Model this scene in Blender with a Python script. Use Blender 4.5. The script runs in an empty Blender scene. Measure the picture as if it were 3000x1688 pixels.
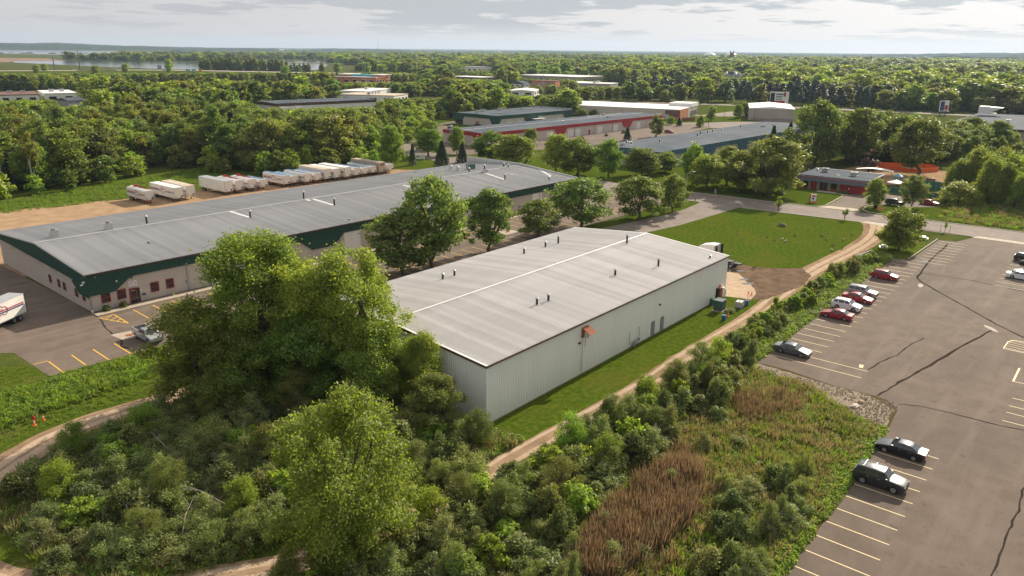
import bpy, math, random
import numpy as np
from mathutils import Vector, Matrix
R = math.radians
random.seed(7)
S = bpy.context.scene
COL = S.collection

# ------------------------------------------------------------------ camera
cam_d = bpy.data.cameras.new('camera')
cam = bpy.data.objects.new('camera', cam_d); COL.objects.link(cam)
HEAD, PITCH, ROLL = 0.6915, 0.3065, 0.0088
fw = Vector((math.cos(HEAD)*math.cos(PITCH), math.sin(HEAD)*math.cos(PITCH), -math.sin(PITCH)))
rt = Vector((math.sin(HEAD), -math.cos(HEAD), 0)); upv = rt.cross(fw)
rt, upv = rt*math.cos(ROLL)+upv*math.sin(ROLL), upv*math.cos(ROLL)-rt*math.sin(ROLL)
cam.matrix_world = Matrix(((rt.x, upv.x, -fw.x, 0), (rt.y, upv.y, -fw.y, 0), (rt.z, upv.z, -fw.z, 40), (0, 0, 0, 1)))
cam_d.sensor_width = 36; cam_d.lens = 36*2221.33/3000
cam_d.clip_start = 0.5; cam_d.clip_end = 30000
S.camera = cam

# ------------------------------------------------------------------ sun + sky
SUN_AZ, SUN_EL = R(3.0), R(30.5)          # azimuth measured from +X towards +Y
sdir = Vector((math.cos(SUN_EL)*math.cos(SUN_AZ), math.cos(SUN_EL)*math.sin(SUN_AZ), math.sin(SUN_EL)))
sun_d = bpy.data.lights.new('sun', 'SUN'); sun_d.energy = 5.0; sun_d.angle = R(0.6); sun_d.color = (1.0, 0.89, 0.72)
sun = bpy.data.objects.new('sun', sun_d); COL.objects.link(sun)
sun.rotation_euler = (-sdir).to_track_quat('-Z', 'Y').to_euler(); sun.location = (0, 0, 200)

W = bpy.data.worlds.new('World'); S.world = W; W.use_nodes = True
nt = W.node_tree; N = nt.nodes; L = nt.links; N.clear()
def wn(t, **k):
    n = N.new(t)
    for a, b in k.items():
        if a.startswith('i'): n.inputs[int(a[1:])].default_value = b
        else: setattr(n, a, b)
    return n
def wmath(op, a, b=None, c=None):
    n = wn('ShaderNodeMath', operation=op)
    for i, v in enumerate((a, b, c)):
        if v is None: continue
        if isinstance(v, (int, float)): n.inputs[i].default_value = v
        else: L.new(v, n.inputs[i])
    return n.outputs[0]
def wmix(f, a, b, bt='MIX'):
    n = wn('ShaderNodeMix', data_type='RGBA', blend_type=bt)
    for s, v in ((n.inputs[0], f), (n.inputs[6], a), (n.inputs[7], b)):
        if isinstance(v, (int, float, tuple)): s.default_value = v
        else: L.new(v, s)
    return n.outputs[2]
wout = wn('ShaderNodeOutputWorld'); bg = wn('ShaderNodeBackground'); L.new(bg.outputs[0], wout.inputs[0])
bg.inputs[1].default_value = 0.070
sky = wn('ShaderNodeTexSky', sky_type='NISHITA', sun_disc=False, sun_elevation=SUN_EL,
         sun_rotation=math.pi/2-SUN_AZ, altitude=300, air_density=1.0, dust_density=2.5, ozone_density=1.0)
tc = wn('ShaderNodeTexCoord'); sep = wn('ShaderNodeSeparateXYZ'); L.new(tc.outputs['Generated'], sep.inputs[0])
zc = wmath('MAXIMUM', sep.outputs[2], 0.0); zd = wmath('ADD', zc, 0.07)
cx = wmath('DIVIDE', sep.outputs[0], zd); cy = wmath('DIVIDE', sep.outputs[1], zd)
cmb = wn('ShaderNodeCombineXYZ'); L.new(cx, cmb.inputs[0]); L.new(cy, cmb.inputs[1])
mp = wn('ShaderNodeMapping'); L.new(cmb.outputs[0], mp.inputs[0]); mp.inputs[2].default_value = (0, 0, R(39)); mp.inputs[1].default_value = (3.1, 1.7, 0.4)
n1 = wn('ShaderNodeTexNoise', i2=1.35, i3=7.0, i4=0.58); L.new(mp.outputs[0], n1.inputs[0])
n2 = wn('ShaderNodeTexNoise', i2=0.33, i3=3.0, i4=0.5); L.new(mp.outputs[0], n2.inputs[0])
dens = wmath('ADD', wmath('MULTIPLY', n1.outputs[0], 0.75), wmath('MULTIPLY', n2.outputs[0], 0.5))
rmp = wn('ShaderNodeMapRange', i1=0.615, i2=0.675); L.new(dens, rmp.inputs[0]); rmp.clamp = True
fade = wn('ShaderNodeMapRange', i1=0.006, i2=0.03); L.new(zc, fade.inputs[0]); fade.clamp = True
cl = wmath('MULTIPLY', rmp.outputs[0], fade.outputs[0])
dot = wn('ShaderNodeVectorMath', operation='DOT_PRODUCT'); L.new(tc.outputs['Generated'], dot.inputs[0]); dot.inputs[1].default_value = sdir
gd = wmath('MAXIMUM', dot.outputs[1], 0.0)
glow = wmath('ADD', wmath('MULTIPLY', wmath('POWER', gd, 14.0), 5.0), wmath('MULTIPLY', wmath('POWER', gd, 3.0), 3.6))
veil = wmix(0.96, sky.outputs[0], (6.5, 6.4, 6.5, 1))
comb = wn('ShaderNodeCombineColor'); L.new(wmath('MULTIPLY', glow, 1.0), comb.inputs[0]); L.new(wmath('MULTIPLY', glow, 0.96), comb.inputs[1]); L.new(wmath('MULTIPLY', glow, 0.90), comb.inputs[2])
lit = wmix(1.0, veil, comb.outputs[0], 'ADD')
dark = wmix(1.0, lit, (0.60, 0.66, 0.71, 1), 'MULTIPLY')
cf = wn('ShaderNodeMapRange', i1=0.25, i2=0.85, i3=0.22, i4=0.95); L.new(gd, cf.inputs[0]); cf.clamp = True
fin = wmix(wmath('MULTIPLY', cl, cf.outputs[0]), lit, dark)
L.new(fin, bg.inputs[0])

S.view_settings.view_transform = 'Standard'; S.view_settings.look = 'None'
S.view_settings.exposure = 0.50; S.view_settings.gamma = 1.0; S.view_settings.use_curve_mapping = False
S.cycles.max_bounces = 6; S.cycles.diffuse_bounces = 4; S.cycles.glossy_bounces = 2; S.cycles.transmission_bounces = 4
S.cycles.transparent_max_bounces = 6; S.cycles.volume_bounces = 0
S.cycles.use_denoising = True
S.cycles.sample_clamp_indirect = 6.0

# ------------------------------------------------------------------ materials
MAT = {}
def mat(name, c1, c2=None, scale=1.0, rough=0.8, metal=0.0, bump=0.0, bscale=40.0, spec=0.3, lo=0.35, hi=0.65, detail=5.0, c3=None, s3=0.1, f3=0.5, stretch=None, objvar=0.0, coat=0.0):
    m = bpy.data.materials.new(name); m.use_nodes = True; t = m.node_tree; n = t.nodes; l = t.links
    b = n['Principled BSDF']; b.inputs['Roughness'].default_value = rough; b.inputs['Metallic'].default_value = metal
    b.inputs['Specular IOR Level'].default_value = spec
    if coat: b.inputs['Coat Weight'].default_value = coat; b.inputs['Coat Roughness'].default_value = 0.05
    tcx = n.new('ShaderNodeTexCoord'); src = tcx.outputs['Object']
    if stretch:
        mpp = n.new('ShaderNodeMapping'); mpp.inputs[3].default_value = stretch; l.new(src, mpp.inputs[0]); src = mpp.outputs[0]
    col = None
    if c2 is not None:
        nz = n.new('ShaderNodeTexNoise'); nz.inputs['Scale'].default_value = scale; nz.inputs['Detail'].default_value = detail; l.new(src, nz.inputs[0])
        cr = n.new('ShaderNodeValToRGB'); cr.color_ramp.elements[0].position = lo; cr.color_ramp.elements[1].position = hi
        cr.color_ramp.elements[0].color = (*c1, 1); cr.color_ramp.elements[1].color = (*c2, 1); l.new(nz.outputs[0], cr.inputs[0]); col = cr.outputs[0]
        if c3 is not None:
            nz3 = n.new('ShaderNodeTexNoise'); nz3.inputs['Scale'].default_value = s3; nz3.inputs['Detail'].default_value = 4; l.new(src, nz3.inputs[0])
            mr = n.new('ShaderNodeMapRange'); mr.inputs[1].default_value = 0.48; mr.inputs[2].default_value = 0.64; mr.inputs[4].default_value = f3; l.new(nz3.outputs[0], mr.inputs[0])
            mx = n.new('ShaderNodeMix'); mx.data_type = 'RGBA'; l.new(mr.outputs[0], mx.inputs[0]); l.new(col, mx.inputs[6]); mx.inputs[7].default_value = (*c3, 1); col = mx.outputs[2]
    if objvar:
        oi = n.new('ShaderNodeObjectInfo'); hs = n.new('ShaderNodeHueSaturation')
        mr = n.new('ShaderNodeMapRange'); mr.inputs[3].default_value = 1-objvar; mr.inputs[4].default_value = 1+objvar; l.new(oi.outputs['Random'], mr.inputs[0]); l.new(mr.outputs[0], hs.inputs[2])
        if col is not None: l.new(col, hs.inputs[4])
        else: hs.inputs[4].default_value = (*c1, 1)
        col = hs.outputs[0]
    if col is not None: l.new(col, b.inputs['Base Color'])
    else: b.inputs['Base Color'].default_value = (*c1, 1)
    if bump:
        nb = n.new('ShaderNodeTexNoise'); nb.inputs['Scale'].default_value = bscale; nb.inputs['Detail'].default_value = 4; l.new(src, nb.inputs[0])
        bp = n.new('ShaderNodeBump'); bp.inputs[0].default_value = 1.0; bp.inputs[1].default_value = bump; l.new(nb.outputs[0], bp.inputs['Height']); l.new(bp.outputs[0], b.inputs['Normal'])
    MAT[name] = m
    return m
LG = 1.62
def leafmat(name, c, trans=0.5, hv=0.035, vv=0.35, tcol=None, rough=0.5):
    m = bpy.data.materials.new(name); m.use_nodes = True; t = m.node_tree; n = t.nodes; l = t.links; n.clear()
    o = n.new('ShaderNodeOutputMaterial'); ge = n.new('ShaderNodeNewGeometry'); oi = n.new('ShaderNodeObjectInfo')
    hs = n.new('ShaderNodeHueSaturation'); hs.inputs[1].default_value = 0.92; hs.inputs[4].default_value = (c[0]*LG, c[1]*LG, c[2]*LG*0.9, 1)
    a = n.new('ShaderNodeMapRange'); a.inputs[3].default_value = 0.500-hv*0.75; a.inputs[4].default_value = 0.500+hv*0.5; l.new(oi.outputs['Random'], a.inputs[0]); l.new(a.outputs[0], hs.inputs[0])
    r1 = n.new('ShaderNodeMapRange'); r1.inputs[3].default_value = 1-vv; r1.inputs[4].default_value = 1+vv; l.new(ge.outputs['Random Per Island'], r1.inputs[0])
    wn_ = n.new('ShaderNodeTexWhiteNoise'); wn_.noise_dimensions = '1D'; l.new(oi.outputs['Random'], wn_.inputs['W'])
    r2 = n.new('ShaderNodeMapRange'); r2.inputs[3].default_value = 0.78; r2.inputs[4].default_value = 1.18; l.new(wn_.outputs[0], r2.inputs[0])
    mu = n.new('ShaderNodeMath'); mu.operation = 'MULTIPLY'; l.new(r1.outputs[0], mu.inputs[0]); l.new(r2.outputs[0], mu.inputs[1]); l.new(mu.outputs[0], hs.inputs[2])
    p = n.new('ShaderNodeBsdfPrincipled'); p.inputs['Roughness'].default_value = rough; p.inputs['Specular IOR Level'].default_value = 0.25; l.new(hs.outputs[0], p.inputs['Base Color'])
    tr = n.new('ShaderNodeBsdfTranslucent'); mx = n.new('ShaderNodeMix'); mx.data_type = 'RGBA'; mx.blend_type = 'MULTIPLY'; mx.inputs[0].default_value = 1; l.new(hs.outputs[0], mx.inputs[6]); mx.inputs[7].default_value = (*(tcol or (1.62, 1.60, 0.58)), 1); l.new(mx.outputs[2], tr.inputs[0])
    ms = n.new('ShaderNodeMixShader'); ms.inputs[0].default_value = trans; l.new(p.outputs[0], ms.inputs[1]); l.new(tr.outputs[0], ms.inputs[2]); l.new(ms.outputs[0], o.inputs[0])
    MAT[name] = m
    return m

mat('lawn', (0.044, 0.076, 0.007), (0.088, 0.122, 0.014), 1.4, rough=0.9, bump=0.06, bscale=9, c3=(0.100, 0.104, 0.016), s3=0.12, f3=0.55, spec=0.0)
mat('field', (0.055, 0.078, 0.016), (0.095, 0.105, 0.028), 0.25, rough=0.95, bump=0.15, bscale=3, c3=(0.115, 0.098, 0.045), s3=0.02, f3=0.6, spec=0.0)
mat('rough_grass', (0.048, 0.078, 0.009), (0.09, 0.118, 0.016), 1.3, rough=0.95, bump=0.2, bscale=4, c3=(0.125, 0.105, 0.035), s3=0.2, f3=0.5, spec=0.0)
mat('marsh_soil', (0.072, 0.072, 0.022), (0.1, 0.085, 0.036), 0.8, rough=0.95, bump=0.15, bscale=5, c3=(0.13, 0.085, 0.05), s3=0.15, f3=0.7, spec=0.0)
def asphalt(name, k):
    m = mat(name, (0.158*k, 0.120*k, 0.094*k), (0.205*k, 0.158*k, 0.126*k), 0.35, rough=0.85, bump=0.012, bscale=45, spec=0.08, detail=9, c3=(0.128*k, 0.100*k, 0.082*k), s3=0.06, f3=0.65)
    n = m.node_tree.nodes; l = m.node_tree.links; b = n['Principled BSDF']; src = b.inputs['Base Color'].links[0].from_socket; tcx = [x for x in n if x.type == 'TEX_COORD'][0]
    def layer(src, scale, stretch, lo, hi, col, f, rot=0.0, detail=6):
        mp = n.new('ShaderNodeMapping'); mp.inputs[3].default_value = stretch; mp.inputs[2].default_value = (0, 0, rot); l.new(tcx.outputs['Object'], mp.inputs[0])
        nz = n.new('ShaderNodeTexNoise'); nz.inputs['Scale'].default_value = scale; nz.inputs['Detail'].default_value = detail; l.new(mp.outputs[0], nz.inputs[0])
        mr = n.new('ShaderNodeMapRange'); mr.inputs[1].default_value = lo; mr.inputs[2].default_value = hi; mr.inputs[4].default_value = f; l.new(nz.outputs[0], mr.inputs[0])
        mx = n.new('ShaderNodeMix'); mx.data_type = 'RGBA'; l.new(mr.outputs[0], mx.inputs[0]); l.new(src, mx.inputs[6]); mx.inputs[7].default_value = (*col, 1); return mx.outputs[2]
    src = layer(src, 0.5, (0.12, 1.0, 1.0), 0.52, 0.70, (0.245*k, 0.195*k, 0.158*k), 0.55, 0.25)      # pale wheel-worn lanes
    src = layer(src, 0.9, (1.0, 1.0, 1.0), 0.60, 0.72, (0.095*k, 0.076*k, 0.064*k), 0.55)              # oil and damp stains
    src = layer(src, 7.0, (1.0, 1.0, 1.0), 0.40, 0.75, (0.27*k, 0.22*k, 0.18*k), 0.35, detail=10)      # aggregate
    l.new(src, b.inputs['Base Color']); return m
asphalt('asphalt', 0.80); asphalt('asphalt_worn', 0.88)
mat('street_pave', (0.205, 0.17, 0.145), (0.255, 0.214, 0.183), 0.5, rough=0.85, bump=0.01, bscale=50, c3=(0.182, 0.15, 0.128), s3=0.1, f3=0.6, spec=0.08, detail=8)
mat('concrete', (0.36, 0.3, 0.235), (0.45, 0.375, 0.295), 0.8, rough=0.85, bump=0.01, bscale=30, detail=8)
mat('kerb_stone', (0.36, 0.32, 0.28), (0.45, 0.40, 0.34), 1.2, rough=0.85)
mat('dirt', (0.255, 0.172, 0.108), (0.355, 0.248, 0.162), 0.5, rough=0.95, bump=0.06, bscale=6, c3=(0.19, 0.125, 0.08), s3=0.12, f3=0.7, spec=0.0, detail=8)
mat('dirt_dark', (0.12, 0.082, 0.055), (0.19, 0.132, 0.09), 0.5, rough=0.9, bump=0.08, bscale=5, spec=0.0, detail=8)
mat('dirt_light', (0.4, 0.295, 0.205), (0.48, 0.365, 0.26), 0.8, rough=0.95, bump=0.04, bscale=8, spec=0.0, detail=8)
mat('yard_gravel', (0.165, 0.135, 0.115), (0.36, 0.27, 0.19), 0.09, rough=0.95, bump=0.05, bscale=8, spec=0.1, detail=8, lo=0.42, hi=0.62)
mat('yard_dirt', (0.31, 0.205, 0.12), (0.4, 0.275, 0.17), 0.3, rough=0.95, bump=0.05, bscale=8, spec=0.0, detail=8)
mat('riprap', (0.20, 0.165, 0.125), (0.34, 0.28, 0.21), 2.2, rough=0.95, bump=0.15, bscale=5, spec=0.0)
mat('mulch', (0.12, 0.05, 0.032), (0.19, 0.085, 0.05), 4, rough=0.95, bump=0.05, bscale=20, spec=0.0)
mat('rock', (0.50, 0.45, 0.38), (0.62, 0.56, 0.48), 3, rough=0.9, bump=0.05, bscale=12)
mat('rock_brown', (0.30, 0.22, 0.15), (0.42, 0.32, 0.22), 3, rough=0.9, bump=0.05, bscale=12)
mat('water', (0.045, 0.06, 0.075), rough=0.10, spec=0.5, bump=0.04, bscale=0.25)
mat('puddle', (0.06, 0.055, 0.05), rough=0.03, spec=0.6)
mat('paint_yellow', (0.80, 0.47, 0.05), (0.62, 0.36, 0.05), 6, rough=0.7, lo=0.45, hi=0.75)
mat('paint_cream', (0.78, 0.62, 0.33), (0.60, 0.46, 0.26), 6, rough=0.7, lo=0.45, hi=0.75)
mat('paint_pale', (0.62, 0.52, 0.42), (0.45, 0.38, 0.31), 6, rough=0.7)
mat('tar', (0.030, 0.025, 0.022), (0.060, 0.048, 0.040), 4, rough=0.9, spec=0.0)
mat('patch_pale', (0.36, 0.30, 0.25), (0.42, 0.35, 0.29), 3, rough=0.85)
mat('roof_white', (0.6, 0.575, 0.555), (0.68, 0.655, 0.635), 0.12, rough=0.42, metal=0.0, spec=0.5, objvar=0.09, detail=3)
mat('roof_grey', (0.36, 0.36, 0.365), (0.44, 0.435, 0.43), 0.10, rough=0.42, spec=0.5, objvar=0.09, detail=3)
mat('roof_membrane', (0.070, 0.086, 0.108), (0.095, 0.112, 0.135), 0.12, rough=0.85, spec=0.06, c3=(0.13, 0.145, 0.16), s3=0.04, f3=0.5)
mat('roof_dark', (0.062, 0.078, 0.098), (0.085, 0.10, 0.125), 0.2, rough=0.85, spec=0.05)
mat('roof_tpo', (0.72, 0.70, 0.68), (0.80, 0.78, 0.76), 0.1, rough=0.6)
mat('wall_cream', (0.74, 0.75, 0.70), (0.80, 0.80, 0.75), 0.2, rough=0.55, spec=0.35, objvar=0.02)
mat('wall_beige', (0.5, 0.44, 0.385), (0.56, 0.495, 0.435), 0.2, rough=0.6, spec=0.3, objvar=0.02)
mat('wall_tan', (0.36, 0.32, 0.28), (0.41, 0.37, 0.32), 0.2, rough=0.65, objvar=0.02)
mat('fascia_green', (0.014, 0.062, 0.046), (0.020, 0.075, 0.056), 0.3, rough=0.5, spec=0.4, objvar=0.04)
mat('fascia_red', (0.33, 0.018, 0.022), (0.38, 0.026, 0.030), 0.3, rough=0.5, spec=0.4)
mat('fascia_blue', (0.045, 0.115, 0.175), (0.06, 0.14, 0.20), 0.3, rough=0.5, spec=0.4)
mat('trim_brown', (0.075, 0.042, 0.032), (0.11, 0.06, 0.045), 1, rough=0.6)
mat('door_grey', (0.22, 0.24, 0.25), rough=0.5)
mat('door_white', (0.78, 0.76, 0.72), (0.72, 0.70, 0.66), 1, rough=0.5)
mat('red_frame', (0.36, 0.03, 0.03), rough=0.45)
mat('brown_frame', (0.20, 0.075, 0.045), rough=0.5)
mat('glass', (0.02, 0.022, 0.026), rough=0.06, spec=0.7)
mat('black', (0.02, 0.02, 0.021), rough=0.6)
mat('steel', (0.48, 0.48, 0.47), (0.56, 0.56, 0.55), 2, rough=0.4, metal=0.6)
mat('galv', (0.40, 0.42, 0.43), (0.50, 0.51, 0.51), 3, rough=0.45, metal=0.4)
mat('white_paint', (0.76, 0.75, 0.73), (0.70, 0.69, 0.66), 1.2, rough=0.45)
mat('flashing', (0.66, 0.65, 0.63), rough=0.5)
mat('rust', (0.33, 0.11, 0.045), (0.22, 0.075, 0.035), 3, rough=0.85)
mat('rust_stain', (0.30, 0.20, 0.07), (0.22, 0.15, 0.05), 3, rough=0.8)
mat('bark', (0.085, 0.065, 0.05), (0.14, 0.11, 0.085), 5, rough=0.95, bump=0.03, bscale=15)
mat('bark_pale', (0.42, 0.40, 0.36), (0.52, 0.50, 0.45), 3, rough=0.9)
mat('dead_wood', (0.22, 0.19, 0.16), (0.32, 0.28, 0.24), 4, rough=0.95)
mat('tyre', (0.022, 0.022, 0.024), rough=0.8)
mat('rim', (0.42, 0.43, 0.45), rough=0.3, metal=0.8)
mat('carglass', (0.022, 0.030, 0.036), rough=0.03, spec=0.9)
mat('headlight', (0.70, 0.72, 0.74), rough=0.1, spec=0.8)
mat('taillight', (0.35, 0.015, 0.015), rough=0.15, spec=0.6)
for nm_, c_ in dict(red=(0.30, 0.012, 0.028), white=(0.72, 0.73, 0.74), silver=(0.34, 0.335, 0.33), grey=(0.10, 0.105, 0.115), black=(0.008, 0.010, 0.016), darkgrey=(0.030, 0.034, 0.036), bluegrey=(0.10, 0.13, 0.17), navy=(0.01, 0.015, 0.035)).items():
    mat('car_'+nm_, c_, rough=0.28, spec=0.5, coat=0.6, metal=0.2 if nm_ in ('silver', 'grey', 'darkgrey') else 0.0)
mat('trailer_white', (0.74, 0.72, 0.68), (0.66, 0.63, 0.57), 0.5, rough=0.45, detail=7, objvar=0.04)
mat('trailer_tan', (0.40, 0.33, 0.25), (0.47, 0.40, 0.31), 0.5, rough=0.6, detail=7)
mat('tarp_blue', (0.075, 0.16, 0.30), (0.17, 0.27, 0.40), 1.2, rough=0.6, detail=6)
mat('tarp_sky', (0.10, 0.30, 0.45), (0.18, 0.38, 0.52), 1.2, rough=0.6, detail=6)
mat('roof_tan', (0.50, 0.39, 0.29), (0.60, 0.50, 0.39), 0.6, rough=0.6, detail=7)
mat('stripe_red', (0.42, 0.03, 0.04), rough=0.5)
mat('stripe_blue', (0.03, 0.05, 0.15), rough=0.5)
mat('auger_red', (0.38, 0.012, 0.02), rough=0.45)
mat('orange', (0.85, 0.16, 0.03), rough=0.6)
mat('cone_orange', (0.80, 0.20, 0.06), rough=0.6)
mat('blue_plastic', (0.02, 0.10, 0.30), rough=0.45)
mat('teal', (0.05, 0.30, 0.34), rough=0.5)
mat('transformer_green', (0.055, 0.095, 0.085), (0.07, 0.115, 0.10), 2, rough=0.5)
mat('util_green', (0.03, 0.14, 0.09), rough=0.5)
mat('bollard', (0.80, 0.45, 0.03), rough=0.5)
mat('brick', (0.42, 0.155, 0.075), (0.50, 0.20, 0.10), 0.6, rough=0.85)
mat('brick_dark', (0.16, 0.075, 0.06), (0.20, 0.10, 0.08), 0.6, rough=0.85)
mat('shingle', (0.075, 0.090, 0.105), (0.125, 0.14, 0.155), 2.0, rough=0.9, bump=0.02, bscale=8)
mat('stone_col', (0.26, 0.22, 0.17), (0.34, 0.29, 0.22), 2, rough=0.9, bump=0.03, bscale=6)
mat('wood_brown', (0.20, 0.10, 0.05), (0.27, 0.14, 0.07), 2, rough=0.8)
mat('fence_green', (0.035, 0.13, 0.095), (0.05, 0.16, 0.115), 0.5, rough=0.7)
mat('sign_green', (0.01, 0.25, 0.14), rough=0.4)
mat('sign_yellow', (0.80, 0.40, 0.01), rough=0.4)
mat('goose_brown', (0.15, 0.115, 0.085), rough=0.9)
mat('goose_black', (0.015, 0.015, 0.015), rough=0.9)
mat('pole_wood', (0.10, 0.12, 0.11), (0.14, 0.16, 0.15), 1, rough=0.9)
mat('hill_forest', (0.022, 0.040, 0.020), (0.045, 0.062, 0.028), 0.018, rough=1.0, bump=6, bscale=0.03, c3=(0.09, 0.095, 0.05), s3=0.0016, f3=0.4, spec=0.0, detail=9)
mat('reed_field', (0.22, 0.155, 0.115), (0.28, 0.20, 0.14), 0.02, rough=1.0, spec=0.0)
leafmat('leaf_maple', (0.112, 0.16, 0.026), hv=0.04)
leafmat('leaf_oak', (0.098, 0.13, 0.036), vv=0.4)
leafmat('leaf_cotton', (0.15, 0.2, 0.034), trans=0.52)
leafmat('leaf_light', (0.145, 0.190, 0.034), trans=0.52, vv=0.3)
leafmat('leaf_wood', (0.1, 0.13, 0.034), hv=0.06)
leafmat('leaf_willow', (0.13, 0.165, 0.032), hv=0.03)
leafmat('leaf_spruce', (0.042, 0.066, 0.04), trans=0.12, hv=0.02)
leafmat('leaf_shrub', (0.105, 0.128, 0.042), hv=0.045, trans=0.38)
leafmat('leaf_grey', (0.135, 0.165, 0.055), hv=0.03, trans=0.35)
leafmat('leaf_bright', (0.135, 0.195, 0.024), trans=0.52)
leafmat('leaf_reed', (0.150, 0.108, 0.066), hv=0.02, trans=0.3, tcol=(1.2, 1.0, 0.8))
leafmat('leaf_grass', (0.095, 0.15, 0.02), hv=0.03, trans=0.4)
leafmat('leaf_drygrass', (0.19, 0.165, 0.075), hv=0.03, trans=0.35, tcol=(1.2, 1.05, 0.8))
leafmat('leaf_purple', (0.07, 0.035, 0.04), trans=0.2, hv=0.01)

# ------------------------------------------------------------------ mesh helpers
class MB:
    def __init__(s): s.v = []; s.f = []; s.m = []
    def add(s, vs, fs, mi=0):
        o = len(s.v); s.v += [tuple(p) for p in vs]; s.f += [tuple(i+o for i in f) for f in fs]; s.m += [mi]*len(fs); return s
    def box(s, x0, x1, y0, y1, z0, z1, mi=0):
        return s.add([(x0,y0,z0),(x1,y0,z0),(x1,y1,z0),(x0,y1,z0),(x0,y0,z1),(x1,y0,z1),(x1,y1,z1),(x0,y1,z1)],
                     [(3,2,1,0),(4,5,6,7),(0,1,5,4),(1,2,6,5),(2,3,7,6),(3,0,4,7)], mi)
    def prism(s, poly, z0, z1, mi=0, ax='z'):
        n = len(poly)
        def P(a, b, c): return (a, b, c) if ax == 'z' else ((a, c, b) if ax == 'y' else (c, a, b))
        vs = [P(a, b, z0) for a, b in poly]+[P(a, b, z1) for a, b in poly]
        fs = [tuple(range(n-1, -1, -1)), tuple(range(n, 2*n))]+[(i, (i+1) % n, n+(i+1) % n, n+i) for i in range(n)]
        if ax == 'y': fs = [tuple(reversed(f)) for f in fs]
        return s.add(vs, fs, mi)
    def tube(s, p0, p1, r0, r1=None, n=8, mi=0, caps=True):
        r1 = r0 if r1 is None else r1
        p0 = Vector(p0); p1 = Vector(p1); d = (p1-p0).normalized(); a = d.orthogonal().normalized(); b = d.cross(a)
        vs = []
        for p, r in ((p0, r0), (p1, r1)):
            for i in range(n):
                t = 2*math.pi*i/n; vs.append(p+a*(r*math.cos(t))+b*(r*math.sin(t)))
        fs = [(i, (i+1) % n, n+(i+1) % n, n+i) for i in range(n)]
        if caps: fs += [tuple(range(n-1, -1, -1)), tuple(range(n, 2*n))]
        return s.add(vs, fs, mi)
    def path(s, pts, r, n=6, mi=0):
        for a, b in zip(pts[:-1], pts[1:]): s.tube(a, b, r, r, n, mi)
        return s
    def quad(s, a, b, c, d, mi=0): return s.add([a, b, c, d], [(0, 1, 2, 3)], mi)
    def poly(s, pts, mi=0): return s.add(pts, [tuple(range(len(pts)))], mi)
    def mesh(s, name, mats, smooth=False):
        me = bpy.data.meshes.new(name); me.from_pydata(s.v, [], s.f)
        for m in (mats if isinstance(mats, (list, tuple)) else [mats]): me.materials.append(MAT[m] if isinstance(m, str) else m)
        if any(s.m): me.polygons.foreach_set('material_index', s.m)
        if smooth: me.polygons.foreach_set('use_smooth', [True]*len(me.polygons))
        me.update(); return me
    def build(s, name, mats, parent=None, loc=None, rz=0, smooth=False):
        return put(name, s.mesh(name, mats, smooth), parent, loc, rz)
def put(name, me, parent=None, loc=None, rz=0, sc=None):
    o = bpy.data.objects.new(name, me); COL.objects.link(o); o.parent = parent
    if loc is not None: o.location = loc
    if rz: o.rotation_euler = (0, 0, rz)
    if sc is not None: o.scale = sc
    return o
def tag(o, label, cat=None, group=None):
    o['label'] = label
    if cat: o['category'] = cat
    if group: o['group'] = group
    return o
def thing(name, label, cat, loc=(0, 0, 0), rz=0, group=None):
    o = put(name, None, None, loc, rz); o.empty_display_size = 0.3
    return tag(o, label, cat, group)
def struct(o, label=None, kind='structure'):
    o['kind'] = kind
    if label: o['label'] = label
    return o
def copy_tree(o, parent=None):
    c = o.copy(); COL.objects.link(c); c.parent = parent
    for ch in o.children: copy_tree(ch, c)
    return c
def slab(name, poly, z0, z1, m, label=None, kind='structure'):
    return struct(MB().prism(poly, z0, z1).build(name, m), label, kind)
def sheet(mb, poly, z, mi=0): return mb.poly([(x, y, z) for x, y in poly], mi)
def stripe(mb, a, b, w, z, mi=0):
    a = Vector(a); b = Vector(b); d = (b-a).normalized(); n = Vector((-d.y, d.x))*(w/2)
    return mb.poly([(a.x-n.x, a.y-n.y, z), (b.x-n.x, b.y-n.y, z), (b.x+n.x, b.y+n.y, z), (a.x+n.x, a.y+n.y, z)], mi)
def text_mesh(txt, size, extrude=0.0, align='CENTER', shear=0.0):
    cu = bpy.data.curves.new('lettering', 'FONT'); cu.body = txt; cu.size = size; cu.extrude = extrude; cu.align_x = align; cu.align_y = 'CENTER'; cu.shear = shear; cu.resolution_u = 2; cu.offset = size*0.012
    ob = bpy.data.objects.new('lettering', cu); COL.objects.link(ob)
    bpy.context.view_layer.update()
    me = bpy.data.meshes.new_from_object(ob.evaluated_get(bpy.context.evaluated_depsgraph_get()))
    bpy.data.objects.remove(ob); bpy.data.curves.remove(cu)
    return me
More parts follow.
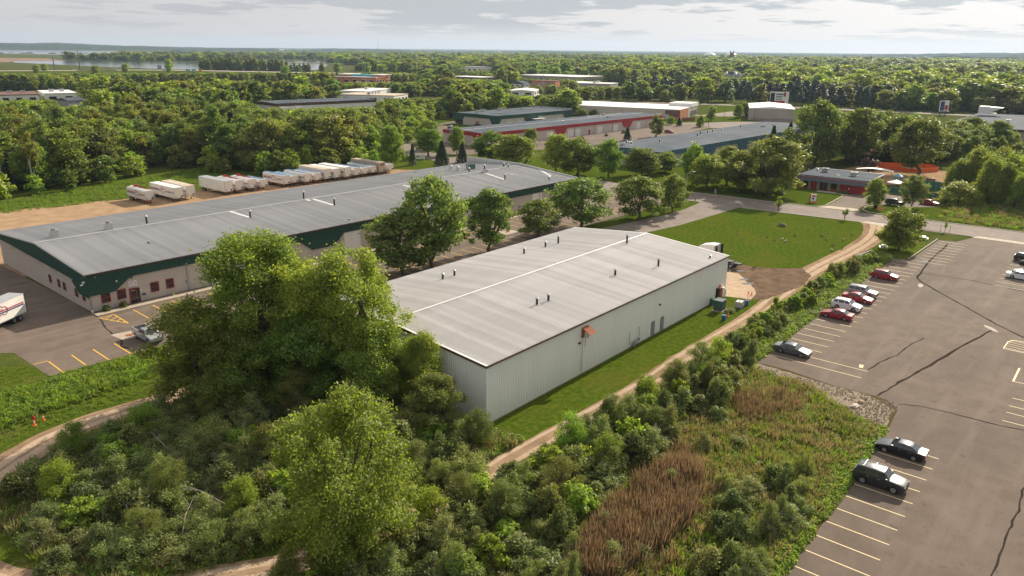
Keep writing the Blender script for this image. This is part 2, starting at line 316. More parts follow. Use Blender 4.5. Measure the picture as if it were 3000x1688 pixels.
# ------------------------------------------------------------------ ground, paving, tracks
g = MB(); g.poly([(-9000,-9000,0),(14000,-9000,0),(14000,14000,0),(-9000,14000,0)])
struct(g.build('ground', 'field'))
FZ = [0]
def flat(name, poly, z, m, label=None):
    FZ[0] += 1; z += 0.0004*(FZ[0] % 12)
    if name in ('mud_patch', 'gravel_pad', 'riprap_bank', 'verge', 'lawn', 'trailer_yard', 'bare_ground', 'marsh'):      # natural edges are ragged
        out = []
        for (ax, ay), (bx, by) in zip(poly, poly[1:]+poly[:1]):
            k = max(1, int(math.hypot(bx-ax, by-ay)/0.8)) if math.hypot(bx-ax, by-ay) < 120 else 1
            for i in range(k): out.append((ax+(bx-ax)*i/k+random.uniform(-.16,.16), ay+(by-ay)*i/k+random.uniform(-.16,.16)))
        poly = out
    return struct(sheet(MB(), poly, z).build(name, m), label)
flat('lawn', [(112,36.5),(197,36.5),(197,96.9),(114,96.9),(114,70),(117,44)], 0.004, 'lawn', 'mown lawn with geese between the grey warehouse and the street')
flat('verge', [(45,43),(118,41),(118,51),(50,52)], 0.004, 'lawn', 'mown grass strip along the long wall of the grey warehouse')
flat('office_lawn', [(205,57),(239,56),(240,110),(204,112)], 0.004, 'lawn', 'lawn in front of the low red office building')
flat('roadside_grass', [(207,-60),(300,-60),(300,50),(208,50)], 0.003, 'rough_grass', 'rough grass along the far side of the street')
flat('rear_lawn', [(160,185),(240,185),(360,300),(330,345),(240,275),(190,222),(165,214)], 0.003, 'lawn', 'lawn and verge behind the long green-trimmed building')
flat('blue_building_lawn', [(203,118),(260,118),(260,170),(206,190)], 0.003, 'lawn', 'lawn beside the blue-trimmed building')
flat('retail_lawn', [(380,180),(470,175),(560,190),(560,260),(480,225),(420,222),(385,212)], 0.003, 'lawn', 'mown lawn with small trees beyond the blue-trimmed building')
flat('trailer_grass', [(20,214),(62,214),(100,205),(180,205),(180,260),(20,260)], 0.003, 'rough_grass', 'grass bank between the trailers and the woods')
flat('left_bank', [(-20,84),(60,84),(60,102),(-20,118)], 0.003, 'rough_grass', 'weedy grass bank below the left car park')
flat('brush_floor', [(8,44),(56,44),(56,84),(8,84)], 0.003, 'rough_grass', 'weedy ground under the brush')
flat('marsh', [(20,15),(93,15),(94,41),(20,43)], 0.003, 'marsh_soil', 'boggy ground of the marsh')
flat('hedge_bank', [(92,34),(166,34),(166,41.5),(92,42)], 0.005, 'rough_grass', 'grassy bank under the hedgerow')
flat('riprap_bank', [(93.4,34.4),(92.7,25),(92.7,19.6),(90.5,16.7),(85,16.3),(84.2,18.5),(86.5,20),(87.2,22.5),(89.2,25),(89.8,30),(91.0,34.6)], 0.012, 'riprap', 'stony bank at the corner of the car park')

LOT = [(30,-60),(196,-60),(195.4,26.2),(188,28.5),(187.3,31.8),(164.7,32.3),(164,35.3),(93.6,34.6),(93.8,30.6),(92.8,24.7),(93,19.5),(92.7,17.9),(90.7,16.4),(84.6,15.9),(68,15.55),(30,15.45)]
flat('car_park', LOT, 0.020, 'asphalt', 'wide brown asphalt car park at the right')
flat('front_car_park', [(30.4,100.8),(42,100.2),(100,99.6),(146,98.6),(191,97.6),(191,121),(60,126),(44.5,127),(44.5,168),(30,190),(-20,190),(-20,119),(24,116.5),(28.6,114.6),(30.3,112.6)], 0.020, 'asphalt_worn', 'asphalt car park around the long green-trimmed building')
flat('trailer_yard', [(-20,160),(50,150),(172,150),(186,168),(190,178),(176,194),(172,204),(130,209),(100,209.5),(87,211.6),(78,214.5),(61.4,216.7),(-20,222)], 0.012, 'yard_dirt', 'packed dirt yard where the trailers stand')
STL = [(198,-60),(196.4,16),(194.9,50),(191.7,80),(190.6,120),(193,160),(198,200),(206,240),(224,272)]
STR = [(210,-60),(209,18),(207.6,45),(205.5,76),(203.9,100),(202.6,120),(204.5,160),(210,200),(217,232),(236,262)]
flat('street', STL+STR[::-1], 0.022, 'street_pave', 'pale two-lane street crossing behind the lawn')
flat('driveway', [(192,80.6),(163,82.1),(140,86),(118,87),(118,97),(146,94.6),(170,90.6),(180,90.4),(192,91.6)], 0.020, 'street_pave', 'paved drive from the street to the front car park')
flat('concrete_apron', [(195.3,26.6),(197.6,25.6),(198.2,-60),(196.1,-60)], 0.028, 'concrete', 'pale concrete apron where the car park meets the street')
flat('concrete_apron', [(194.8,50.8),(196.8,49.6),(197,43.2),(194.0,44.2)], 0.028, 'concrete', 'pale concrete apron where the dirt track meets the street')
flat('concrete_apron', [(206.6,65.2),(210.6,63.4),(211.4,56.0),(208,54.6)], 0.028, 'concrete', 'pale concrete apron of the office driveway')
flat('office_driveway', [(210.6,63.6),(230.3,64.7),(236,62),(236,57),(241.5,56.2),(241,46),(236,41.2),(229,40.5),(222.5,47),(222.5,55),(216,56.2),(211.4,56)], 0.020, 'asphalt_worn', 'asphalt driveway of the red office')
flat('entry_walk', [(230.2,73.6),(233.2,73.6),(233.2,68.6),(231.6,64.4),(229.6,64.6),(230.4,68.6)], 0.024, 'concrete', 'concrete walk at the office entrance')
flat('office_verge', [(211.5,54.6),(216,55),(221.8,53.2),(221.8,47),(228,39.8),(210,39.5)], 0.030, 'lawn', 'grass island beside the office driveway')
flat('red_building_lot', [(216,205),(262,190),(268,187.5),(300,183.5),(352,179),(392,184),(404,199),(380,216),(262,216),(236,262),(226,262),(214,232)], 0.018, 'asphalt_worn', 'tan asphalt lot in front of the red-trimmed building')
flat('green_building_lot', [(236,262),(290,264),(296,300),(318,308),(312,300),(270,290),(232,275)], 0.020, 'asphalt_worn', 'asphalt lot beside the far dark green building')
flat('gravel_lot', [(376,206),(404,208),(440,181),(470,176),(452,164),(392,176),(384,186)], 0.014, 'street_pave', 'gravel lot behind the blue-trimmed building')
flat('retail_lot', [(440,258),(452,218),(476,196),(500,200),(520,214),(500,224),(460,224),(452,262)], 0.016, 'street_pave', 'paved lot of the brick-fronted shop')
flat('side_road', [(485,430),(520,330),(552,262),(572,180),(590,40),(596,-120),(608,-120),(602,40),(586,180),(566,266),(534,338),(500,436)], 0.016, 'street_pave', 'grey main road beyond the buildings')

# dirt track as one ribbon following the photo's loop
def ribbon(name, ctr, z, m, label, k=6, wscale=1.0, off=0.0, parent=None, jag=0.0):
    P = [Vector(c[:2]) for c in ctr]; Wd = [c[2]*wscale for c in ctr]; pts = []; ws = []
    n = len(P)
    for i in range(n-1):
        p0, p1, p2, p3 = P[max(i-1, 0)], P[i], P[i+1], P[min(i+2, n-1)]
        for j in range(k):
            t = j/k
            pts.append(0.5*((2*p1)+(p2-p0)*t+(2*p0-5*p1+4*p2-p3)*t*t+(3*p1-p0-3*p2+p3)*t**3)); ws.append(Wd[i]*(1-t)+Wd[i+1]*t)
    pts.append(P[-1]); ws.append(Wd[-1])
    vs = []; fs = []
    for i, p in enumerate(pts):
        d = (pts[min(i+1, len(pts)-1)]-pts[max(i-1, 0)]).normalized(); nn = Vector((-d.y, d.x))
        a = p+nn*(off+ws[i]/2+random.uniform(-jag, jag)); b = p+nn*(off-ws[i]/2+random.uniform(-jag, jag))
        vs += [(a.x, a.y, z), (b.x, b.y, z)]
        if i: fs.append((2*i-2, 2*i-1, 2*i+1, 2*i))
    o = MB().add(vs, fs).build(name, m, parent)
    if parent is None: struct(o, label)
    return o
TRACK = [(196,47.2,7),(190,45.6,5.6),(180,43.8,5),(165,43.4,4.6),(143,44.4,4.6),(125,43.6,3.8),(110,42.6,3.2),(90,43.0,2.8),(77,42.6,2.8),(63,43.3,2.4),(53,43.8,2.3),(42,43.6,2.5),(31,45.8,3),(24,49.6,3),(17,55.5,3.6),(11.8,63,4.6),(11.5,70,5),(16,78,5.4),(23.5,83.2,4.4),(31,84.2,4.1),(38,83.2,4),(50,81,4),(58,84.5,4)]
tr = ribbon('dirt_track', TRACK, 0.014, 'dirt', 'dirt track running past the warehouse and looping round the brush', jag=0.12)
ribbon('wheel_rut', TRACK, 0.019, 'dirt_light', '', wscale=0.22, off=0.75, parent=tr, jag=0.08)
ribbon('wheel_rut', TRACK, 0.019, 'dirt_light', '', wscale=0.22, off=-0.75, parent=tr, jag=0.08)
flat('mud_patch', [(117.6,51),(118.5,46.4),(121,44.2),(132,42.4),(140,43.5),(144,46.6),(141,50),(139.1,52.6),(138.1,58.6),(137,68),(130,75),(117.8,78)], 0.017, 'dirt_dark', 'dark churned earth at the end of the warehouse')
flat('gravel_pad', [(117.7,50.6),(119,46.3),(121.8,46.6),(124.2,47.6),(126.2,49.1),(128.5,51.2),(130.6,52.6),(132.4,54.5),(132,57.4),(130,64),(117.7,66)], 0.022, 'dirt_light', 'pale gravel pad at the end wall of the warehouse')
def blob(cx, cy, rx, ry, rz=0, n=14, seed=1):
    rr = random.Random(seed); o = []
    for i in range(n):
        t = 2*math.pi*i/n; k = rr.uniform(0.75, 1.15); a = rx*k*math.cos(t); b = ry*k*math.sin(t)
        o.append((cx+a*math.cos(rz)-b*math.sin(rz), cy+a*math.sin(rz)+b*math.cos(rz)))
    return o
for i, (x, y, a, b, rz, lb) in enumerate([(133.0,56.2,2.4,0.7,-0.9,'long puddle at the edge of the churned earth by the warehouse'),(129.2,51.9,1.0,0.6,-0.6,'small round puddle beside the gravel pad'),(127.3,50.4,1.3,0.6,-0.6,'shiny puddle nearest the hedgerow on the gravel pad'),(165.7,29.8,1.0,0.55,0.4,'bright puddle between painted stalls of the car park'),(114.6,40.9,0.7,0.2,0.3,'thin puddle in the wheel rut of the dirt track')]):
    flat('puddle', blob(x, y, a, b, rz, seed=i), 0.030, 'puddle', lb)
flat('manhole_pad', [(41.8,109.8),(45.2,109.0),(45.4,105.6),(42.0,106.5)], 0.026, 'concrete', 'square concrete pad around a manhole in front of the long building')
flat('manhole_pad', [(127.2,110.2),(131.4,110.2),(131.2,106.8),(127,106.8)], 0.026, 'concrete', 'square concrete pad around the far manhole')
for x, y, lb in [(43.5,107.7,'dark iron manhole cover near the pickup truck'),(129.2,108.5,'dark iron manhole cover near the oaks')]:
    m_ = MB(); m_.tube((0,0,0),(0,0,0.012),0.55,0.55,20); m_.tube((0,0,0.012),(0,0,0.02),0.46,0.46,20); tag(m_.build('manhole_cover','rust',None,(x,y,0.026)), lb, 'manhole')

# kerbs
def kerb(name, pts, w=0.3, hgt=0.13, label=''):
    vs = []; fs = []
    for i, p in enumerate(pts):
        p = Vector(p); d = (Vector(pts[min(i+1, len(pts)-1)])-Vector(pts[max(i-1, 0)])).normalized(); n = Vector((-d.y, d.x))*(w/2)
        vs += [(p.x-n.x, p.y-n.y, 0), (p.x+n.x, p.y+n.y, 0), (p.x+n.x, p.y+n.y, hgt), (p.x-n.x, p.y-n.y, hgt)]
        if i: a = 4*i-4; b = 4*i; fs += [(a+3,a+2,b+2,b+3),(a,a+3,b+3,b),(a+2,a+1,b+1,b+2)]
    struct(MB().add(vs, fs).build(name, 'kerb_stone'), label)
kerb('kerb', [(196.4,43),(197.0,36),(196.2,27)], label='kerb along the near edge of the street by the picnic lawn')
kerb('kerb', [(194.8,51.2),(191.8,79.6)], label='kerb along the near edge of the street by the goose lawn')
kerb('kerb', [(205.4,77.5),(206.7,65.6),(210.5,64.1),(228.6,65.0)], label='kerb around the office lawn')
kerb('kerb', [(203.9,101),(205.4,77.5)], label='kerb along the far edge of the street below the big oak')
kerb('kerb', [(221.9,53.2),(216,55.3),(211.6,54.9),(208.6,52.5),(208.4,42),(209,18),(210,-60)], label='kerb along the far edge of the street by the driveway island')
kerb('kerb', [(191.6,92),(190.7,119)], label='kerb along the near edge of the street past the drive')
kerb('kerb', [(188.2,32.2),(164.9,32.8)], 0.2, 0.1, 'worn kerb between picnic lawn and painted stalls')
# sidewalk slabs in front of the long building
sw = struct(MB().box(43.9,44.0,119.1,119.2,0,0.02).build('pavement','concrete'), 'pale concrete pavement along the front of the long building')
slab_me = MB().box(0,1.48,0,1.5,0,0.14).mesh('slab','concrete')
for i in range(84): put('slab', slab_me, sw, (43.95+i*1.5, 119.15-0.0268*(i*1.5), 0))
flat('foundation_gravel', [(44.2,121.3),(172,118.0),(172,117.2),(44.2,120.7)], 0.03, 'riprap', 'strip of gravel along the foot of the long building')

# painted markings: each line a thing of its own
ORD = ['first','second','third','fourth','fifth','sixth','seventh','eighth','ninth','tenth']+['%dth' % i for i in range(11, 60)]
CNT = {}
def nth(key): CNT[key] = CNT.get(key, 0)+1; return ORD[CNT[key]-1]
def mark(name, a, b, w, m, label, group): tag(stripe(MB(), (0,0), (b[0]-a[0], b[1]-a[1]), w, 0).build(name, m, None, (a[0], a[1], 0.0285)), label, 'marking', group)
x = 46.9
while x < 92:
    k = round((x-46.9)/2.66); nm = 'pale yellow stall line along the marsh edge, %s from the bottom of the picture' % nth('m')
    if x < 84: mark('stall_line', (x,15.4), (x,10.2), 0.11, 'paint_cream', nm, 'stall lines along the marsh edge')
    x += 2.66
x = 97.5
while x < 164:
    mark('stall_line', (x,34.5), (x,29.2 if x > 102 else 22.4), 0.11, 'paint_cream', 'pale yellow stall line along the hedgerow, %s from the marsh corner' % nth('h'), 'stall lines along the hedgerow'); x += 2.69
x = 164.8
while x < 188:
    mark('stall_line', (x,31.2), (x,25.9), 0.11, 'paint_cream', 'pale yellow stall line below the picnic lawn, %s from the puddle' % nth('p'), 'stall lines below the picnic lawn'); x += 2.68
for i in range(7): mark('stall_line', (155.9+3.05*i,16.5), (155.9+3.05*i,6), 0.12, 'paint_pale', 'pale stall line at the right edge by the white cars, %s from the bottom' % nth('r'), 'stall lines at the right edge')
for x in (95.8,98.5,100.7,103.4): mark('stall_line', (x,6.6), (x,0), 0.11, 'paint_cream', 'yellow stall line at the right edge below the L-shaped mark, %s from the bottom' % nth('l'), 'lower stall lines at the right edge')
mk = MB(); stripe(mk,(0,0),(5.5,0),0.22,0); stripe(mk,(0,0.1),(0.0,-6),0.12,0.0015); tag(mk.build('corner_mark','paint_cream',None,(109.2,7.3,0.0285)), 'L-shaped cream corner mark at the right edge of the car park', 'marking')
mk = MB()
for a, b in [((121.5,10.1),(125,10)),((125,10),(126.2,9.4)),((126.2,9.4),(126.7,4)),((121.5,10.1),(121.3,4))]: stripe(mk,(a[0]-121.5,a[1]-10.1),(b[0]-121.5,b[1]-10.1),0.15,0)
for i in range(5): stripe(mk,(0.6+i*0.95,-0.2),(-0.2+i*0.95,-6),0.1,0.0015)
tag(mk.build('hatched_island','paint_cream',None,(121.5,10.1,0.0285)), 'hatched cream island painted at the right edge of the car park', 'marking')
for xx in (32.0,34.85,37.6,40.45): mark('stall_line', (xx+0.2,106.0), (xx,100.5), 0.15, 'paint_yellow', 'bright yellow stall line beside the grass bank, %s from the left' % nth('b'), 'yellow stall lines along the grass bank')
mark('stall_line', (30.5,106.4), (32.2,106.3), 0.15, 'paint_yellow', 'short bright yellow line closing the leftmost stall', None)
for i in range(46):
    xx = 49.0+3.08*i; yy = 118.3-0.0268*(xx-49)
    mark('stall_line', (xx,yy), (xx-0.3,yy-5.9), 0.15, 'paint_yellow', 'bright yellow stall line facing the long green-trimmed building, %s from the hatched triangle' % nth('f'), 'yellow stall lines along the pavement')
    if xx > 84: mark('stall_line', (xx,105.2), (xx-0.1,100.0), 0.15, 'paint_yellow', 'yellow stall line in front of the oaks, %s from the left' % nth('o'), 'yellow stall lines by the oaks')
mk = MB(); tri = [(43.8,118.3),(46.0,118.3),(45.7,112.6)]
for i in range(3): a, b = tri[i], tri[(i+1) % 3]; stripe(mk,(a[0]-43.8,a[1]-118.3),(b[0]-43.8,b[1]-118.3),0.15,0)
for t in (0.2,0.4,0.6,0.8): stripe(mk,(0+1.9*t,-5.7*t),(2.2-0.3*t+0.0,-5.7*t+1.6*(1-t)),0.13,0.0015)
tag(mk.build('hatched_triangle','paint_yellow',None,(43.8,118.3,0.0285)), 'yellow hatched triangle at the corner of the pavement', 'marking')
tag(MB().add([(0,0,0),(1.1,0,0),(1.1,0.5,0),(0,0.5,0)],[(0,1,2,3)]).build('painted_patch','paint_cream',None,(101.0,23.2,0.0285),rz=0.2), 'small cream painted patch at the end of the long stall lines', 'marking')
# crack sealing lines, each its own seam
CR = [([(138.7,17.8),(132.5,12.6),(128.3,8.4),(122,2)],0.30),([(184.6,29.4),(168,29.2),(152.2,28.2),(149.8,27.2),(144,22.5),(138.7,17.8)],0.32),([(155.6,28.3),(156.7,20.5),(155.4,13.5),(154,2)],0.24),
      ([(100.8,22.5),(105,22.0),(109.5,20.8),(114,20.6),(118.5,19.7)],0.2),([(129.1,12.6),(118,14.8),(105.4,17.1),(99.4,18.3),(93.3,19.3)],0.32),([(92.6,16.6),(93.6,14.6),(94,10.7),(94.2,6.5),(95,2)],0.2),([(81.1,2.7),(76,2.5),(72.1,2.7),(64.1,2.8),(50,3.2)],0.16),
      ([(43.9,118.2),(42.6,113.5),(42.2,110.5),(41.9,106.5),(40.9,104.2),(41.2,101.2)],0.26),([(42.4,110.2),(45,110.6),(47,110.9)],0.1),([(43.9,119),(44.3,125)],0.2)]
for i, (pts, w) in enumerate(CR):
    ox, oy = pts[0]; q_ = []
    for a, b in zip(pts[:-1], pts[1:]):
        for j in range(5):
            t = j/5; q_.append((a[0]+(b[0]-a[0])*t-ox+random.uniform(-.09,.09), a[1]+(b[1]-a[1])*t-oy+random.uniform(-.09,.09)))
    q_.append((pts[-1][0]-ox, pts[-1][1]-oy)); vs = []; fs = []
    for k, p in enumerate(q_):
        d = (Vector(q_[min(k+1,len(q_)-1)])-Vector(q_[max(k-1,0)])).normalized(); n = Vector((-d.y,d.x))*w*random.uniform(.3,.7)
        vs += [(p[0]+n.x,p[1]+n.y,0),(p[0]-n.x,p[1]-n.y,0)]
        if k: fs.append((2*k-2,2*k-1,2*k+1,2*k))
    struct(MB().add(vs, fs).build('tar_seam','tar',None,(ox,oy,0.0255)), 'dark tar-filled crack across the asphalt')
flat('pale_patch', blob(147,26.5,1.3,0.5,0.2,seed=4), 0.0255, 'patch_pale', 'pale worn patch in the middle of the car park')
flat('pale_patch', blob(129.6,12.9,1.6,0.5,0.7,seed=12), 0.0252, 'patch_pale', 'pale worn patch where two seams meet in the car park')
# marsh rocks
def rock(name, loc, s, m, label, seed):
    rr = random.Random(seed); vs = []; fs = []; n = 8
    for j, (zz, k) in enumerate(((0,0.9),(0.45,1.0),(0.8,0.6))):
        for i in range(n):
            t = 2*math.pi*i/n; r_ = k*rr.uniform(0.8,1.2); vs.append((s[0]*r_*math.cos(t), s[1]*r_*math.sin(t), s[2]*zz*rr.uniform(.9,1.1)))
    for j in range(2):
        for i in range(n): fs.append((j*n+i, j*n+(i+1)%n, (j+1)*n+(i+1)%n, (j+1)*n+i))
    fs.append(tuple(range(2*n,3*n)))
    tag(MB().add(vs,fs).build(name,m,None,loc,smooth=False), label, 'rock')
rock('boulder',(78.1,17.3,0),(0.75,0.5,0.5),'rock','pale boulder in the grass beside the black sedan',1)
rock('boulder',(87.3,21.1,0),(0.5,0.4,0.5),'rock_brown','brown boulder on the stony bank nearest the marsh grass',2)
rock('boulder',(88.3,20.5,0),(0.6,0.4,0.45),'rock','grey boulder in the middle of the stony bank',3)
rock('boulder',(90.1,20.3,0),(0.45,0.35,0.35),'rock_brown','small tan boulder on the stony bank nearest the asphalt',4)
rr = random.Random(5); vs=[]; fs=[]; 
for i in range(900):
    t_ = rr.random(); bx_ = rr.choice([(85,92.4,16.6,20.5),(89.6,92.6,20,34)]); x=rr.uniform(bx_[0],bx_[1]); y=rr.uniform(bx_[2],bx_[3]); s_=rr.uniform(.06,.2); o=len(vs)
    vs += [(x-s_,y-s_*.7,0.01),(x+s_,y-s_*.5,0.01),(x+s_*.8,y+s_*.7,0.01),(x-s_*.7,y+s_*.6,0.01),(x+s_*.1,y,s_*.9)]; fs += [(o,o+1,o+4),(o+1,o+2,o+4),(o+2,o+3,o+4),(o+3,o,o+4)]
struct(MB().add(vs,fs).build('stones','riprap'), 'loose stones of the bank beside the car park', 'stuff')['category']='stones'
# ------------------------------------------------------------------ buildings
PITCHW = 0.305
def rib_profile(w, n=3, rh=0.035):
    p = []; s = w/n
    for i in range(n):
        u = i*s; p += [(u, 0), (u+s*0.36, 0), (u+s*0.44, rh), (u+s*0.62, rh), (u+s*0.70, 0)]
    return p+[(w, 0)]
def wall_panel_mesh(name, w, zb, zt, m, n=3, rh=0.05):
    """vertical ribbed sheet facing -Y; zb/zt are functions of u"""
    pr = rib_profile(w, n, rh); vs = []; fs = []
    for i, (u, d) in enumerate(pr):
        vs += [(u, -d, zb(u)), (u, -d, zt(u))]
        if i: fs.append((2*i-2, 2*i, 2*i+1, 2*i-1))
    k = len(vs); vs += [(0, 0.04, zb(0)), (w, 0.04, zb(w)), (w, 0.04, zt(w)), (0, 0.04, zt(0))]
    fs.append((k+3, k+2, k+1, k))
    return MB().add(vs, fs).mesh(name, m)
def roof_panel_mesh(name, w, y0, z0, y1, z1, m, n=3, rh=0.085):
    pr = rib_profile(w, n, rh); vs = []; fs = []
    for i, (u, d) in enumerate(pr):
        vs += [(u, y0, z0+d), (u, y1, z1+d)]
        if i: fs.append((2*i-2, 2*i, 2*i+1, 2*i-1) if y1 > y0 else (2*i-1, 2*i+1, 2*i, 2*i-2))
    return MB().add(vs, fs).mesh(name, m)
def vent_pipe(parent, x, y, z, hgt=1.1, r=0.16, cap='galv', body='black', fl=0.55):
    m = MB(); m.box(x-fl/2, x+fl/2, y-fl/2, y+fl/2, z+0.02, z+0.07, 1); m.tube((x,y,z),(x,y,z+hgt*0.8),r,r,10,0); m.tube((x,y,z+hgt*0.8),(x,y,z+hgt*0.86),r*1.6,r*1.6,10,1); m.tube((x,y,z+hgt*0.86),(x,y,z+hgt),r*1.6,r*0.6,10,1)
    return m.build('vent_pipe', [body, cap], parent)
def hvac(parent, x, y, z, sx=1.5, sy=1.3, sz=1.1, m='galv', name='air_conditioner'):
    b = MB(); b.box(x-sx/2-.1, x+sx/2+.1, y-sy/2-.1, y+sy/2+.1, z, z+0.18, 1); b.box(x-sx/2, x+sx/2, y-sy/2, y+sy/2, z+0.18, z+sz)
    for i in range(5): b.box(x-sx/2-0.015, x-sx/2, y-sy*0.4, y+sy*0.4, z+0.3+i*sz*0.13, z+0.36+i*sz*0.13, 1)
    o = b.build(name, [m, 'steel'], parent)
    MB().tube((x,y,z+sz),(x,y,z+sz+0.07),min(sx,sy)*0.38,min(sx,sy)*0.38,14).build('fan_grille','black',o)
    return o
def window(parent, a, b, z0, z1, y, frame='red_frame', rz=0, off=(0,0,0)):
    o = MB(); t = 0.09
    o.box(a-t, b+t, y-0.10, y+0.02, z0-t, z0); o.box(a-t, b+t, y-0.10, y+0.02, z1, z1+t); o.box(a-t, a, y-0.10, y+0.02, z0, z1); o.box(b, b+t, y-0.10, y+0.02, z0, z1); o.box(a, b, y-0.09, y+0.01, (z0+z1)/2-0.03, (z0+z1)/2+0.03)
    w = o.build('window', frame, parent, off, rz)
    for q0, q1 in ((z0, (z0+z1)/2-0.03), ((z0+z1)/2+0.03, z1)): MB().box(a, b, y-0.05, y, q0, q1).build('pane', 'glass', w)
    return w
def entry_door(parent, a, b, z1, y, m='door_grey', frame=None, off=(0,0,0), rz=0):
    o = MB(); o.box(a, b, y-0.06, y+0.02, 0.03, z1)
    if frame: o.box(a-.1, a, y-.1, y+.02, 0.03, z1+.1, 1); o.box(b, b+.1, y-.1, y+.02, 0.03, z1+.1, 1); o.box(a, b, y-.1, y+.02, z1, z1+.1, 1)
    d = o.build('door', [m, frame or m], parent, off, rz)
    MB().box(b-0.16, b-0.08, y-0.13, y-0.06, 1.0, 1.08).build('handle', 'steel', d)
    return d
def overhead_door(parent, a, b, z1, y, n=6, m='door_white'):
    o = MB(); t = 0.12; o.box(a-t, a, y-.1, y+.02, 0.0, z1+t); o.box(b, b+t, y-.1, y+.02, 0.0, z1+t); o.box(a, b, y-.1, y+.02, z1, z1+t)
    d = o.build('overhead_door', 'white_paint', parent); hh = z1/n
    me = MB().box(0, b-a, -0.05, 0.0, 0.015, hh-0.015).mesh('door_panel', m)
    for i in range(n): put('door_panel', me, d, (a, y, i*hh+0.02))
    return d
def wall_light(parent, x, y, z, off=(0,0,0), rz=0, m='black'):
    o = MB(); o.box(x-.12, x+.12, y-.22, y, z-.1, z+.14); o.box(x-.1, x+.1, y-.24, y-.22, z-.1, z+.02, 1)
    return o.build('wall_light', [m, 'steel'], parent, off, rz)

# ---- 1. grey-white metal warehouse
WX, WY, WL, WW, HE, HR = 56.58, 50.40, 60.9, 31.35, 7.17, 8.53
wh = thing('warehouse', 'white ribbed-metal warehouse with low gable roof in the middle foreground', 'warehouse', (WX, WY, 0))
wl_ = MB().prism([(0.06,0),(WW-0.06,0),(WW-0.06,HE-0.06),(WW/2,HR-0.1),(0.06,HE-0.06)], 0.06, WL-0.06, ax='x').build('wall', 'wall_cream', wh)
n_ = 67; pw = WL/n_
me_ = wall_panel_mesh('wall_panel', pw, lambda u: 0.12, lambda u: HE-0.02, 'wall_cream')
for i in range(n_): put('wall_panel', me_, wl_, (i*pw, 0, 0))
ng = 34; gw = WW/ng
for i in range(ng):
    zt = lambda u, i=i: HE+(HR-HE)*(1-abs((i*gw+u)-WW/2)/(WW/2))-0.03
    me2 = wall_panel_mesh('wall_panel', gw, lambda u: 0.12, zt, 'wall_cream')
    put('wall_panel', me2, wl_, (0, WW-i*gw, 0), R(-90)); put('wall_panel', me2, wl_, (WL, i*gw, 0), R(90))
rf = MB().prism([(-0.1,HE-0.03),(WW/2,HR-0.03),(WW+0.1,HE-0.03),(WW+0.1,HE-0.08),(WW/2,HR-0.08),(-0.1,HE-0.08)], -0.1, WL+0.1, ax='x').build('roof', 'roof_white', wh)
ma = roof_panel_mesh('roof_panel', pw, -0.16, HE-0.01, WW/2, HR, 'roof_white'); mb_ = roof_panel_mesh('roof_panel', pw, WW+0.16, HE-0.01, WW/2, HR, 'roof_white')
for i in range(n_): put('roof_panel', ma, rf, (i*pw, 0, 0)); put('roof_panel', mb_, rf, (i*pw, 0, 0))
m = MB(); m.prism([(WW/2-0.16,HR+0.07),(WW/2,HR+0.12),(WW/2+0.16,HR+0.07),(WW/2,HR+0.09)], -0.1, WL+0.1, ax='x'); m.build('ridge_cap', 'roof_white', rf)
m = MB(); m.box(-0.16, WL+0.16, -0.24, -0.165, HE-0.2, HE+0.0); m.build('eave_trim', 'trim_brown', wh)
m = MB(); m.box(-0.16, WL+0.16, WW+0.165, WW+0.24, HE-0.2, HE+0.0); m.build('eave_trim', 'trim_brown', wh)
for xx in (-0.2, WL+0.1):
    m = MB()
    for s_ in (0, 1):
        a = (-0.24 if not s_ else WW+0.24); m.prism([(a,HE-0.24),(WW/2,HR-0.2),(WW/2,HR-0.02),(a,HE-0.05)] if not s_ else [(a,HE-0.05),(WW/2,HR-0.02),(WW/2,HR-0.2),(a,HE-0.24)], xx, xx+0.1, ax='x')
    m.build('rake_trim', 'trim_brown', wh)
    m = MB()
    for s_ in (0, 1):
        a = (-0.2 if not s_ else WW+0.2); m.prism([(a,HE+0.02),(WW/2,HR+0.05),(WW/2,HR+0.09),(a,HE+0.06)] if not s_ else [(a,HE+0.06),(WW/2,HR+0.09),(WW/2,HR+0.05),(a,HE+0.02)], xx+(0.02 if xx < 0 else -0.24), xx+(0.32 if xx < 0 else 0.06), ax='x')
    m.build('rake_flashing', 'flashing', rf)
MB().box(-0.03, 0.12, -0.06, 0.1, 0.1, HE-0.22).build('corner_trim', 'white_paint', wh); MB().box(WL-0.1, WL+0.05, -0.06, 0.1, 0.1, HE-0.22).build('corner_trim', 'white_paint', wh)
MB().box(-0.05, WL+0.05, -0.05, WW+0.05, -0.3, 0.12).build('foundation', 'concrete', wh)
for (px, py, hh) in [(75.0,75.2,1.0),(77.4,75.15,1.0),(94.1,75.4,1.1),(99.9,75.4,1.1),(103.4,75.3,1.5),(108.9,64.9,1.7),(102.5,55.2,1.4),(93.3,57.3,1.1),(77.1,57.5,1.1),(74.8,57.65,1.1),(113.6,51.8,0.5)]:
    y_ = py-WY; z_ = HE+(HR-HE)*(1-abs(y_-WW/2)/(WW/2)); vent_pipe(rf, px-WX, y_, z_+0.03, hh)
hx = 74.7-WX   # rusted extractor hood
m = MB(); m.prism([(0,5.05),(0,6.45),(-0.35,6.3),(-0.62,5.95),(-0.62,5.45),(-0.35,5.2)], hx+0.0, hx+1.35, ax='x'); hood = m.build('extractor_hood', 'rust', wh)
m = MB(); m.prism([(-0.5,6.33),(-1.35,5.75),(-1.28,5.68),(-0.5,6.2)], hx-0.05, hx+1.4, ax='x'); m.prism([(-0.55,6.2),(-1.28,5.7),(-1.1,5.3),(-0.55,5.4)], hx-0.04, hx+0.0, ax='x', mi=1); m.build('hood_flap', ['rust', 'galv'], hood)
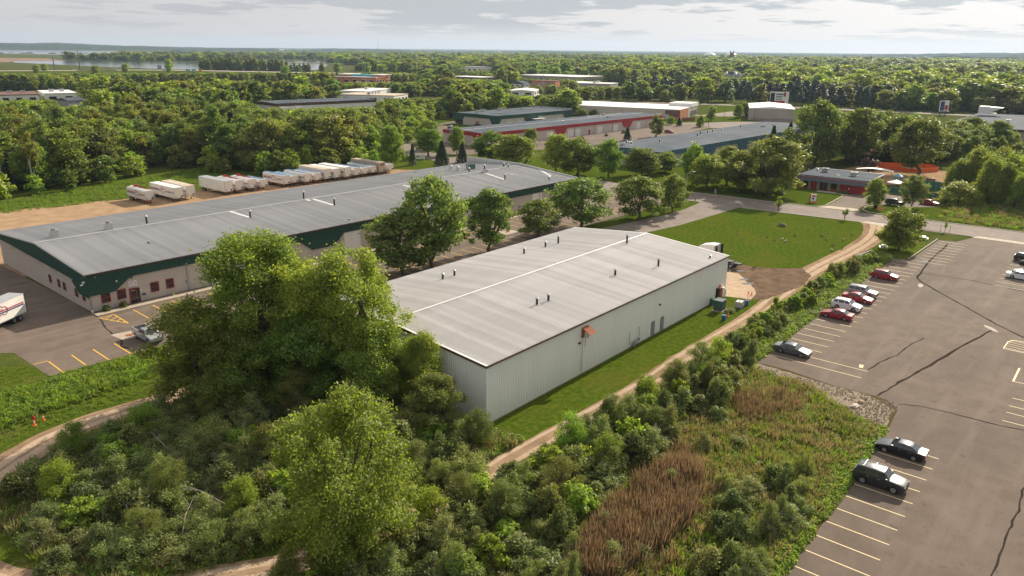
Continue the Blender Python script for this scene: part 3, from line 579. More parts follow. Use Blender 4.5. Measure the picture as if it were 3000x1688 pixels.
MB().box(hx+0.28, hx+0.36, -0.043, -0.037, 0.2, 5.05).build('rust_streak', 'rust_stain', wl_)
MB().box(hx+0.9, hx+0.98, -0.043, -0.037, 3.6, 5.05).build('rust_streak', 'rust_stain', wl_); MB().box(hx-0.02, hx+0.03, -0.043, -0.037, 0.3, 5.0).build('rust_streak', 'rust_stain', wl_)
entry_door(wh, 92.6-WX, 93.6-WX, 2.25, -0.04); entry_door(wh, 95.3-WX, 96.3-WX, 2.25, -0.04)
wall_light(wh, 74.2-WX, -0.04, 4.5); wall_light(wh, 94.7-WX, -0.04, 4.4)
m = MB()                                      # gas meter with risers
m.path([(29.9,-0.15,2.5),(29.9,-0.15,0.75),(30.6,-0.3,0.6),(31.6,-0.35,0.6),(31.6,-0.35,0.9),(32.4,-0.3,0.9),(32.4,-0.15,2.6)],0.05); m.tube((30.9,-0.35,0.0),(30.9,-0.35,0.7),0.08); m.box(31.1,31.5,-0.6,-0.25,0.55,1.0); m.tube((30.7,-0.4,0.35),(30.7,-0.4,0.75),0.22,0.22,10,1); m.box(31.9,32.2,-0.5,-0.2,0.7,1.05,1)
m.build('gas_meter', ['galv', 'door_grey'], wh)
def cab(x0, x1, z0, z1, d, mm, nm='switch_cabinet'):
    o = MB().box(x0-WX, x1-WX, -d, -0.04, z0, z1).build(nm, mm, wh); return o
cab(113.9,114.4,0.2,2.35,0.35,'black'); cab(114.5,115.3,0.35,2.3,0.5,'rust'); cab(115.5,116.3,0.5,2.1,0.55,'white_paint'); cab(116.5,117.1,0.4,1.6,0.45,'galv'); cab(115.0,115.3,2.3,2.75,0.25,'cone_orange')
m = MB(); m.path([(114.1-WX,-0.2,0),(114.1-WX,-0.2,0.3)],0.06); m.path([(115.9-WX,-0.3,0),(115.9-WX,-0.3,0.5)],0.06); m.path([(116.8-WX,-0.2,0),(116.8-WX,-0.2,0.4)],0.06); m.path([(114.9-WX,-0.25,0),(114.9-WX,-0.25,0.4)],0.07); m.build('conduit','galv',wh)
overhead_door(wh, 0, 0.01, 0.01, 5) if False else None

# ---- 2. long building with dark green fascia
BX, BY, BR, BL, BW, BE, BRG = 44.0, 121.5, -0.0268, 126.0, 42.0, 6.23, 7.7
bb = thing('industrial_building', 'long beige industrial building with dark green fascia and grey metal roof', 'building', (BX, BY, 0), BR)
wall2 = MB().prism([(0.3,0),(BW-0.3,0),(BW-0.3,BE-0.1),(BW/2,BRG-0.12),(0.3,BE-0.1)], 0.3, BL-0.3, ax='x').build('wall', 'wall_beige', bb)
n2 = 138; pw2 = BL/n2
me_ = wall_panel_mesh('wall_panel', pw2, lambda u: 0.1, lambda u: 5.4, 'wall_beige')
for i in range(n2): put('wall_panel', me_, wall2, (i*pw2, 0.22, 0))
ng2 = 46; gw2 = BW/ng2; me3 = wall_panel_mesh('wall_panel', gw2, lambda u: 0.1, lambda u: 5.4, 'wall_beige')
for i in range(ng2): put('wall_panel', me3, wall2, (0.22, BW-i*gw2, 0), R(-90))
fas = MB().box(BL-0.1, BL, 0, BW, 3.5, BE).build('fascia', 'fascia_green', bb)
def lerp_pts(P):
    def f(u):
        for (a, za), (b, zb) in zip(P[:-1], P[1:]):
            if u <= b: return za+(zb-za)*max(0, (u-a))/(b-a)
        return P[-1][1]
    return f
fb = lerp_pts([(0,2.7),(4.0,2.7),(6.6,4.6),(38,4.55),(40.8,2.4),(46,2.4),(48.4,4.55),(84,4.55),(86.5,2.5),(90,2.5),(92.5,4.55),(BL-6,4.55),(BL-3.5,2.5),(BL,2.5)])
flat_me = None
for i in range(n2):
    a = fb(i*pw2); b = fb((i+1)*pw2); br = [q for q in (4.0,6.6,38,40.8,46,48.4,84,86.5,90,92.5,BL-6,BL-3.5) if i*pw2 < q < (i+1)*pw2]
    if abs(a-4.55) < 0.02 and abs(b-4.55) < 0.02 and not br:
        if flat_me is None: flat_me = wall_panel_mesh('fascia_panel', pw2, lambda u: 4.55, lambda u: BE, 'fascia_green', rh=0.04)
        me = flat_me
    else: me = wall_panel_mesh('fascia_panel', pw2, lambda u, i=i: fb(i*pw2+u), lambda u: BE, 'fascia_green', rh=0.04)
    put('fascia_panel', me, fas, (i*pw2, -0.02, 0))
gbf = lerp_pts([(0,2.4),(3.8,2.4),(6.8,4.4),(37,5.0),(BW,5.0)])
gt = lambda y: BE+(BRG-BE)*(1-abs(y-BW/2)/(BW/2))
for i in range(ng2):
    y0 = BW-i*gw2
    me = wall_panel_mesh('fascia_panel', gw2, lambda u, y0=y0: gbf(y0-u), lambda u, y0=y0: gt(y0-u)-0.02, 'fascia_green', rh=0.04)
    put('fascia_panel', me, fas, (-0.02, y0, 0), R(-90))
rf2 = MB().prism([(-0.1,BE-0.05),(BW/2,BRG-0.05),(BW+0.1,BE-0.05),(BW+0.1,BE-0.1),(BW/2,BRG-0.1),(-0.1,BE-0.1)], -0.05, BL+0.05, ax='x').build('roof', 'roof_grey', bb)
ma = roof_panel_mesh('roof_panel', pw2, -0.15, BE-0.01, BW/2, BRG, 'roof_grey'); mb_ = roof_panel_mesh('roof_panel', pw2, BW+0.15, BE-0.01, BW/2, BRG, 'roof_grey')
for i in range(n2): put('roof_panel', ma, rf2, (i*pw2, 0, 0)); put('roof_panel', mb_, rf2, (i*pw2, 0, 0))
MB().prism([(BW/2-0.3,BRG+0.03),(BW/2,BRG+0.09),(BW/2+0.3,BRG+0.03),(BW/2,BRG+0.06)], -0.05, BL, ax='x').build('ridge_cap','roof_grey',rf2)
MB().box(-0.15, BL+0.1, -0.27, -0.16, BE-0.2, BE+0.02).build('gutter','trim_brown',bb)
m = MB(); m.prism([(-0.15,BE-0.2),(BW/2,BRG-0.17),(BW/2,BRG+0.08),(-0.15,BE+0.06)], -0.2, -0.1, ax='x'); m.prism([(BW/2,BRG-0.17),(BW+0.15,BE-0.2),(BW+0.15,BE+0.06),(BW/2,BRG+0.08)], -0.2, -0.1, ax='x'); m.build('rake_trim','galv',bb)
MB().prism([(-0.1,BE-1.2),(BW+0.1,BE-1.2),(BW+0.1,8.35),(BW/2,8.3),(-0.1,BE+0.35)], BL+0.08, BL+0.3, ax='x').build('parapet','galv',bb)
MB().box(0.25, BL-0.25, 0.25, BW-0.25, -0.3, 0.1).build('foundation','concrete',bb)
yw = 0.19
for a, b in ((1.9,3.1),(4.3,5.5),(9.6,10.8),(12.2,13.3)): window(bb, a, b, 1.25, 2.7, yw)
for y in (2.6,5.5,10.6,13.0,16.9): window(bb, -y-0.45, -y+0.45, 1.55, 2.75, 0.19, 'brown_frame', R(-90))
d = entry_door(bb, 6.2, 7.15, 2.45, yw, 'glass', 'red_frame'); MB().box(7.3, 7.75, yw-.05, yw, 0.1, 2.45).build('side_pane','glass',d)
lt = text_mesh('OFFICE', 0.2); lt.materials.append(MAT['white_paint']); lo_ = put('lettering', lt, d, (6.68, yw-0.065, 2.12)); lo_.rotation_euler = (R(90), 0, 0)
# sign board with the two-lobed emblem
def emblem(parent, loc, rx, w, flip=0, rz=0.0):
    """two overlapping loops outlined red then blue, lettering inside; built in the XZ plane facing -Y"""
    piv = parent
    def lobes(r1, r2, dx, n=40):
        o = []
        for i in range(n):
            t = 2*math.pi*i/n; c, s = math.cos(t), math.sin(t)
            # polar union of two circles
            best = 0
            for cx_, cz_, r_ in ((-dx, 0.06*w, r1), (dx, -0.02*w, r2)):
                bq = c*cx_+s*cz_; disc = bq*bq-(cx_*cx_+cz_*cz_-r_*r_)
                if disc > 0: best = max(best, bq+math.sqrt(disc))
            o.append((c*best, s*best))
        return o
    def ring(A, B, y, name, mm):
        k = len(A); vs = [(a, y, b) for a, b in A]+[(a, y, b) for a, b in B]
        fs = [(i, (i+1) % k, k+(i+1) % k, k+i) for i in range(k)]
        return MB().add(vs, fs).build(name, mm, piv)
    L0 = lobes(0.36*w, 0.31*w, 0.2*w); L1 = lobes(0.315*w, 0.265*w, 0.2*w); L2 = lobes(0.27*w, 0.22*w, 0.2*w)
    out = [ring(L0, L1, 0, 'emblem_outline', 'stripe_red'), ring([(a*.985, b*.985) for a, b in L1], [(a*.93, b*.93) for a, b in L1], -0.003, 'emblem_inline', 'stripe_blue')]
    ob = []
    for txt, dx, dz, mm in (('VITA', -0.2*w, 0.09*w, 'stripe_red'), ('PLUS', 0.13*w, -0.09*w, 'stripe_blue')):
        t_ = text_mesh(txt, 0.24*w, shear=0.15); t_.materials.append(MAT[mm]); q = put('lettering', t_, piv, (dx, -0.004, dz)); q.rotation_euler = (R(90), 0, 0); ob.append(q)
    out += ob
    for q in out: q.matrix_local = Matrix.Translation(loc) @ Matrix.Rotation(rz, 4, 'Z') @ q.matrix_local if q in ob else Matrix.Translation(loc) @ Matrix.Rotation(rz, 4, 'Z')
    return out
sb = MB().box(6.15, 7.45, yw-0.1, yw-0.04, 2.85, 3.75).build('sign_board','white_paint',bb); emblem(sb, (6.8, yw-0.115, 3.3), 0, 0.95)
wall_light(bb, 6.75, yw, 4.25); wall_light(bb, 1.2, -0.06, 5.7); wall_light(bb, 4.3, -0.06, 4.3, m='white_paint')
for y in (5.5,12.5,15,20,27,34): wall_light(bb, -y, -0.07, 4.2+(0.3 if y > 10 else 0.2), (0,0,0), R(-90), 'steel')
m = MB(); m.box(-0.5,-0.1,0.3,0.55,4.9,5.1); m.tube((-0.35,0.42,4.7),(-0.8,0.42,4.6),0.1,0.12,8); m.build('security_camera','white_paint',bb)
MB().box(7.95,8.2,yw-.04,yw,1.7,1.95).build('notice','white_paint',bb); MB().box(8.05,8.6,yw-.2,yw,1.05,1.3).build('mail_slot','stripe_blue',bb)
for x in (15.4,18.2): MB().box(x,x+.3,yw-.04,yw,1.4,1.9).build('notice','teal',bb)
for a, b in ((20.6,24.2),(48.6,52.3),(72,75.6),(96.2,98.8),(107.5,111)): overhead_door(bb, a, b, 4.3, yw)
for a in (47.0,26.5,69.5,101.8): entry_door(bb, a, a+1.0, 2.15, yw)
for a, b in ((20.6,24.2),(48.6,52.3),(96.2,98.8)):
    pass
for x in (0.1,15.8,31.5,47.3,63,78.8,94.5,110.2): MB().box(x, x+0.14, 0.02, 0.18, 0.1, 4.4).build('downspout','wall_tan',bb)
m = MB(); m.tube((0.05,-0.35,0),(0.05,-0.35,0.5),0.12,0.16); m.build('drain_boot','white_paint',bb)
def on2(x, y): # world -> local
    dx, dy = x-BX, y-BY; c, s = math.cos(-BR), math.sin(-BR); return dx*c-dy*s, dx*s+dy*c
for x, y in ((48.6,145.3),(57.2,143.6)): lx, ly = on2(x, y); hvac(rf2, lx, ly, gt(ly)+0.03, 1.3, 1.1, 1.25)
for x, y, hh in ((64,142.9,1.7),(80.9,134.9,1.6),(98.4,141.6,1.9),(100,132.9,1.8),(126.2,132.5,1.4),(159.3,142.3,1.2),(151.2,140.7,1.3),(151.8,128.4,1.6),(165.4,140.4,1.1),(165.7,138.9,0.8),(162,121.6,0.9),(58.5,131,0.4),(95,121.8,0.4)):
    lx, ly = on2(x, y); vent_pipe(rf2, lx, ly, gt(ly)+0.03, hh, 0.17)
for x, y in ((154.25,150.6),(153,146.7)):
    lx, ly = on2(x, y); z = gt(ly); m = MB(); m.tube((lx,ly,z),(lx,ly,z+0.9),0.55,0.5,12); m.tube((lx,ly,z+0.9),(lx,ly,z+1.1),0.75,0.75,12); m.tube((lx,ly,z+1.1),(lx,ly,z+1.5),0.55,0.3,12); m.build('exhaust_fan','galv',rf2)
lx, ly = on2(157.1,145.6); hvac(rf2, lx, ly, gt(ly), 2.2, 1.6, 1.5, 'transformer_green'); lx, ly = on2(154,137.6); hvac(rf2, lx, ly, gt(ly), 1.5, 1.2, 0.9, 'galv')
def flash(x0, y0, x1, y1, w=0.75):
    a = on2(x0, y0); b = on2(x1, y1); d = Vector((b[0]-a[0], b[1]-a[1])).normalized(); n = Vector((-d.y, d.x))*w/2
    MB().poly([(a[0]-n.x,a[1]-n.y,gt(a[1]-n.y)+0.08),(b[0]-n.x,b[1]-n.y,gt(b[1]-n.y)+0.08),(b[0]+n.x,b[1]+n.y,gt(b[1]+n.y)+0.08),(a[0]+n.x,a[1]+n.y,gt(a[1]+n.y)+0.08)]).build('flashing_strip','flashing',rf2)
flash(80.4,141.4,80.9,134.9); flash(98.6,141.2,98.3,139.2); flash(99.8,140.2,100,132.6); flash(125.5,139,126.2,132.5); flash(159.5,141.5,158.8,131.5); flash(153.6,136.8,151.8,128.2); flash(171,132,166,124)
for x in (51.0,53.9,95.2,99.9): 
    tag(MB().tube((0,0,0),(0,0,1.15),0.11,0.11,10).build('bollard','bollard',None,(BX+x*math.cos(BR)-0.5*math.sin(BR)*-1, BY+x*math.sin(BR)-0.75,0)), {51.0:'yellow steel bollard left of the nearest white overhead door',53.9:'yellow steel bollard right of the nearest white overhead door',95.2:'yellow steel bollard left of the white overhead door behind the oaks',99.9:'yellow steel bollard right of the white overhead door behind the oaks'}[x], 'bollard', 'yellow bollards at the overhead doors')

# ---- generic flat-roofed industrial block
def block(name, label, cat, org, rz, Lx, Wy, h, fas_m, roof_m='roof_membrane', wall_m='wall_beige', drops=(), fh=1.5, doors=(), ent=(), wins=(), lfas=True, ldrops=(), rtus=(), pipes=(), bays=0, ridge=0.35, dropz=1.6, doorh=3.2):
    t = thing(name, label, cat, (*org, 0), rz)
    MB().box(0.1, Lx-0.1, 0.1, Wy-0.1, 0, h-0.2).build('wall', wall_m, t)
    r_ = MB().prism([(0.0,h-0.15),(Wy,h-0.15),(Wy,h+0.02),(Wy/2,h+ridge),(0.0,h+0.02)], 0, Lx, ax='x').build('roof', roof_m, t)
    if fas_m:
        P = [(0, h-fh)] if not (drops and drops[0][0] <= 0) else []
        for a, b in drops: P += [(a-2.2, h-fh), (a, dropz), (b, dropz), (b+2.2, h-fh)]
        P = [(max(0, min(Lx, a)), z) for a, z in P]+[(Lx, P[-1][1] if P else h-fh)]
        bot = [(a, z) for a, z in P]
        MB().prism(bot+[(Lx, h+0.12), (0, h+0.12)], -0.15, 0.05, ax='y').build('fascia', fas_m, t)
        if lfas:
            Q = [(0, h-fh)] if not ldrops else []
            for a, b in ldrops: Q += [(max(0, a-2.2), h-fh if a > 0 else dropz), (a, dropz), (b, dropz), (b+2.2, h-fh)]
            Q += [(Wy, Q[-1][1])]
            MB().prism([(a, z) for a, z in Q]+[(Wy, h+0.12), (0, h+0.12)], -0.15, 0.05, ax='x').build('fascia', fas_m, t)
    if bays:
        for i in range(1, bays):
            MB().box(Lx*i/bays-0.06, Lx*i/bays+0.06, -0.26, -0.155, 0, h).build('downspout', fas_m or 'wall_tan', t)
    for a, b in doors: overhead_door(t, a, b, doorh, 0.06, 5)
    for a in ent: entry_door(t, a, a+1.3, 2.3, 0.06, 'red_frame')
    for a, b, z0, z1 in wins: window(t, a, b, z0, z1, 0.06, 'brown_frame')
    for a in rtus: hvac(r_, a[0], a[1], h+0.02+ridge*(1-abs(a[1]-Wy/2)/(Wy/2)), *(a[2:] or (1.6,1.4,1.1)))
    for a, b, c_ in pipes: vent_pipe(r_, a, b, h+0.02+ridge*(1-abs(b-Wy/2)/(Wy/2)), c_, 0.2, fl=1.2)
    return t, r_
rb, rr_ = block('industrial_building', 'long grey building with bright red fascia and a lettered sign board', 'building', (240,215), -0.05, 139, 25, 5.7, 'fascia_red', 'roof_membrane', 'wall_beige',
      drops=((-3,1.5),(49,54),(103,108.5)), fh=1.35, doors=((41.5,45.5),(57,61),(62.5,66),(80,84),(93.5,97.3),(114.5,118)), ent=(73,127), ldrops=((0,4),), bays=9, pipes=((8,14,0.8),(20,18,0.7),(36,15,0.8),(60,6,1.1),(62,19,0.9),(90,14,0.9),(105,17,1.2),(108,17,1.2)), rtus=((100,8,2.2,1.6,0.7),(112,20,1.8,1.4,0.6)), ridge=0.5)
MB().box(0.2,138.8,12.3,12.7,6.2,6.26).build('ridge_strip','flashing',rr_); MB().box(95,126,17.5,18.2,6.1,6.15).build('ridge_strip','flashing',rr_)
sg = MB().box(-0.32,-0.18,13.5,20.5,4.15,5.45).build('sign_board','galv',rb); MB().box(-0.36,-0.33,13.8,20.2,4.4,5.2).build('sign_face','stripe_blue',sg)
MB().box(-0.40,-0.37,14.2,19.8,4.75,5.1).build('sign_stripe','galv',sg); MB().box(-0.43,-0.405,15.2,16.2,4.72,5.08).build('sign_spot','tarp_sky',sg)
gb2, gr2 = block('industrial_building', 'dark green-trimmed building with notched fascia standing behind the red one', 'building', (306,264.3), -0.045, 63, 32, 6.0, 'fascia_green', 'roof_membrane', 'wall_beige',
      drops=((-3,1.0),(23,31),(57,64)), fh=1.7, doors=((8,10.6),(17,19.6),(36,38.6),(50,52.6)), ldrops=((0,3.5),(27,32)), rtus=((8,22,2.6,2,1.3),(14,24,2.6,2,1.3),(28,24,2.8,2,1.4),(41,20,1.6,1.2,0.8)), pipes=((8,6,1.0),(9.5,6,0.9)), dropz=1.2, doorh=2.4, ridge=0.3)
MB().box(62.6,63,0,32,6,6.8).build('parapet','galv',gb2); MB().box(-0.2,0.05,14,15.6,0.02,2.3).build('door','red_frame',gb2); MB().box(-0.3,3,26,31,0.3,2.3).build('window','glass',gb2); MB().box(27,36,-3.2,-0.3,3.0,3.2).build('canopy','white_paint',gb2)
bl2, br2 = block('industrial_building', 'long building with blue fascia and dark grey flat roof behind the oaks', 'building', (236,129.5), -0.05, 140, 27, 6.0, 'fascia_blue', 'roof_membrane', 'wall_tan',
      drops=((-3,3),(33,38),(60,66)), fh=1.6, doors=((20,24),(44,48),(72,76)), ldrops=(), bays=8, pipes=((12,22,1.1),(9,19,1.1),(10.5,19,1.1),(22,14,1.4),(52,15,1.4),(60,18,1.5),(66,18,1.3),(74,20,1.2),(84,21,0.9),(100,20,1.4),(116,12,1.3),(30,5,0.8)), rtus=((5,19,1.6,1.2,0.9),(110,14,2.0,1.4,0.9)), ridge=0.4)
# ---- low red office with shingled mansard
of = thing('office_building', 'low red office with dark shingled eave and two rooftop units', 'building', (234.2,60.2,0), 0.02)
MB().box(0.2,17.3,0.15,20.3,0,3.6).build('wall','fascia_red',of)
r_ = MB().box(0.9,17.5,-0.1,20.6,3.55,3.9).build('roof','roof_dark',of); MB().box(17.3,17.6,-0.12,20.62,3.9,4.1).build('parapet','white_paint',r_); MB().box(0.9,17.3,-0.15,-0.02,3.7,4.05).build('parapet','white_paint',r_)
man = MB().prism([(-0.9,2.55),(-0.8,2.5),(0.95,3.5),(0.95,3.95),(0.85,3.97)], -0.3, 20.9, ax='y')
man = MB().add([(-0.9,-0.3,2.5),(-0.9,20.9,2.5),(0.95,20.9,3.97),(0.95,-0.3,3.97),(0.2,-0.3,2.5),(0.2,20.9,2.5)],[(0,3,2,1),(0,1,5,4),(0,4,3),(1,2,5)]).build('mansard','shingle',of)
sh_me = MB().box(0,0.5,0,20.9,0,0.035).mesh('shingle_course','shingle')
for i in range(7):
    o_ = put('shingle_course', sh_me, man, (-0.92+i*0.265,-0.2+0.02*(i%2),2.50+i*0.21)); o_.rotation_euler = (0, -math.atan2(1.47,1.85), 0); o_.scale = (0.55,0.99,1)
for y0, y1 in ((16.2,17.0),(13.6,14.4),(10.4,11.2),(7.8,8.5),(18.4,19.2)): MB().box(-0.05,0.25,y0,y1,0,2.9).build('stone_pier','stone_col',of)
window(of,-18.3,-17.1,0.8,2.2,0.18,'black',R(-90)); window(of,-10.3,-8.6,0.9,2.1,0.18,'black',R(-90))
dd = MB().box(0.1,0.24,11.3,13.5,0.02,2.3).build('door','glass',of); MB().box(0.06,0.1,12.3,12.45,0.02,2.3).build('door_frame','red_frame',dd); MB().box(0.06,0.1,11.3,11.4,0.02,2.3).build('door_frame','red_frame',dd)
MB().box(0.14,0.19,1.5,4.4,0.05,2.4).build('overhead_door','fascia_red',of); MB().box(0.1,0.14,5.0,5.3,1.0,1.5).build('notice','white_paint',of)
for y, x in ((15.6,11),(6.4,8.5)): hvac(r_, x, y, 3.92, 1.8, 1.8, 1.2, 'galv')
vent_pipe(r_, 12.5, 18.5, 3.9, 0.6, 0.2); vent_pipe(r_, 7, 11, 3.9, 0.4, 0.1); vent_pipe(r_, 6.5, 10.2, 3.9, 0.3, 0.1)
# ---- beige metal shed, right-hand flat roofed block, brick-fronted shop
sh, shr = block('storage_shed', 'plain beige metal shed with a pale low gable roof beside the billboard', 'shed', (458,164), 0.42, 46, 26, 7.0, None, 'roof_tpo', 'wall_tan', ridge=1.1, bays=6)
MB().box(-0.5,-0.05,1,25,1.2,1.35).build('rail','wall_tan',sh)
tag(MB().box(0,10,0,2.6,0.1,2.7).build('container','wall_tan',None,(455,180,0),rz=-0.9), 'tan shipping container at the corner of the beige shed', 'container')
rbk, rbr = block('industrial_building', 'wide grey flat-roofed building at the right edge with white rooftop units', 'building', (407,-40), 0.0, 100, 118, 7.0, None, 'roof_dark', 'wall_tan', ridge=0.6)
MB().box(-0.3,-0.02,0,118,6.5,6.9).build('eave_trim','black',rbk)
for x, y, s in ((19,109,2.4),(19,95,1.8),(38,95,1.8)): hvac(rbr, x, y, 7.6, s*1.3, s, 1.2, 'white_paint')
for y in (112,80):
    m = MB(); m.box(80,86,y-5,y+3,8.2,8.5); m.prism([(80,8.5),(86,8.5),(86,12),(80,12)], y-2, y+3, ax='y'); m.prism([(y-8,11.6),(y-2,8.6),(y-2,11.8)], 80, 86, ax='x'); m.build('skylight_monitor','white_paint',rbr)
rt_, rtr = block('shop', 'pale-roofed shop with brick base and white overhead door beyond the red building', 'shop', (457,226), 1.78, 86, 40, 6.0, None, 'roof_tpo', 'wall_beige', ridge=0.3)
# its long front faces -X side: add details on local +Y... front is local y=Wy side
MB().box(0.0,22,39.9,40.15,0,1.6).build('brick_base','brick',rt_); MB().box(-0.1,0.0,22,40.1,0,5.9).build('brick_wall','brick',rt_); MB().box(0,9,39.95,40.2,1.6,5.4).build('brick_wall','brick_dark',rt_)
MB().box(-0.2,14,-1,16,6.0,8.2).build('parapet_block','wall_cream',rt_); MB().box(11,14.5,39.95,40.22,0,3.4).build('overhead_door','door_white',rt_); MB().box(6.5,9,40.2,40.3,0,3.0).build('door','galv',rt_)
for xx in (17,19.5): MB().box(xx,xx+1.1,39.95,40.25,0,2.2).build('door','white_paint',rt_)
for i in range(3): MB().box(-0.3,-0.1,2+i*5,5+i*5,1,4).build('window','glass',rt_)
# ---- background buildings, each with its own parts
def far_b(name, label, cat, c, rz, Lx, Wy, h, wall_m, roof_m, wins=0, par=True, units=0, gable=0, wm='glass'):
    t = thing(name, label, cat, (*c, 0), rz)
    w_ = MB().box(0, Lx, 0, Wy, 0, h).build('wall', wall_m, t)
    if gable: rr = MB().prism([(-0.5,h-0.05),(Wy+0.5,h-0.05),(Wy/2,h+gable)], -0.5, Lx+0.5, ax='x').build('roof', roof_m, t)
    else:
        rr = MB().box(-0.3, Lx+0.3, -0.3, Wy+0.3, h+0.02, h+0.5).build('roof', roof_m, t)
    for i in range(units): hvac(rr, Lx*(i+1)/(units+1), Wy*0.5, h+0.5, 3, 2.4, 1.8)
    for i in range(wins):
        a = Lx*(i+0.25)/wins; b = Lx*(i+0.75)/wins; f_ = MB().box(a, b, -0.12, 0.02, h*0.35, h*0.75).build('window', 'white_paint', t); MB().box(a+.2, b-.2, -0.2, -0.125, h*0.38, h*0.72).build('pane', wm, f_)
        a = Wy*(i+0.25)/wins; b = Wy*(i+0.75)/wins; f_ = MB().box(-0.12, 0.02, a, b, h*0.35, h*0.75).build('window', 'white_paint', t); MB().box(-0.2, -0.125, a+.2, b-.2, h*0.38, h*0.72).build('pane', wm, f_)
    return t, rr
far_b('factory','pale blue-grey factory with rust-red roof at the far left edge','factory',(186,612),-0.25,24,38,6,'wall_cream','brick_dark',3,units=2)
far_b('factory','white-roofed factory wing at the far left beside the red roof','factory',(212,604),-0.25,20,44,6.4,'wall_cream','roof_tpo',2,units=2)
far_b('shed','small grey metal shed poking out of the left woods','shed',(196,522),0.2,12,12,6.5,'galv','roof_membrane',0,gable=1.5)
far_b('shed','low brown-roofed shed among the left woods','shed',(164,478),0.3,10,16,4,'wall_cream','brick_dark',0,gable=1)
t, r0 = block('industrial_building','long grey building with dark fascia seen over the woods','building',(276,418),-0.13,72,30,6.0,'trim_brown','roof_membrane','wall_cream',fh=1.6,doors=((6,9),(16,19)),pipes=((8,25,1),(20,26,1),(44,25,1)),ridge=0.3)
MB().box(2,5,-2.5,-0.3,1,3.6).build('storage_tank','white_paint',t); MB().box(12,15,-2.5,-0.3,1,3.6).build('storage_tank','white_paint',t)
far_b('building','low building with bright white upper roof beyond the long grey one','building',(398,478),0.42,46,24,6.5,'wall_cream','roof_tpo',0,units=1)
far_b('building','cream building with tan flat roof and small rooftop units','building',(386,434),0.42,26,44,5.5,'wall_cream','roof_tan',4,units=4)
t, r0 = far_b('office_block','orange brick office with raised towers and white roof band in the distance','building',(545,640),0.32,30,52,9,'brick','roof_tpo',5,units=0)
for y0, y1, zz in ((-2,9,12.5),(38,50,12.5)): q = MB().box(8,26,y0,y1,9.5,zz-1.2).build('tower','brick',t); MB().box(6.5,27.5,y0-1.5,y1+1.5,zz-1.2,zz-0.5).build('canopy','white_paint',q)
MB().box(10,24,10,37,9.5,11.5).build('penthouse','teal',t); MB().box(-6,0,4,20,0,4).build('annexe','brick',t); MB().box(-6.3,0,3.7,20.3,4.02,4.5).build('annexe_roof','roof_tpo',t)
MB().box(-3,20,-16,-1,3.2,3.6).build('canopy','white_paint',t)
far_b('warehouse','huge white-roofed warehouse in the middle distance','warehouse',(757,526),0.0,52,92,8,'wall_tan','roof_tpo',9)
far_b('building','brown building with white flat roof left of the huge white-roofed warehouse','building',(706,634),0.0,26,52,5.5,'brick_dark','roof_tpo',4)
far_b('office_block','distant pale grey office block standing over the trees','building',(918,824),0.1,24,40,11,'wall_cream','galv',4)
far_b('building','distant dark brick block beside the pond','building',(840,880),0.2,22,34,9,'brick_dark','brick_dark',4)
t, r0 = far_b('building','orange brick hall with a row of arched windows in the distance','building',(684,508),0.3,16,28,6,'brick','brick_dark',0)
for i in range(6): 
    f_ = MB().prism([(2+i*4.2,1.6),(4.6+i*4.2,1.6),(4.6+i*4.2,3.8),(3.3+i*4.2,4.8),(2+i*4.2,3.8)], -0.15, 0.02, ax='x').build('window','white_paint',t); MB().prism([(2.3+i*4.2,1.8),(4.3+i*4.2,1.8),(4.3+i*4.2,3.7),(3.3+i*4.2,4.5),(2.3+i*4.2,3.7)], -0.25, -0.16, ax='x').build('pane','glass',f_)
far_b('building','low white-roofed building behind the orange brick hall','building',(700,472),0.0,20,36,5,'wall_tan','roof_tpo',3)
far_b('building','brown building with white flat roof and roof hatches right of the brick hall','building',(672,430),0.25,26,38,6,'wall_tan','roof_tpo',0,units=3)
far_b('garage','white service garage with metal roof beside the main road','garage',(528,414),0.55,34,22,5,'wall_cream','roof_tpo',2,gable=1)
far_b('house','pale house with grey gable roof among the distant trees','house',(642,516),0.2,12,18,4,'white_paint','roof_membrane',3,gable=3)
t, r0 = far_b('house','large white house with grey gables on the wooded rise','house',(1010,440),0.2,14,26,8,'white_paint','roof_membrane',3,gable=5)
MB().prism([(4,8),(10,8),(7,12)], -4, 3, ax='x').build('dormer','white_paint',r0); MB().prism([(16,8),(22,8),(19,12)], -4, 3, ax='x').build('dormer','white_paint',r0)
t = thing('church_tower', 'dark church tower rising from the distant trees', 'tower', (2290,1033,0), 0.4)
MB().box(-6,6,-6,6,0,33).build('shaft','brick_dark',t)
for sx in (-5,5):
    for sy in (-5,5): MB().box(sx-1.3,sx+1.3,sy-1.3,sy+1.3,33.02,38).build('pinnacle','brick_dark',t)
for sy in (-3,1): MB().box(-6.2,-6.02,sy,sy+2,24,31).build('louvre','black',t)
for x, y, lb in ((3110,1502,'left of two white storage domes on the horizon'),(3160,1430,'right of two white storage domes on the horizon')):
    vs = []; fs = []; n = 20
    for j in range(6):
        a = j/5*math.pi/2
        for i in range(n): b = 2*math.pi*i/n; vs.append((27*math.cos(a)*math.cos(b)+0.001, 27*math.cos(a)*math.sin(b), 14+15*math.sin(a)))
    for j in range(5):
        for i in range(n): fs.append((j*n+i, j*n+(i+1)%n, (j+1)*n+(i+1)%n, (j+1)*n+i))
    t = thing('storage_dome', lb, 'dome', (x,y,0)); MB().add(vs,fs).build('dome_shell','white_paint',t,smooth=True); MB().tube((0,0,0),(0,0,14),27,27,24).build('drum_wall','white_paint',t)
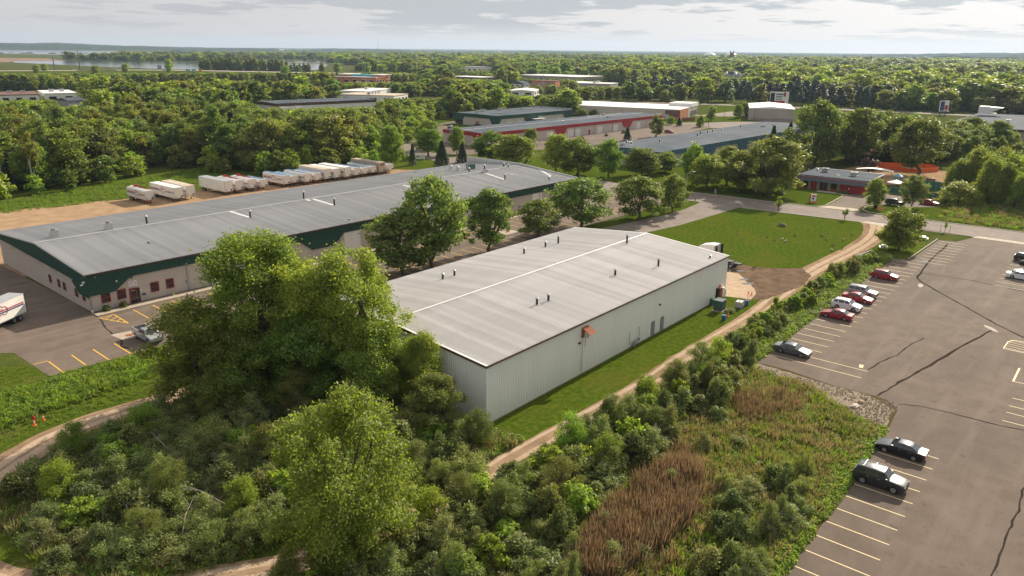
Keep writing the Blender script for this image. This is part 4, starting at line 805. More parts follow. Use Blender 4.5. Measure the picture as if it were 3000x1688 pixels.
# ------------------------------------------------------------------ vehicles
import bmesh
def bevel_mesh(me, w, seg=2, ang=25):
    bm = bmesh.new(); bm.from_mesh(me); bmesh.ops.recalc_face_normals(bm, faces=bm.faces)
    ed = [e for e in bm.edges if len(e.link_faces) == 2 and e.calc_face_angle(0) > R(ang)]
    bmesh.ops.bevel(bm, geom=ed, offset=w, segments=seg, affect='EDGES', profile=0.5, clamp_overlap=True)
    bm.to_mesh(me); bm.free(); me.polygons.foreach_set('use_smooth', [True]*len(me.polygons)); me.update(); return me
def sharp_smooth(me, ang):
    me.polygons.foreach_set('use_smooth', [True]*len(me.polygons)); bm = bmesh.new(); bm.from_mesh(me)
    for e in bm.edges: e.smooth = not (len(e.link_faces) == 2 and e.calc_face_angle(0) > R(ang))
    bm.to_mesh(me); bm.free(); me.update()
CARS = {
 'sedan': dict(L=4.85, W=1.84, H=1.46, wb=2.78, r=0.33, hf=0.72, hr=0.98, bx=1.05, rf=0.28, rr=-0.95, bk=-1.78, tr=1.02, te=0.98, belt=0.99),
 'crossover': dict(L=4.6, W=1.86, H=1.68, wb=2.66, r=0.36, hf=0.86, hr=1.12, bx=1.05, rf=0.38, rr=-1.75, bk=-2.14, tr=1.14, te=1.05, belt=1.12),
 'suv': dict(L=4.82, W=1.93, H=1.82, wb=2.79, r=0.40, hf=1.02, hr=1.20, bx=0.98, rf=0.42, rr=-2.05, bk=-2.3, tr=1.2, te=1.15, belt=1.2),
}
def car(kind, paint, label, loc, rz, cat='car', rails=False, group=None, bars=False, simple=False):
    p = CARS[kind]; L, Wd, H, r = p['L'], p['W'], p['H'], p['r']; t = thing({'sedan': 'sedan', 'crossover': 'crossover', 'suv': 'suv'}[kind] if kind != 'suv' else 'sport_utility_vehicle', label, cat, (loc[0], loc[1], loc[2] if len(loc) > 2 else 0.022), rz, group)
    x1, x0 = L/2, -L/2; xf, xr = p['wb']/2+0.02, -p['wb']/2+0.02; zb = 0.22 if kind != 'suv' else 0.34
    prof = [(x1-0.10, zb), (x1-0.01, zb+0.18), (x1, p['hf']-0.18), (x1-0.06, p['hf']-0.04), (x1-0.35, p['hf']+0.06), (p['bx'], p['hr']), (p['bk'], p['tr']), (x0+0.05, p['te']), (x0, p['te']-0.25), (x0+0.04, zb+0.2), (x0+0.16, zb)]
    def arch(c): return [(c+(r+0.06)*math.cos(a), max(zb, r+(r+0.06)*math.sin(a))) for a in [math.pi*(1-k/8) for k in range(9)]]
    poly = prof+[(xr-r-0.08, zb)]+arch(xr)+[(xr+r+0.08, zb), (xf-r-0.08, zb)]+arch(xf)+[(xf+r+0.08, zb)]
    hw = Wd/2; cx_, cz_ = 0, 0.6; lay = [(-hw, 0.945), (-hw+0.05, 0.98), (-hw+0.22, 1.0), (-hw*0.4, 1.02), (hw*0.4, 1.02), (hw-0.22, 1.0), (hw-0.05, 0.98), (hw, 0.945)]; n = len(poly); vs = []; fs = []
    for k, (y, s) in enumerate(lay):
        for (x, z) in poly: vs.append((x*min(s, 1.0), y, cz_+(z-cz_)*(s+(0.06 if s > 1.01 and z > 0.65 else 0) if z > 0.55 else 1)))
        if k: fs += [((k-1)*n+i, (k-1)*n+(i+1) % n, k*n+(i+1) % n, k*n+i) for i in range(n)]
    fs += [tuple(range(n-1, -1, -1)), tuple(range((len(lay)-1)*n, len(lay)*n))]
    me = MB().add(vs, fs).mesh('body', 'car_'+paint); bm = bmesh.new(); bm.from_mesh(me); bmesh.ops.recalc_face_normals(bm, faces=bm.faces); bm.to_mesh(me); bm.free(); sharp_smooth(me, 38); body = put('body', me, t)
    # cabin
    bz = p['belt']-0.03; wbt, wtp = hw-0.07, hw-0.27 if kind == 'sedan' else hw-0.22
    A, B, C_, D = (p['bx'], bz), (p['rf'], H-0.04), (p['rr'], H-0.05), (p['bk'], bz); M_ = ((B[0]+C_[0])/2, H)
    st = [A, B, M_, C_, D]
    def yw_(z): return wbt+(wtp-wbt)*(z-bz)/(H-bz)
    vs = [(x, s*yw_(z)*(1.0), z) for x, z in st for s in (-1, 1)]
    fs = [(0, 1, 3, 2), (2, 3, 5, 4), (4, 5, 7, 6), (6, 7, 9, 8), (0, 2, 4, 6, 8), (9, 7, 5, 3, 1)]
    cme = bevel_mesh(MB().add(vs, fs).mesh('cabin', 'car_'+paint), 0.06); cab_ = put('cabin', cme, t)
    def glass_strip(P, Q, nm, f0=0.08, f1=0.9, wi=0.88):
        vs = []
        dx, dz = Q[0]-P[0], Q[1]-P[1]; nn = Vector((-dz, dx)).normalized(); nn = nn if nn.y > 0 else -nn
        for f in (f0, f1):
            x, z = P[0]+dx*f, P[1]+dz*f
            for s in (-1, 1): vs.append((x+nn.x*0.012, s*yw_(z)*wi, z+nn.y*0.012))
        MB().add(vs, [(0, 1, 3, 2)]).build(nm, 'carglass', cab_)
    glass_strip(A, B, 'windshield'); glass_strip(D, C_, 'rear_window', 0.12 if kind == 'sedan' else 0.25, 0.9)
    zt = H-0.12; zl = p['belt']+0.03
    bp = -0.28 if kind == 'sedan' else -0.2
    sx = lambda z: A[0]+(B[0]-A[0])*(z-A[1])/(B[1]-A[1]); ex = lambda z: D[0]+(C_[0]-D[0])*(z-D[1])/(C_[1]-D[1])
    W_ = [[(sx(zl)-0.28, zl), (sx(zt)-0.1, zt), (bp+0.04, zt), (bp+0.04, zl)]]
    if kind == 'sedan': W_.append([(bp-0.04, zl), (bp-0.04, zt), (ex(zt)+0.1, zt-0.02), (ex(zl)+0.35, zl+0.02)])
    else:
        c2_ = -1.15; W_ += [[(bp-0.04, zl), (bp-0.04, zt), (c2_+0.04, zt), (c2_+0.04, zl)], [(c2_-0.06, zl), (c2_-0.06, zt-0.01), (ex(zt)+0.14, zt-0.03), (ex(zl)+0.14, zl+0.03)]]
    for w_ in W_:
        for s in (-1, 1):
            pts = [(x, s*(yw_(z)+0.012), z) for x, z in w_]; MB().poly(pts if s > 0 else pts[::-1]).build('side_window', 'carglass', cab_)
    # wheels
    tme = MB().tube((0, -0.11, 0), (0, 0.11, 0), r, r, 20).mesh('tyre', 'tyre')
    rb = MB(); rb.tube((0, -0.118, 0), (0, -0.112, 0), r*0.62, r*0.62, 16)
    for k in range(6):
        a = k*math.pi/3; rb.box(-0.02, 0.02, -0.128, -0.118, 0, r*0.58); 
        for vi in range(len(rb.v)-8, len(rb.v)):
            x, y, z = rb.v[vi]; rb.v[vi] = (x*math.cos(a)+z*math.sin(a), y, -x*math.sin(a)+z*math.cos(a))
    rme = rb.mesh('rim', 'rim')
    for x in (xf, xr):
        for s in (-1, 1):
            w_ = put('wheel', tme, t, (x, s*(hw-0.13), r), 0 if s < 0 else math.pi); put('rim', rme, w_)
    for s in (-1, 1):
        MB().box(x1-0.36, x1-0.035, s*(hw-0.42) if s > 0 else -hw+0.10, hw-0.10 if s > 0 else -(hw-0.42), p['hf']-0.2, p['hf']-0.06).build('headlight', 'headlight', t)
        MB().box(x0+0.005, x0+0.25, (hw-0.36) if s > 0 else -hw+0.05, hw-0.05 if s > 0 else -(hw-0.36), p['te']-0.26, p['te']-0.1).build('taillight', 'taillight', t)
        m = MB(); m.box(p['bx']-0.42, p['bx']-0.2, s*hw-0.02 if s > 0 else -hw-0.16, s*hw+0.16 if s > 0 else -hw+0.02, p['belt']+0.0, p['belt']+0.15); m.build('mirror', 'car_'+paint, t)
    if not simple:
        MB().box(x1-0.06, x1+0.005, -hw*0.6, hw*0.6, zb+0.12, p['hf']-0.22).build('grille', 'black', t)
        MB().box(x0-0.006, x0+0.04, -0.28, 0.28, p['te']-0.42, p['te']-0.28).build('licence_plate', 'white_paint', t)
        for s in (-1, 1):
            for x in (0.15, -0.85): MB().box(x-0.2, x-0.02, s*(hw-0.03) if s > 0 else -hw+0.0-0.02, hw+0.015 if s > 0 else -hw+0.03, p['belt']-0.2, p['belt']-0.15).build('door_handle', 'steel' if kind != 'crossover' else 'car_'+paint, t)
    if rails or bars:
        for s in (-1, 1): m = MB(); m.path([(p['rf']-0.2, s*(wtp-0.04), H-0.03), (p['rf']-0.3, s*(wtp-0.04), H+0.05), (p['rr']+0.25, s*(wtp-0.04), H+0.05), (p['rr']+0.1, s*(wtp-0.04), H-0.03)], 0.022); m.build('roof_rail', 'steel', t)
    if bars:
        for x in (-0.6, -1.5): MB().path([(x, -wtp+0.04, H+0.06), (x, wtp-0.04, H+0.06)], 0.03).build('roof_bar', 'steel', t)
    return t
D_, U_ = R(-90), R(90)
car('crossover','red','dark red crossover parked alone below the picnic lawn',(146.9,32.5),D_,rails=False)
car('suv','silver','silver-grey SUV with roof rails beside a red sedan in the row of parked cars',(133.4,32.6),D_,rails=True)
car('sedan','red','red sedan parked nose-out between the silver SUV and the white crossover',(130.0,32.4),D_)
car('crossover','white','white crossover parked between two red sedans',(124.5,32.5),D_)
car('sedan','red','red sedan at the lower end of the parked row, nose toward the hedge',(119.1,32.3),U_)
car('sedan','grey','grey sedan parked alone by the marsh corner',(99.9,32.2),D_)
car('sedan','black','black sedan parked nose toward the marsh',(80.1,13.5),U_)
car('suv','darkgrey','dark SUV with roof bars parked nose-out beside the marsh',(72.3,13.5),D_,bars=True)
car('crossover','darkgrey','dark grey crossover at the right edge of the car park',(179.2,14.2),D_)
car('sedan','black','black car partly behind the dark crossover at the right edge',(176.3,12.6),U_)
car('sedan','white','white sedan with dark rear lights at the right edge',(163.8,13.3),D_)
car('sedan','white','white sedan nose-out behind the other white sedan at the right edge',(167.4,12.6),U_)
car('suv','black','black SUV parked in the office driveway',(223.6,50.0),D_)
car('sedan','red','red car half hidden behind the trees by the green fence',(231.0,43.0),D_)
car('crossover','red','small red car on the lot of the red-trimmed building',(347.5,186.3),R(-80))
car('sedan','darkgrey','dark car at the end wall of the far dark green building',(305,277),R(-95),simple=True); car('sedan','silver','silver car beside the dark one at the far green building',(309.5,276),R(-95),simple=True); car('sedan','bluegrey','blue-grey car on the lot behind the red building',(288,280.5),0.3,simple=True)
for x, y, c, rz, lb in [(486,1252,'white',-0.35,'white car leftmost on the distant motorway'),(500,1226,'darkgrey',-0.35,'dark van on the near lane of the motorway bridge'),(515,1244,'black',-0.4,'black car on the far lane of the motorway bridge'),(538,1236,'white',-0.6,'white car right of the motorway bridge'),(583,1172,'grey',-0.8,'grey car on the motorway near the blue sign'),(606,1150,'red',-0.9,'red car on the motorway behind the lone round tree'),
  (639,1090,'silver',-1.15,'silver car on the motorway above the green signs'),(690,1060,'white',-1.15,'white van on the far lane before the poplar row'),(673,1012,'bluegrey',-1.15,'blue-grey car on the motorway near the gap in the poplars'),(700,960,'navy',-1.1,'dark blue car rightmost on the motorway'),(557,959,'silver',-0.15,'silver car leftmost on the slip road'),(575,967,'white',-0.05,'white car in the middle of the slip road'),(603,971,'grey',0.1,'grey car on the slip road below the motorway'),(645,988,'white',0.4,'white car where the slip road joins the motorway'),
  (498,396,'navy',-0.9,'dark blue car on the road by the white garage'),(524,414,'white',-0.4,'white car parked at the white garage'),(516,408,'black',-0.4,'black car parked at the white garage'),(534,638,'bluegrey',0.9,'blue-grey car leftmost at the orange brick office'),(540,634,'grey',0.9,'grey car second from left at the orange brick office'),(546,629,'silver',0.9,'silver car in the middle of the row at the orange brick office'),(559,626,'navy',0.9,'navy car rightmost at the orange brick office'),(347,80,'white',0.5,'white car glimpsed left of the leaning tree'),(350,76,'silver',0.5,'silver car glimpsed just left of the leaning trunk'),(346,64,'white',0.5,'white car glimpsed right of the leaning tree')]:
    car('crossover' if 'van' in lb else 'sedan', c, lb, (x, y, 3.65 if y > 900 and x > 480 and 'slip' not in lb else (0.23 if 'slip' in lb else 0.03)), rz, simple=True)
# pickup truck half hidden by the maple
pk = thing('pickup_truck','silver pickup truck with its tailgate toward the building, half behind the maple','pickup',(44.5,103.9,0.022),D_)
hw = 0.98; poly = [(2.75,0.42),(2.85,0.7),(2.8,1.0),(2.5,1.12),(1.45,1.22),(-0.75,1.22),(-2.8,1.2),(-2.85,0.7),(-2.8,0.45)]
def arch2(c, r=0.46): return [(c+r*math.cos(a), 0.42+r*math.sin(a)) for a in [math.pi*(1-k/8) for k in range(9)]]
pp = poly+[(-2.3,0.42)]+arch2(-1.75)[1:-1]+[(-1.25,0.42),(1.35,0.42)]+arch2(1.85)[1:-1]+[(2.35,0.42)]
me = MB().prism(pp,-hw,hw,ax='y').mesh('body','car_silver'); bm = bmesh.new(); bm.from_mesh(me); bmesh.ops.recalc_face_normals(bm, faces=bm.faces); bm.to_mesh(me); bm.free(); put('body', me, pk)
m = MB(); m.box(-2.7,-0.8,-0.82,0.82,1.205,1.215,1)
for a in ((-2.82,-0.75,-hw,-0.84),(-2.82,-0.75,0.84,hw),(-2.86,-2.74,-0.84,0.84)): m.box(*a,1.2,1.5)
m.build('cargo_bed',['car_silver','black'],pk)
st = [(1.5,1.2),(0.85,1.86),(-0.5,1.88),(-0.75,1.2)]
vs = [(x, s*(hw-0.08 if z < 1.5 else hw-0.24), z) for x, z in st for s in (-1,1)]
cb = put('cabin', bevel_mesh(MB().add(vs,[(0,1,3,2),(2,3,5,4),(4,5,7,6),(0,2,4,6),(7,5,3,1)]).mesh('cabin','car_silver'),0.06), pk)
for s in (-1,1):
    P_ = [(1.1,s*0.915,1.27),(0.75,s*0.79,1.72),(0.2,s*0.79,1.72),(0.2,s*0.915,1.27)]; MB().poly(P_).build('side_window','carglass',cb)
    P_ = [(0.1,s*0.915,1.27),(0.1,s*0.79,1.72),(-0.45,s*0.79,1.72),(-0.55,s*0.915,1.27)]; MB().poly(P_).build('side_window','carglass',cb)
MB().poly([(1.45,-0.78,1.28),(1.45,0.78,1.28),(0.95,0.65,1.8),(0.95,-0.65,1.8)]).build('windshield','carglass',cb)
for x in (1.85,-1.75):
    for s in (-1,1): w_ = MB().tube((x,s*0.86-0.12,0.4),(x,s*0.86+0.12,0.4),0.4,0.4,18).build('wheel','tyre',pk); MB().tube((x,s*0.985-0.003,0.4),(x,s*0.985+0.003,0.4),0.24,0.24,14).build('rim','rim',w_)
for s in (-1,1): MB().box(-2.87,-2.8,s*0.88-0.08,s*0.88+0.08,0.85,1.15).build('taillight','taillight',pk); MB().box(2.72,2.83,s*0.75-0.15,s*0.75+0.15,0.8,0.98).build('headlight','headlight',pk)
MB().box(-3.0,-2.84,-0.9,0.9,0.5,0.68).build('bumper','steel',pk)

# trailers: local +Y runs from front (landing gear) to rear (bogie)
def trailer(label, x, y, L=13.2, top=3.9, style='van', roof='white_paint', logo=False, stripes=True, body='trailer_white', rz=0.0, auger=False, front_mark=False, door_open=False):
    t = thing('semi_trailer', label, 'trailer', (x, y, 0.012), rz, 'trailers in the dirt yard' if rz == 0 else None)
    Wd = 2.5; zb = 1.12
    if style == 'van': pr_ = [(0,zb),(Wd,zb),(Wd,top),(0,top)]
    else: pr_ = [(0.06,zb),(Wd-0.06,zb),(Wd,zb+0.2),(Wd,top-0.35),(Wd-0.12,top-0.18),(Wd-0.45,top-0.02),(0.45,top-0.02),(0.12,top-0.18),(0,top-0.35),(0,zb+0.2)]
    MB().prism(pr_,0,L,ax='y').build('box_body',body,t)
    if style == 'van': r_ = MB().box(-0.02,Wd+0.02,-0.02,L+0.02,top+0.004,top+0.05).build('roof',roof,t)
    else:
        m = MB(); n = 8; vs = []; fs = []
        for j in range(2):
            yy = (0.5, L-0.3)[j]
            for i in range(n+1):
                a = i/n; vs.append((-0.03+(Wd+0.06)*a, yy, top-0.42+0.55*math.sin(math.pi*a)**0.6))
        fs = [(i,i+1,n+2+i,n+1+i) for i in range(n)]+[tuple(range(n+1)),tuple(range(2*n+1,n,-1))]
        r_ = m.add(vs,fs).build('tarp_roof',roof,t,smooth=False)
        for k in range(int(L/1.3)): 
            m = MB(); yy = 1.0+k*1.3
            for i in range(n):
                a, b = vs[i], vs[i+1]; m.box(0,0,0,0,0,0) if False else m.add([(a[0],yy,a[2]+.02),(b[0],yy,b[2]+.02),(b[0],yy+.06,b[2]+.02),(a[0],yy+.06,a[2]+.02)],[(0,1,2,3)])
            m.build('roof_bow','flashing',r_)
    # corner posts, sills
    for xx in (-0.03,Wd-0.09): MB().box(xx,xx+0.12,-0.04,0.06,zb-0.02,top-(0.03 if style=='van' else 0.4)).build('corner_post','galv',t)
    MB().box(-0.02,Wd+0.02,0.05,L,zb-0.12,zb-0.004).build('side_sill','rust' if style!='van' else 'galv',t)
    if stripes:
        zs = zb+1.15*(top-zb)/2.7
        for s, xx in ((-1,-0.014),(1,Wd+0.008)):
            a, b = (xx, xx+0.006)
            MB().box(a,b,L*0.62,L-0.3,zs+0.32,zs+0.50).build('red_stripe','stripe_red',t); MB().box(a,b,0.3,L*0.28,zs+0.32,zs+0.44).build('red_stripe','stripe_red',t)
            MB().box(a,b,0.3,L*0.36,zs,zs+0.18).build('blue_stripe','stripe_blue',t); MB().box(a,b,L*0.56,L-0.3,zs,zs+0.18).build('blue_stripe','stripe_blue',t); MB().box(a,b,L*0.56,L-0.3,zs+0.22,zs+0.26).build('thin_stripe','stripe_blue',t)
    if logo:
        emblem(t, (-0.03, L*0.45, (zb+top)/2+0.05), 0, 2.1, rz=R(-90))
        if rz: emblem(t, (Wd+0.03, L*0.66, (zb+top)/2+0.15), 0, 2.1, rz=R(90))
    # landing gear, axles
    for xx in (0.35,Wd-0.5):
        m = MB(); m.box(xx,xx+0.15,1.6,1.75,0.12,zb-0.12); m.box(xx-0.08,xx+0.23,1.52,1.83,0,0.1); m.build('landing_leg','auger_red' if auger and x < 95 else 'black',t)
    m = MB(); m.box(0.45,0.6,0.3,L-0.3,zb-0.3,zb-0.12); m.box(Wd-0.6,Wd-0.45,0.3,L-0.3,zb-0.3,zb-0.12); m.build('chassis_rail','black',t)
    wm = MB().tube((0,0,0),(0.5,0,0),0.5,0.5,16).mesh('wheel','tyre')
    for yy in (L-2.6,L-1.4):
        for xx in (0.02,Wd-0.52): w_ = put('wheel', wm, t, (xx,yy,0.5)); MB().tube((-0.006 if xx < 1 else 0.5,0,0),(0.0 if xx < 1 else 0.506,0,0),0.27,0.27,12).build('rim','rim',w_)
    m = MB(); m.box(0.3,0.45,-0.05,-0.01,zb+0.2,zb+0.55); m.box(1.7,2.2,-0.08,-0.02,zb+0.15,zb+0.5); m.build('air_hose_box','black',t)
    if auger:
        m = MB(); m.path([(Wd*0.62,1.2,top+0.12),(Wd*0.62,L*0.75,top+0.34)],0.16,8); m.box(Wd*0.62-0.3,Wd*0.62+0.3,L*0.72,L*0.84,top+0.15,top+0.6); m.build('unloading_auger','auger_red',t)
        m = MB(); 
        for i in range(10): a=i/10*2*math.pi; b=(i+1)/10*2*math.pi; m.tube((Wd-0.4+.32*math.cos(a),-0.06,zb+0.6+.35*math.sin(a)),(Wd-0.4+.32*math.cos(b),-0.06,zb+0.6+.35*math.sin(b)),0.035,0.035,5)
        m.build('hose_coil','black',t)
    if front_mark: MB().box(0.6,1.9,-0.03,-0.01,top-1.0,top-0.4).build('faded_lettering_block','brown_frame',t)
    if door_open: MB().box(-0.06,Wd+0.06,L,L+0.06,zb-0.1,top+0.02).build('rear_door','black',t); MB().box(0,0.08,L+0.1,L+1.0,zb-0.9,zb-0.1).build('mud_flap','black',t)
    return t
trailer('white feed trailer with red auger and round emblem, first in the dirt yard',89.7,199.2,10.4,3.55,'feed','trailer_white',True,auger=True)
trailer('white box trailer with pale roof and round emblem beside the tan-roofed trailer',96.1,196.2,13.4,3.85,'van','white_paint',True)
trailer('white box trailer with tan roof standing second beside the emblem trailer',99.8,196.9,13.4,3.8,'van','roof_tan')
trailer('plain white box trailer with grey roof and no stripes',110.1,195.2,13.8,3.95,'van','galv',stripes=False)
trailer('white feed trailer with red auger right of the plain white trailer',113.6,195.4,10.2,3.8,'feed','trailer_white',auger=True)
trailer('second white feed trailer with red auger right of the plain white trailer',117.6,195.4,9.6,3.65,'feed','trailer_white',auger=True)
trailer('short white trailer with blue tarp roof right of the feed trailers',121.1,195.0,8.4,3.2,'feed','tarp_blue')
trailer('blue-tarped white trailer with round emblem in the middle of the row',128.0,193.8,10.5,3.7,'feed','tarp_blue',True)
trailer('low white trailer with turquoise tarp beside the blue-tarped emblem trailer',131.3,194.4,9.6,3.25,'feed','tarp_sky')
trailer('white trailer with faded pale blue tarp right of the turquoise one',134.8,192.8,10.6,3.6,'feed','tarp_blue')
trailer('low trailer with navy tarp and grey front flap before the box trailers',138.5,192.9,10.5,3.3,'feed','tarp_blue')
trailer('tall box trailer with tan roof, first of three box trailers in the row',142.2,193.1,13,3.9,'van','roof_tan')
trailer('tall box trailer with pale grey roof in the middle of three box trailers',145.6,192.7,13.2,3.75,'van','white_paint')
trailer('tall box trailer with cream roof, last of three box trailers',149.0,191.8,13.2,3.9,'van','white_paint')
trailer('white trailer with blue tarp just right of the three box trailers',152.7,191.8,11,3.5,'feed','tarp_blue')
trailer('low white trailer with blue tarp, second right of the three box trailers',156.2,192.0,9,3.0,'feed','tarp_blue')
trailer('white trailer with blue tarp just left of the tall tan trailer',159.6,192.0,12,3.2,'feed','tarp_blue',stripes=False)
trailer('tall weathered tan box trailer near the end of the row',162.8,191.4,14.5,4.0,'van','trailer_tan',stripes=False,body='trailer_tan',front_mark=True)
trailer('small blue-tarped trailer at the far end of the row',166.6,191.6,9,3.15,'feed','tarp_blue',stripes=False)
# near trailer at the left edge: rear toward the building
L_ = 13.4; ang = math.atan2(0.54,0.84)-math.pi/2   # local +Y -> (0.84,0.54)
rear = Vector((36.8,126.5)); dirv = Vector((0.84,0.54)).normalized()
org = rear-dirv*L_; side = Vector((math.cos(ang),math.sin(ang)))*2.5
trailer('white trailer with emblem parked close by at the left edge of the picture',org.x-side.x,org.y-side.y,L_,3.9,'van','galv',True,rz=ang,door_open=True)
# white tractor unit behind the end of the warehouse
tk = thing('truck_tractor','white sleeper truck tractor parked behind the end of the warehouse','truck',(134.4,60.6,0.022),0)
m = MB().prism([(0.0,1.0),(5.6,1.0),(5.7,1.5),(5.5,1.9),(4.0,2.15),(3.5,3.1),(2.9,3.55),(1.2,3.95),(0.0,3.98)],0,2.45,ax='x').mesh('cab','white_paint'); put('cab', bevel_mesh(m,0.12,3), tk)
MB().add([(0.15,4.03,2.2),(2.3,4.03,2.2),(2.2,3.58,3.05),(0.25,3.58,3.05)],[(0,1,2,3)]).build('windshield','carglass',tk)
for xx in (-0.01,2.46): MB().box(xx-0.005,xx+0.005,2.7,3.5,2.1,2.8).build('side_window','carglass',tk); MB().box(xx-0.02,xx+0.02,-0.75,-0.02,1.3,3.9).build('side_fairing','black',tk)
MB().box(0.7,1.75,-5.2,0,0.75,1.0).build('chassis','black',tk); MB().box(0.5,1.95,-3.6,-2.2,1.05,1.2).build('fifth_wheel','black',tk)
for yy in (4.4,-2.2,-3.6):
    for xx in (0.0,2.1): w_ = MB().tube((xx,yy,0.5),(xx+0.4,yy,0.5),0.5,0.5,16).build('wheel','tyre',tk); MB().tube((xx-0.01,yy,0.5),(xx+0.41,yy,0.5),0.25,0.25,12).build('rim','rim',w_)
MB().box(0.1,2.35,5.7,5.85,0.5,1.1).build('bumper','steel',tk)
for xx in (0.0,2.45): MB().tube((xx,-0.15,1.2),(xx,-0.15,3.95),0.09,0.09,8).build('exhaust_stack','steel',tk)
# ------------------------------------------------------------------ small things
def cyl(m, x, y, z0, z1, r, r1=None, n=14, mi=0): return m.tube((x,y,z0),(x,y,z1),r,r1,n,mi)
t = thing('transformer', 'dark green pad-mounted transformer box beside the warehouse', 'transformer', (110.2,47.9,0), 0.05)
MB().box(-1.0,1.0,-0.85,0.85,0,0.15).build('pad','concrete',t); b = MB().box(-0.85,0.85,-0.7,0.7,0.15,1.75).build('cabinet','transformer_green',t); MB().box(-0.9,0.9,-0.75,0.75,1.76,1.84).build('lid','transformer_green',t)
for s in (-0.42,0.42): MB().box(s-0.4,s+0.4,-0.73,-0.705,0.25,1.65).build('door','transformer_green',b); MB().box(s*0.2-0.03,s*0.2+0.03,-0.76,-0.735,0.8,1.0).build('handle','steel',b)
t = thing('bulk_tote', 'white liquid tote in a wire cage standing on the grass', 'tote', (113.6,46.0,0), 0.1)
MB().box(-0.62,0.62,-0.52,0.52,0,0.14).build('pallet','blue_plastic',t); MB().box(-0.56,0.56,-0.46,0.46,0.15,1.12).build('tank','white_paint',t); MB().tube((0,0,1.12),(0,0,1.2),0.12,0.12,12).build('cap','black',t)
m = MB()
for i in range(7):
    a = -0.6+0.2*i; m.box(a-.02,a+.02,-0.53,-0.49,0.14,1.16); m.box(a-.02,a+.02,0.49,0.53,0.14,1.16)
for i in range(6):
    a = -0.5+0.2*i; m.box(-0.62,-0.58,a-.02,a+.02,0.14,1.16); m.box(0.58,0.62,a-.02,a+.02,0.14,1.16)
for z in (0.3,0.52,0.74,0.96,1.14): m.box(-0.63,0.63,-0.545,-0.525,z-.02,z+.02); m.box(-0.63,0.63,0.525,0.545,z-.02,z+.02); m.box(-0.645,-0.625,-0.53,0.53,z-.02,z+.02); m.box(0.625,0.645,-0.53,0.53,z-.02,z+.02)
m.build('wire_cage','steel',t)
def barrel(label, x, y, filled):
    t = thing('barrel', label, 'barrel', (x,y,0)); m = MB(); cyl(m,0,0,0,0.85,0.29,0.31,16); m.build('drum','blue_plastic',t)
    for z in (0.28,0.56,0.84): MB().tube((0,0,z-0.02),(0,0,z+0.02),0.325,0.325,16).build('hoop','blue_plastic',t)
    MB().tube((0,0,0.83),(0,0,0.855),0.27,0.27,16).build('contents',filled,t)
barrel('blue barrel filled with rubble on the grass below the transformer',106.3,45.3,'dirt_light'); barrel('blue barrel with a flag stick beside the tote',115.6,45.6,'stripe_red')
tag(MB().tube((0,0,0),(0,0,1.5),0.03,0.03,6).add([(0,0,1.5),(0.35,0,1.45),(0.35,0,0.95),(0,0,0.95)],[(0,1,2,3)]).build('marker_flag','orange',None,(115.6,45.55,0.86)), 'red flag stick standing in the blue barrel', 'flag')
def cone(label, x, y):
    t = thing('traffic_cone', label, 'cone', (x,y,0)); MB().box(-0.19,0.19,-0.19,0.19,0,0.04).build('base','cone_orange',t); MB().tube((0,0,0.04),(0,0,0.72),0.15,0.03,12).build('cone_body','cone_orange',t); MB().tube((0,0,0.42),(0,0,0.55),0.092,0.07,12).build('collar','white_paint',t)
cone('orange cone left of the two by the dirt track',24.2,88.0); cone('orange cone right of the two by the dirt track',25.3,88.5); cone('orange cone at the edge of the gravel pad',121.4,47.2); cone('small orange cone beside the transformer',108.5,45.6)
def hydrant(label, x, y):
    t = thing('fire_hydrant', label, 'hydrant', (x,y,0)); m = MB(); cyl(m,0,0,0,0.62,0.13,0.12); cyl(m,0,0,0.62,0.8,0.15,0.06); m.build('barrel','red_frame',t); MB().tube((-0.24,0,0.48),(0.24,0,0.48),0.07,0.07,10).build('outlet','red_frame',t); MB().tube((0,0,0),(0,0,0.05),0.2,0.2,12).build('flange','black',t)
hydrant('red hydrant between the two cones by the dirt track',24.5,88.9); hydrant('red hydrant by the street lamp',192.6,93.7)
def table(label, x, y, rz, mm='white_paint'):
    t = thing('picnic_table', label, 'picnic table', (x,y,0), rz, 'picnic tables under the maple')
    for i in range(5): MB().box(-0.95,0.95,-0.38+i*0.155,-0.24+i*0.155,0.72,0.76).build('table_board',mm,t)
    for s in (-1,1):
        for k in range(2): MB().box(-0.95,0.95,s*0.72+k*0.15-0.15,s*0.72+k*0.15-0.02,0.44,0.48).build('bench_board',mm,t)
        m = MB()
        for q in (-1,1): m.tube((s*0.7,q*0.62,0),(s*0.7,q*0.2,0.72),0.045,0.045,6)
        m.box(s*0.7-0.03,s*0.7+0.03,-0.8,0.8,0.36,0.43); m.build('leg_frame','galv',t)
table('grey picnic table nearest the dirt track',170.7,39.0,0.3,'galv'); table('white picnic table directly behind the maple trunk',176.8,38.9,0.5); table('white picnic table farthest from the track near the street',185.3,34.4,0.2)
t = thing('charcoal_grill','small black kettle grill on the picnic lawn','grill',(174.8,33.9,0)); MB().tube((0,0,0),(0,0,0.8),0.05,0.05,8).build('post','black',t); MB().tube((0,0,0.8),(0,0,1.0),0.18,0.3,14).build('bowl','black',t); MB().tube((0,0,1.0),(0,0,1.2),0.3,0.08,14).build('lid','black',t)
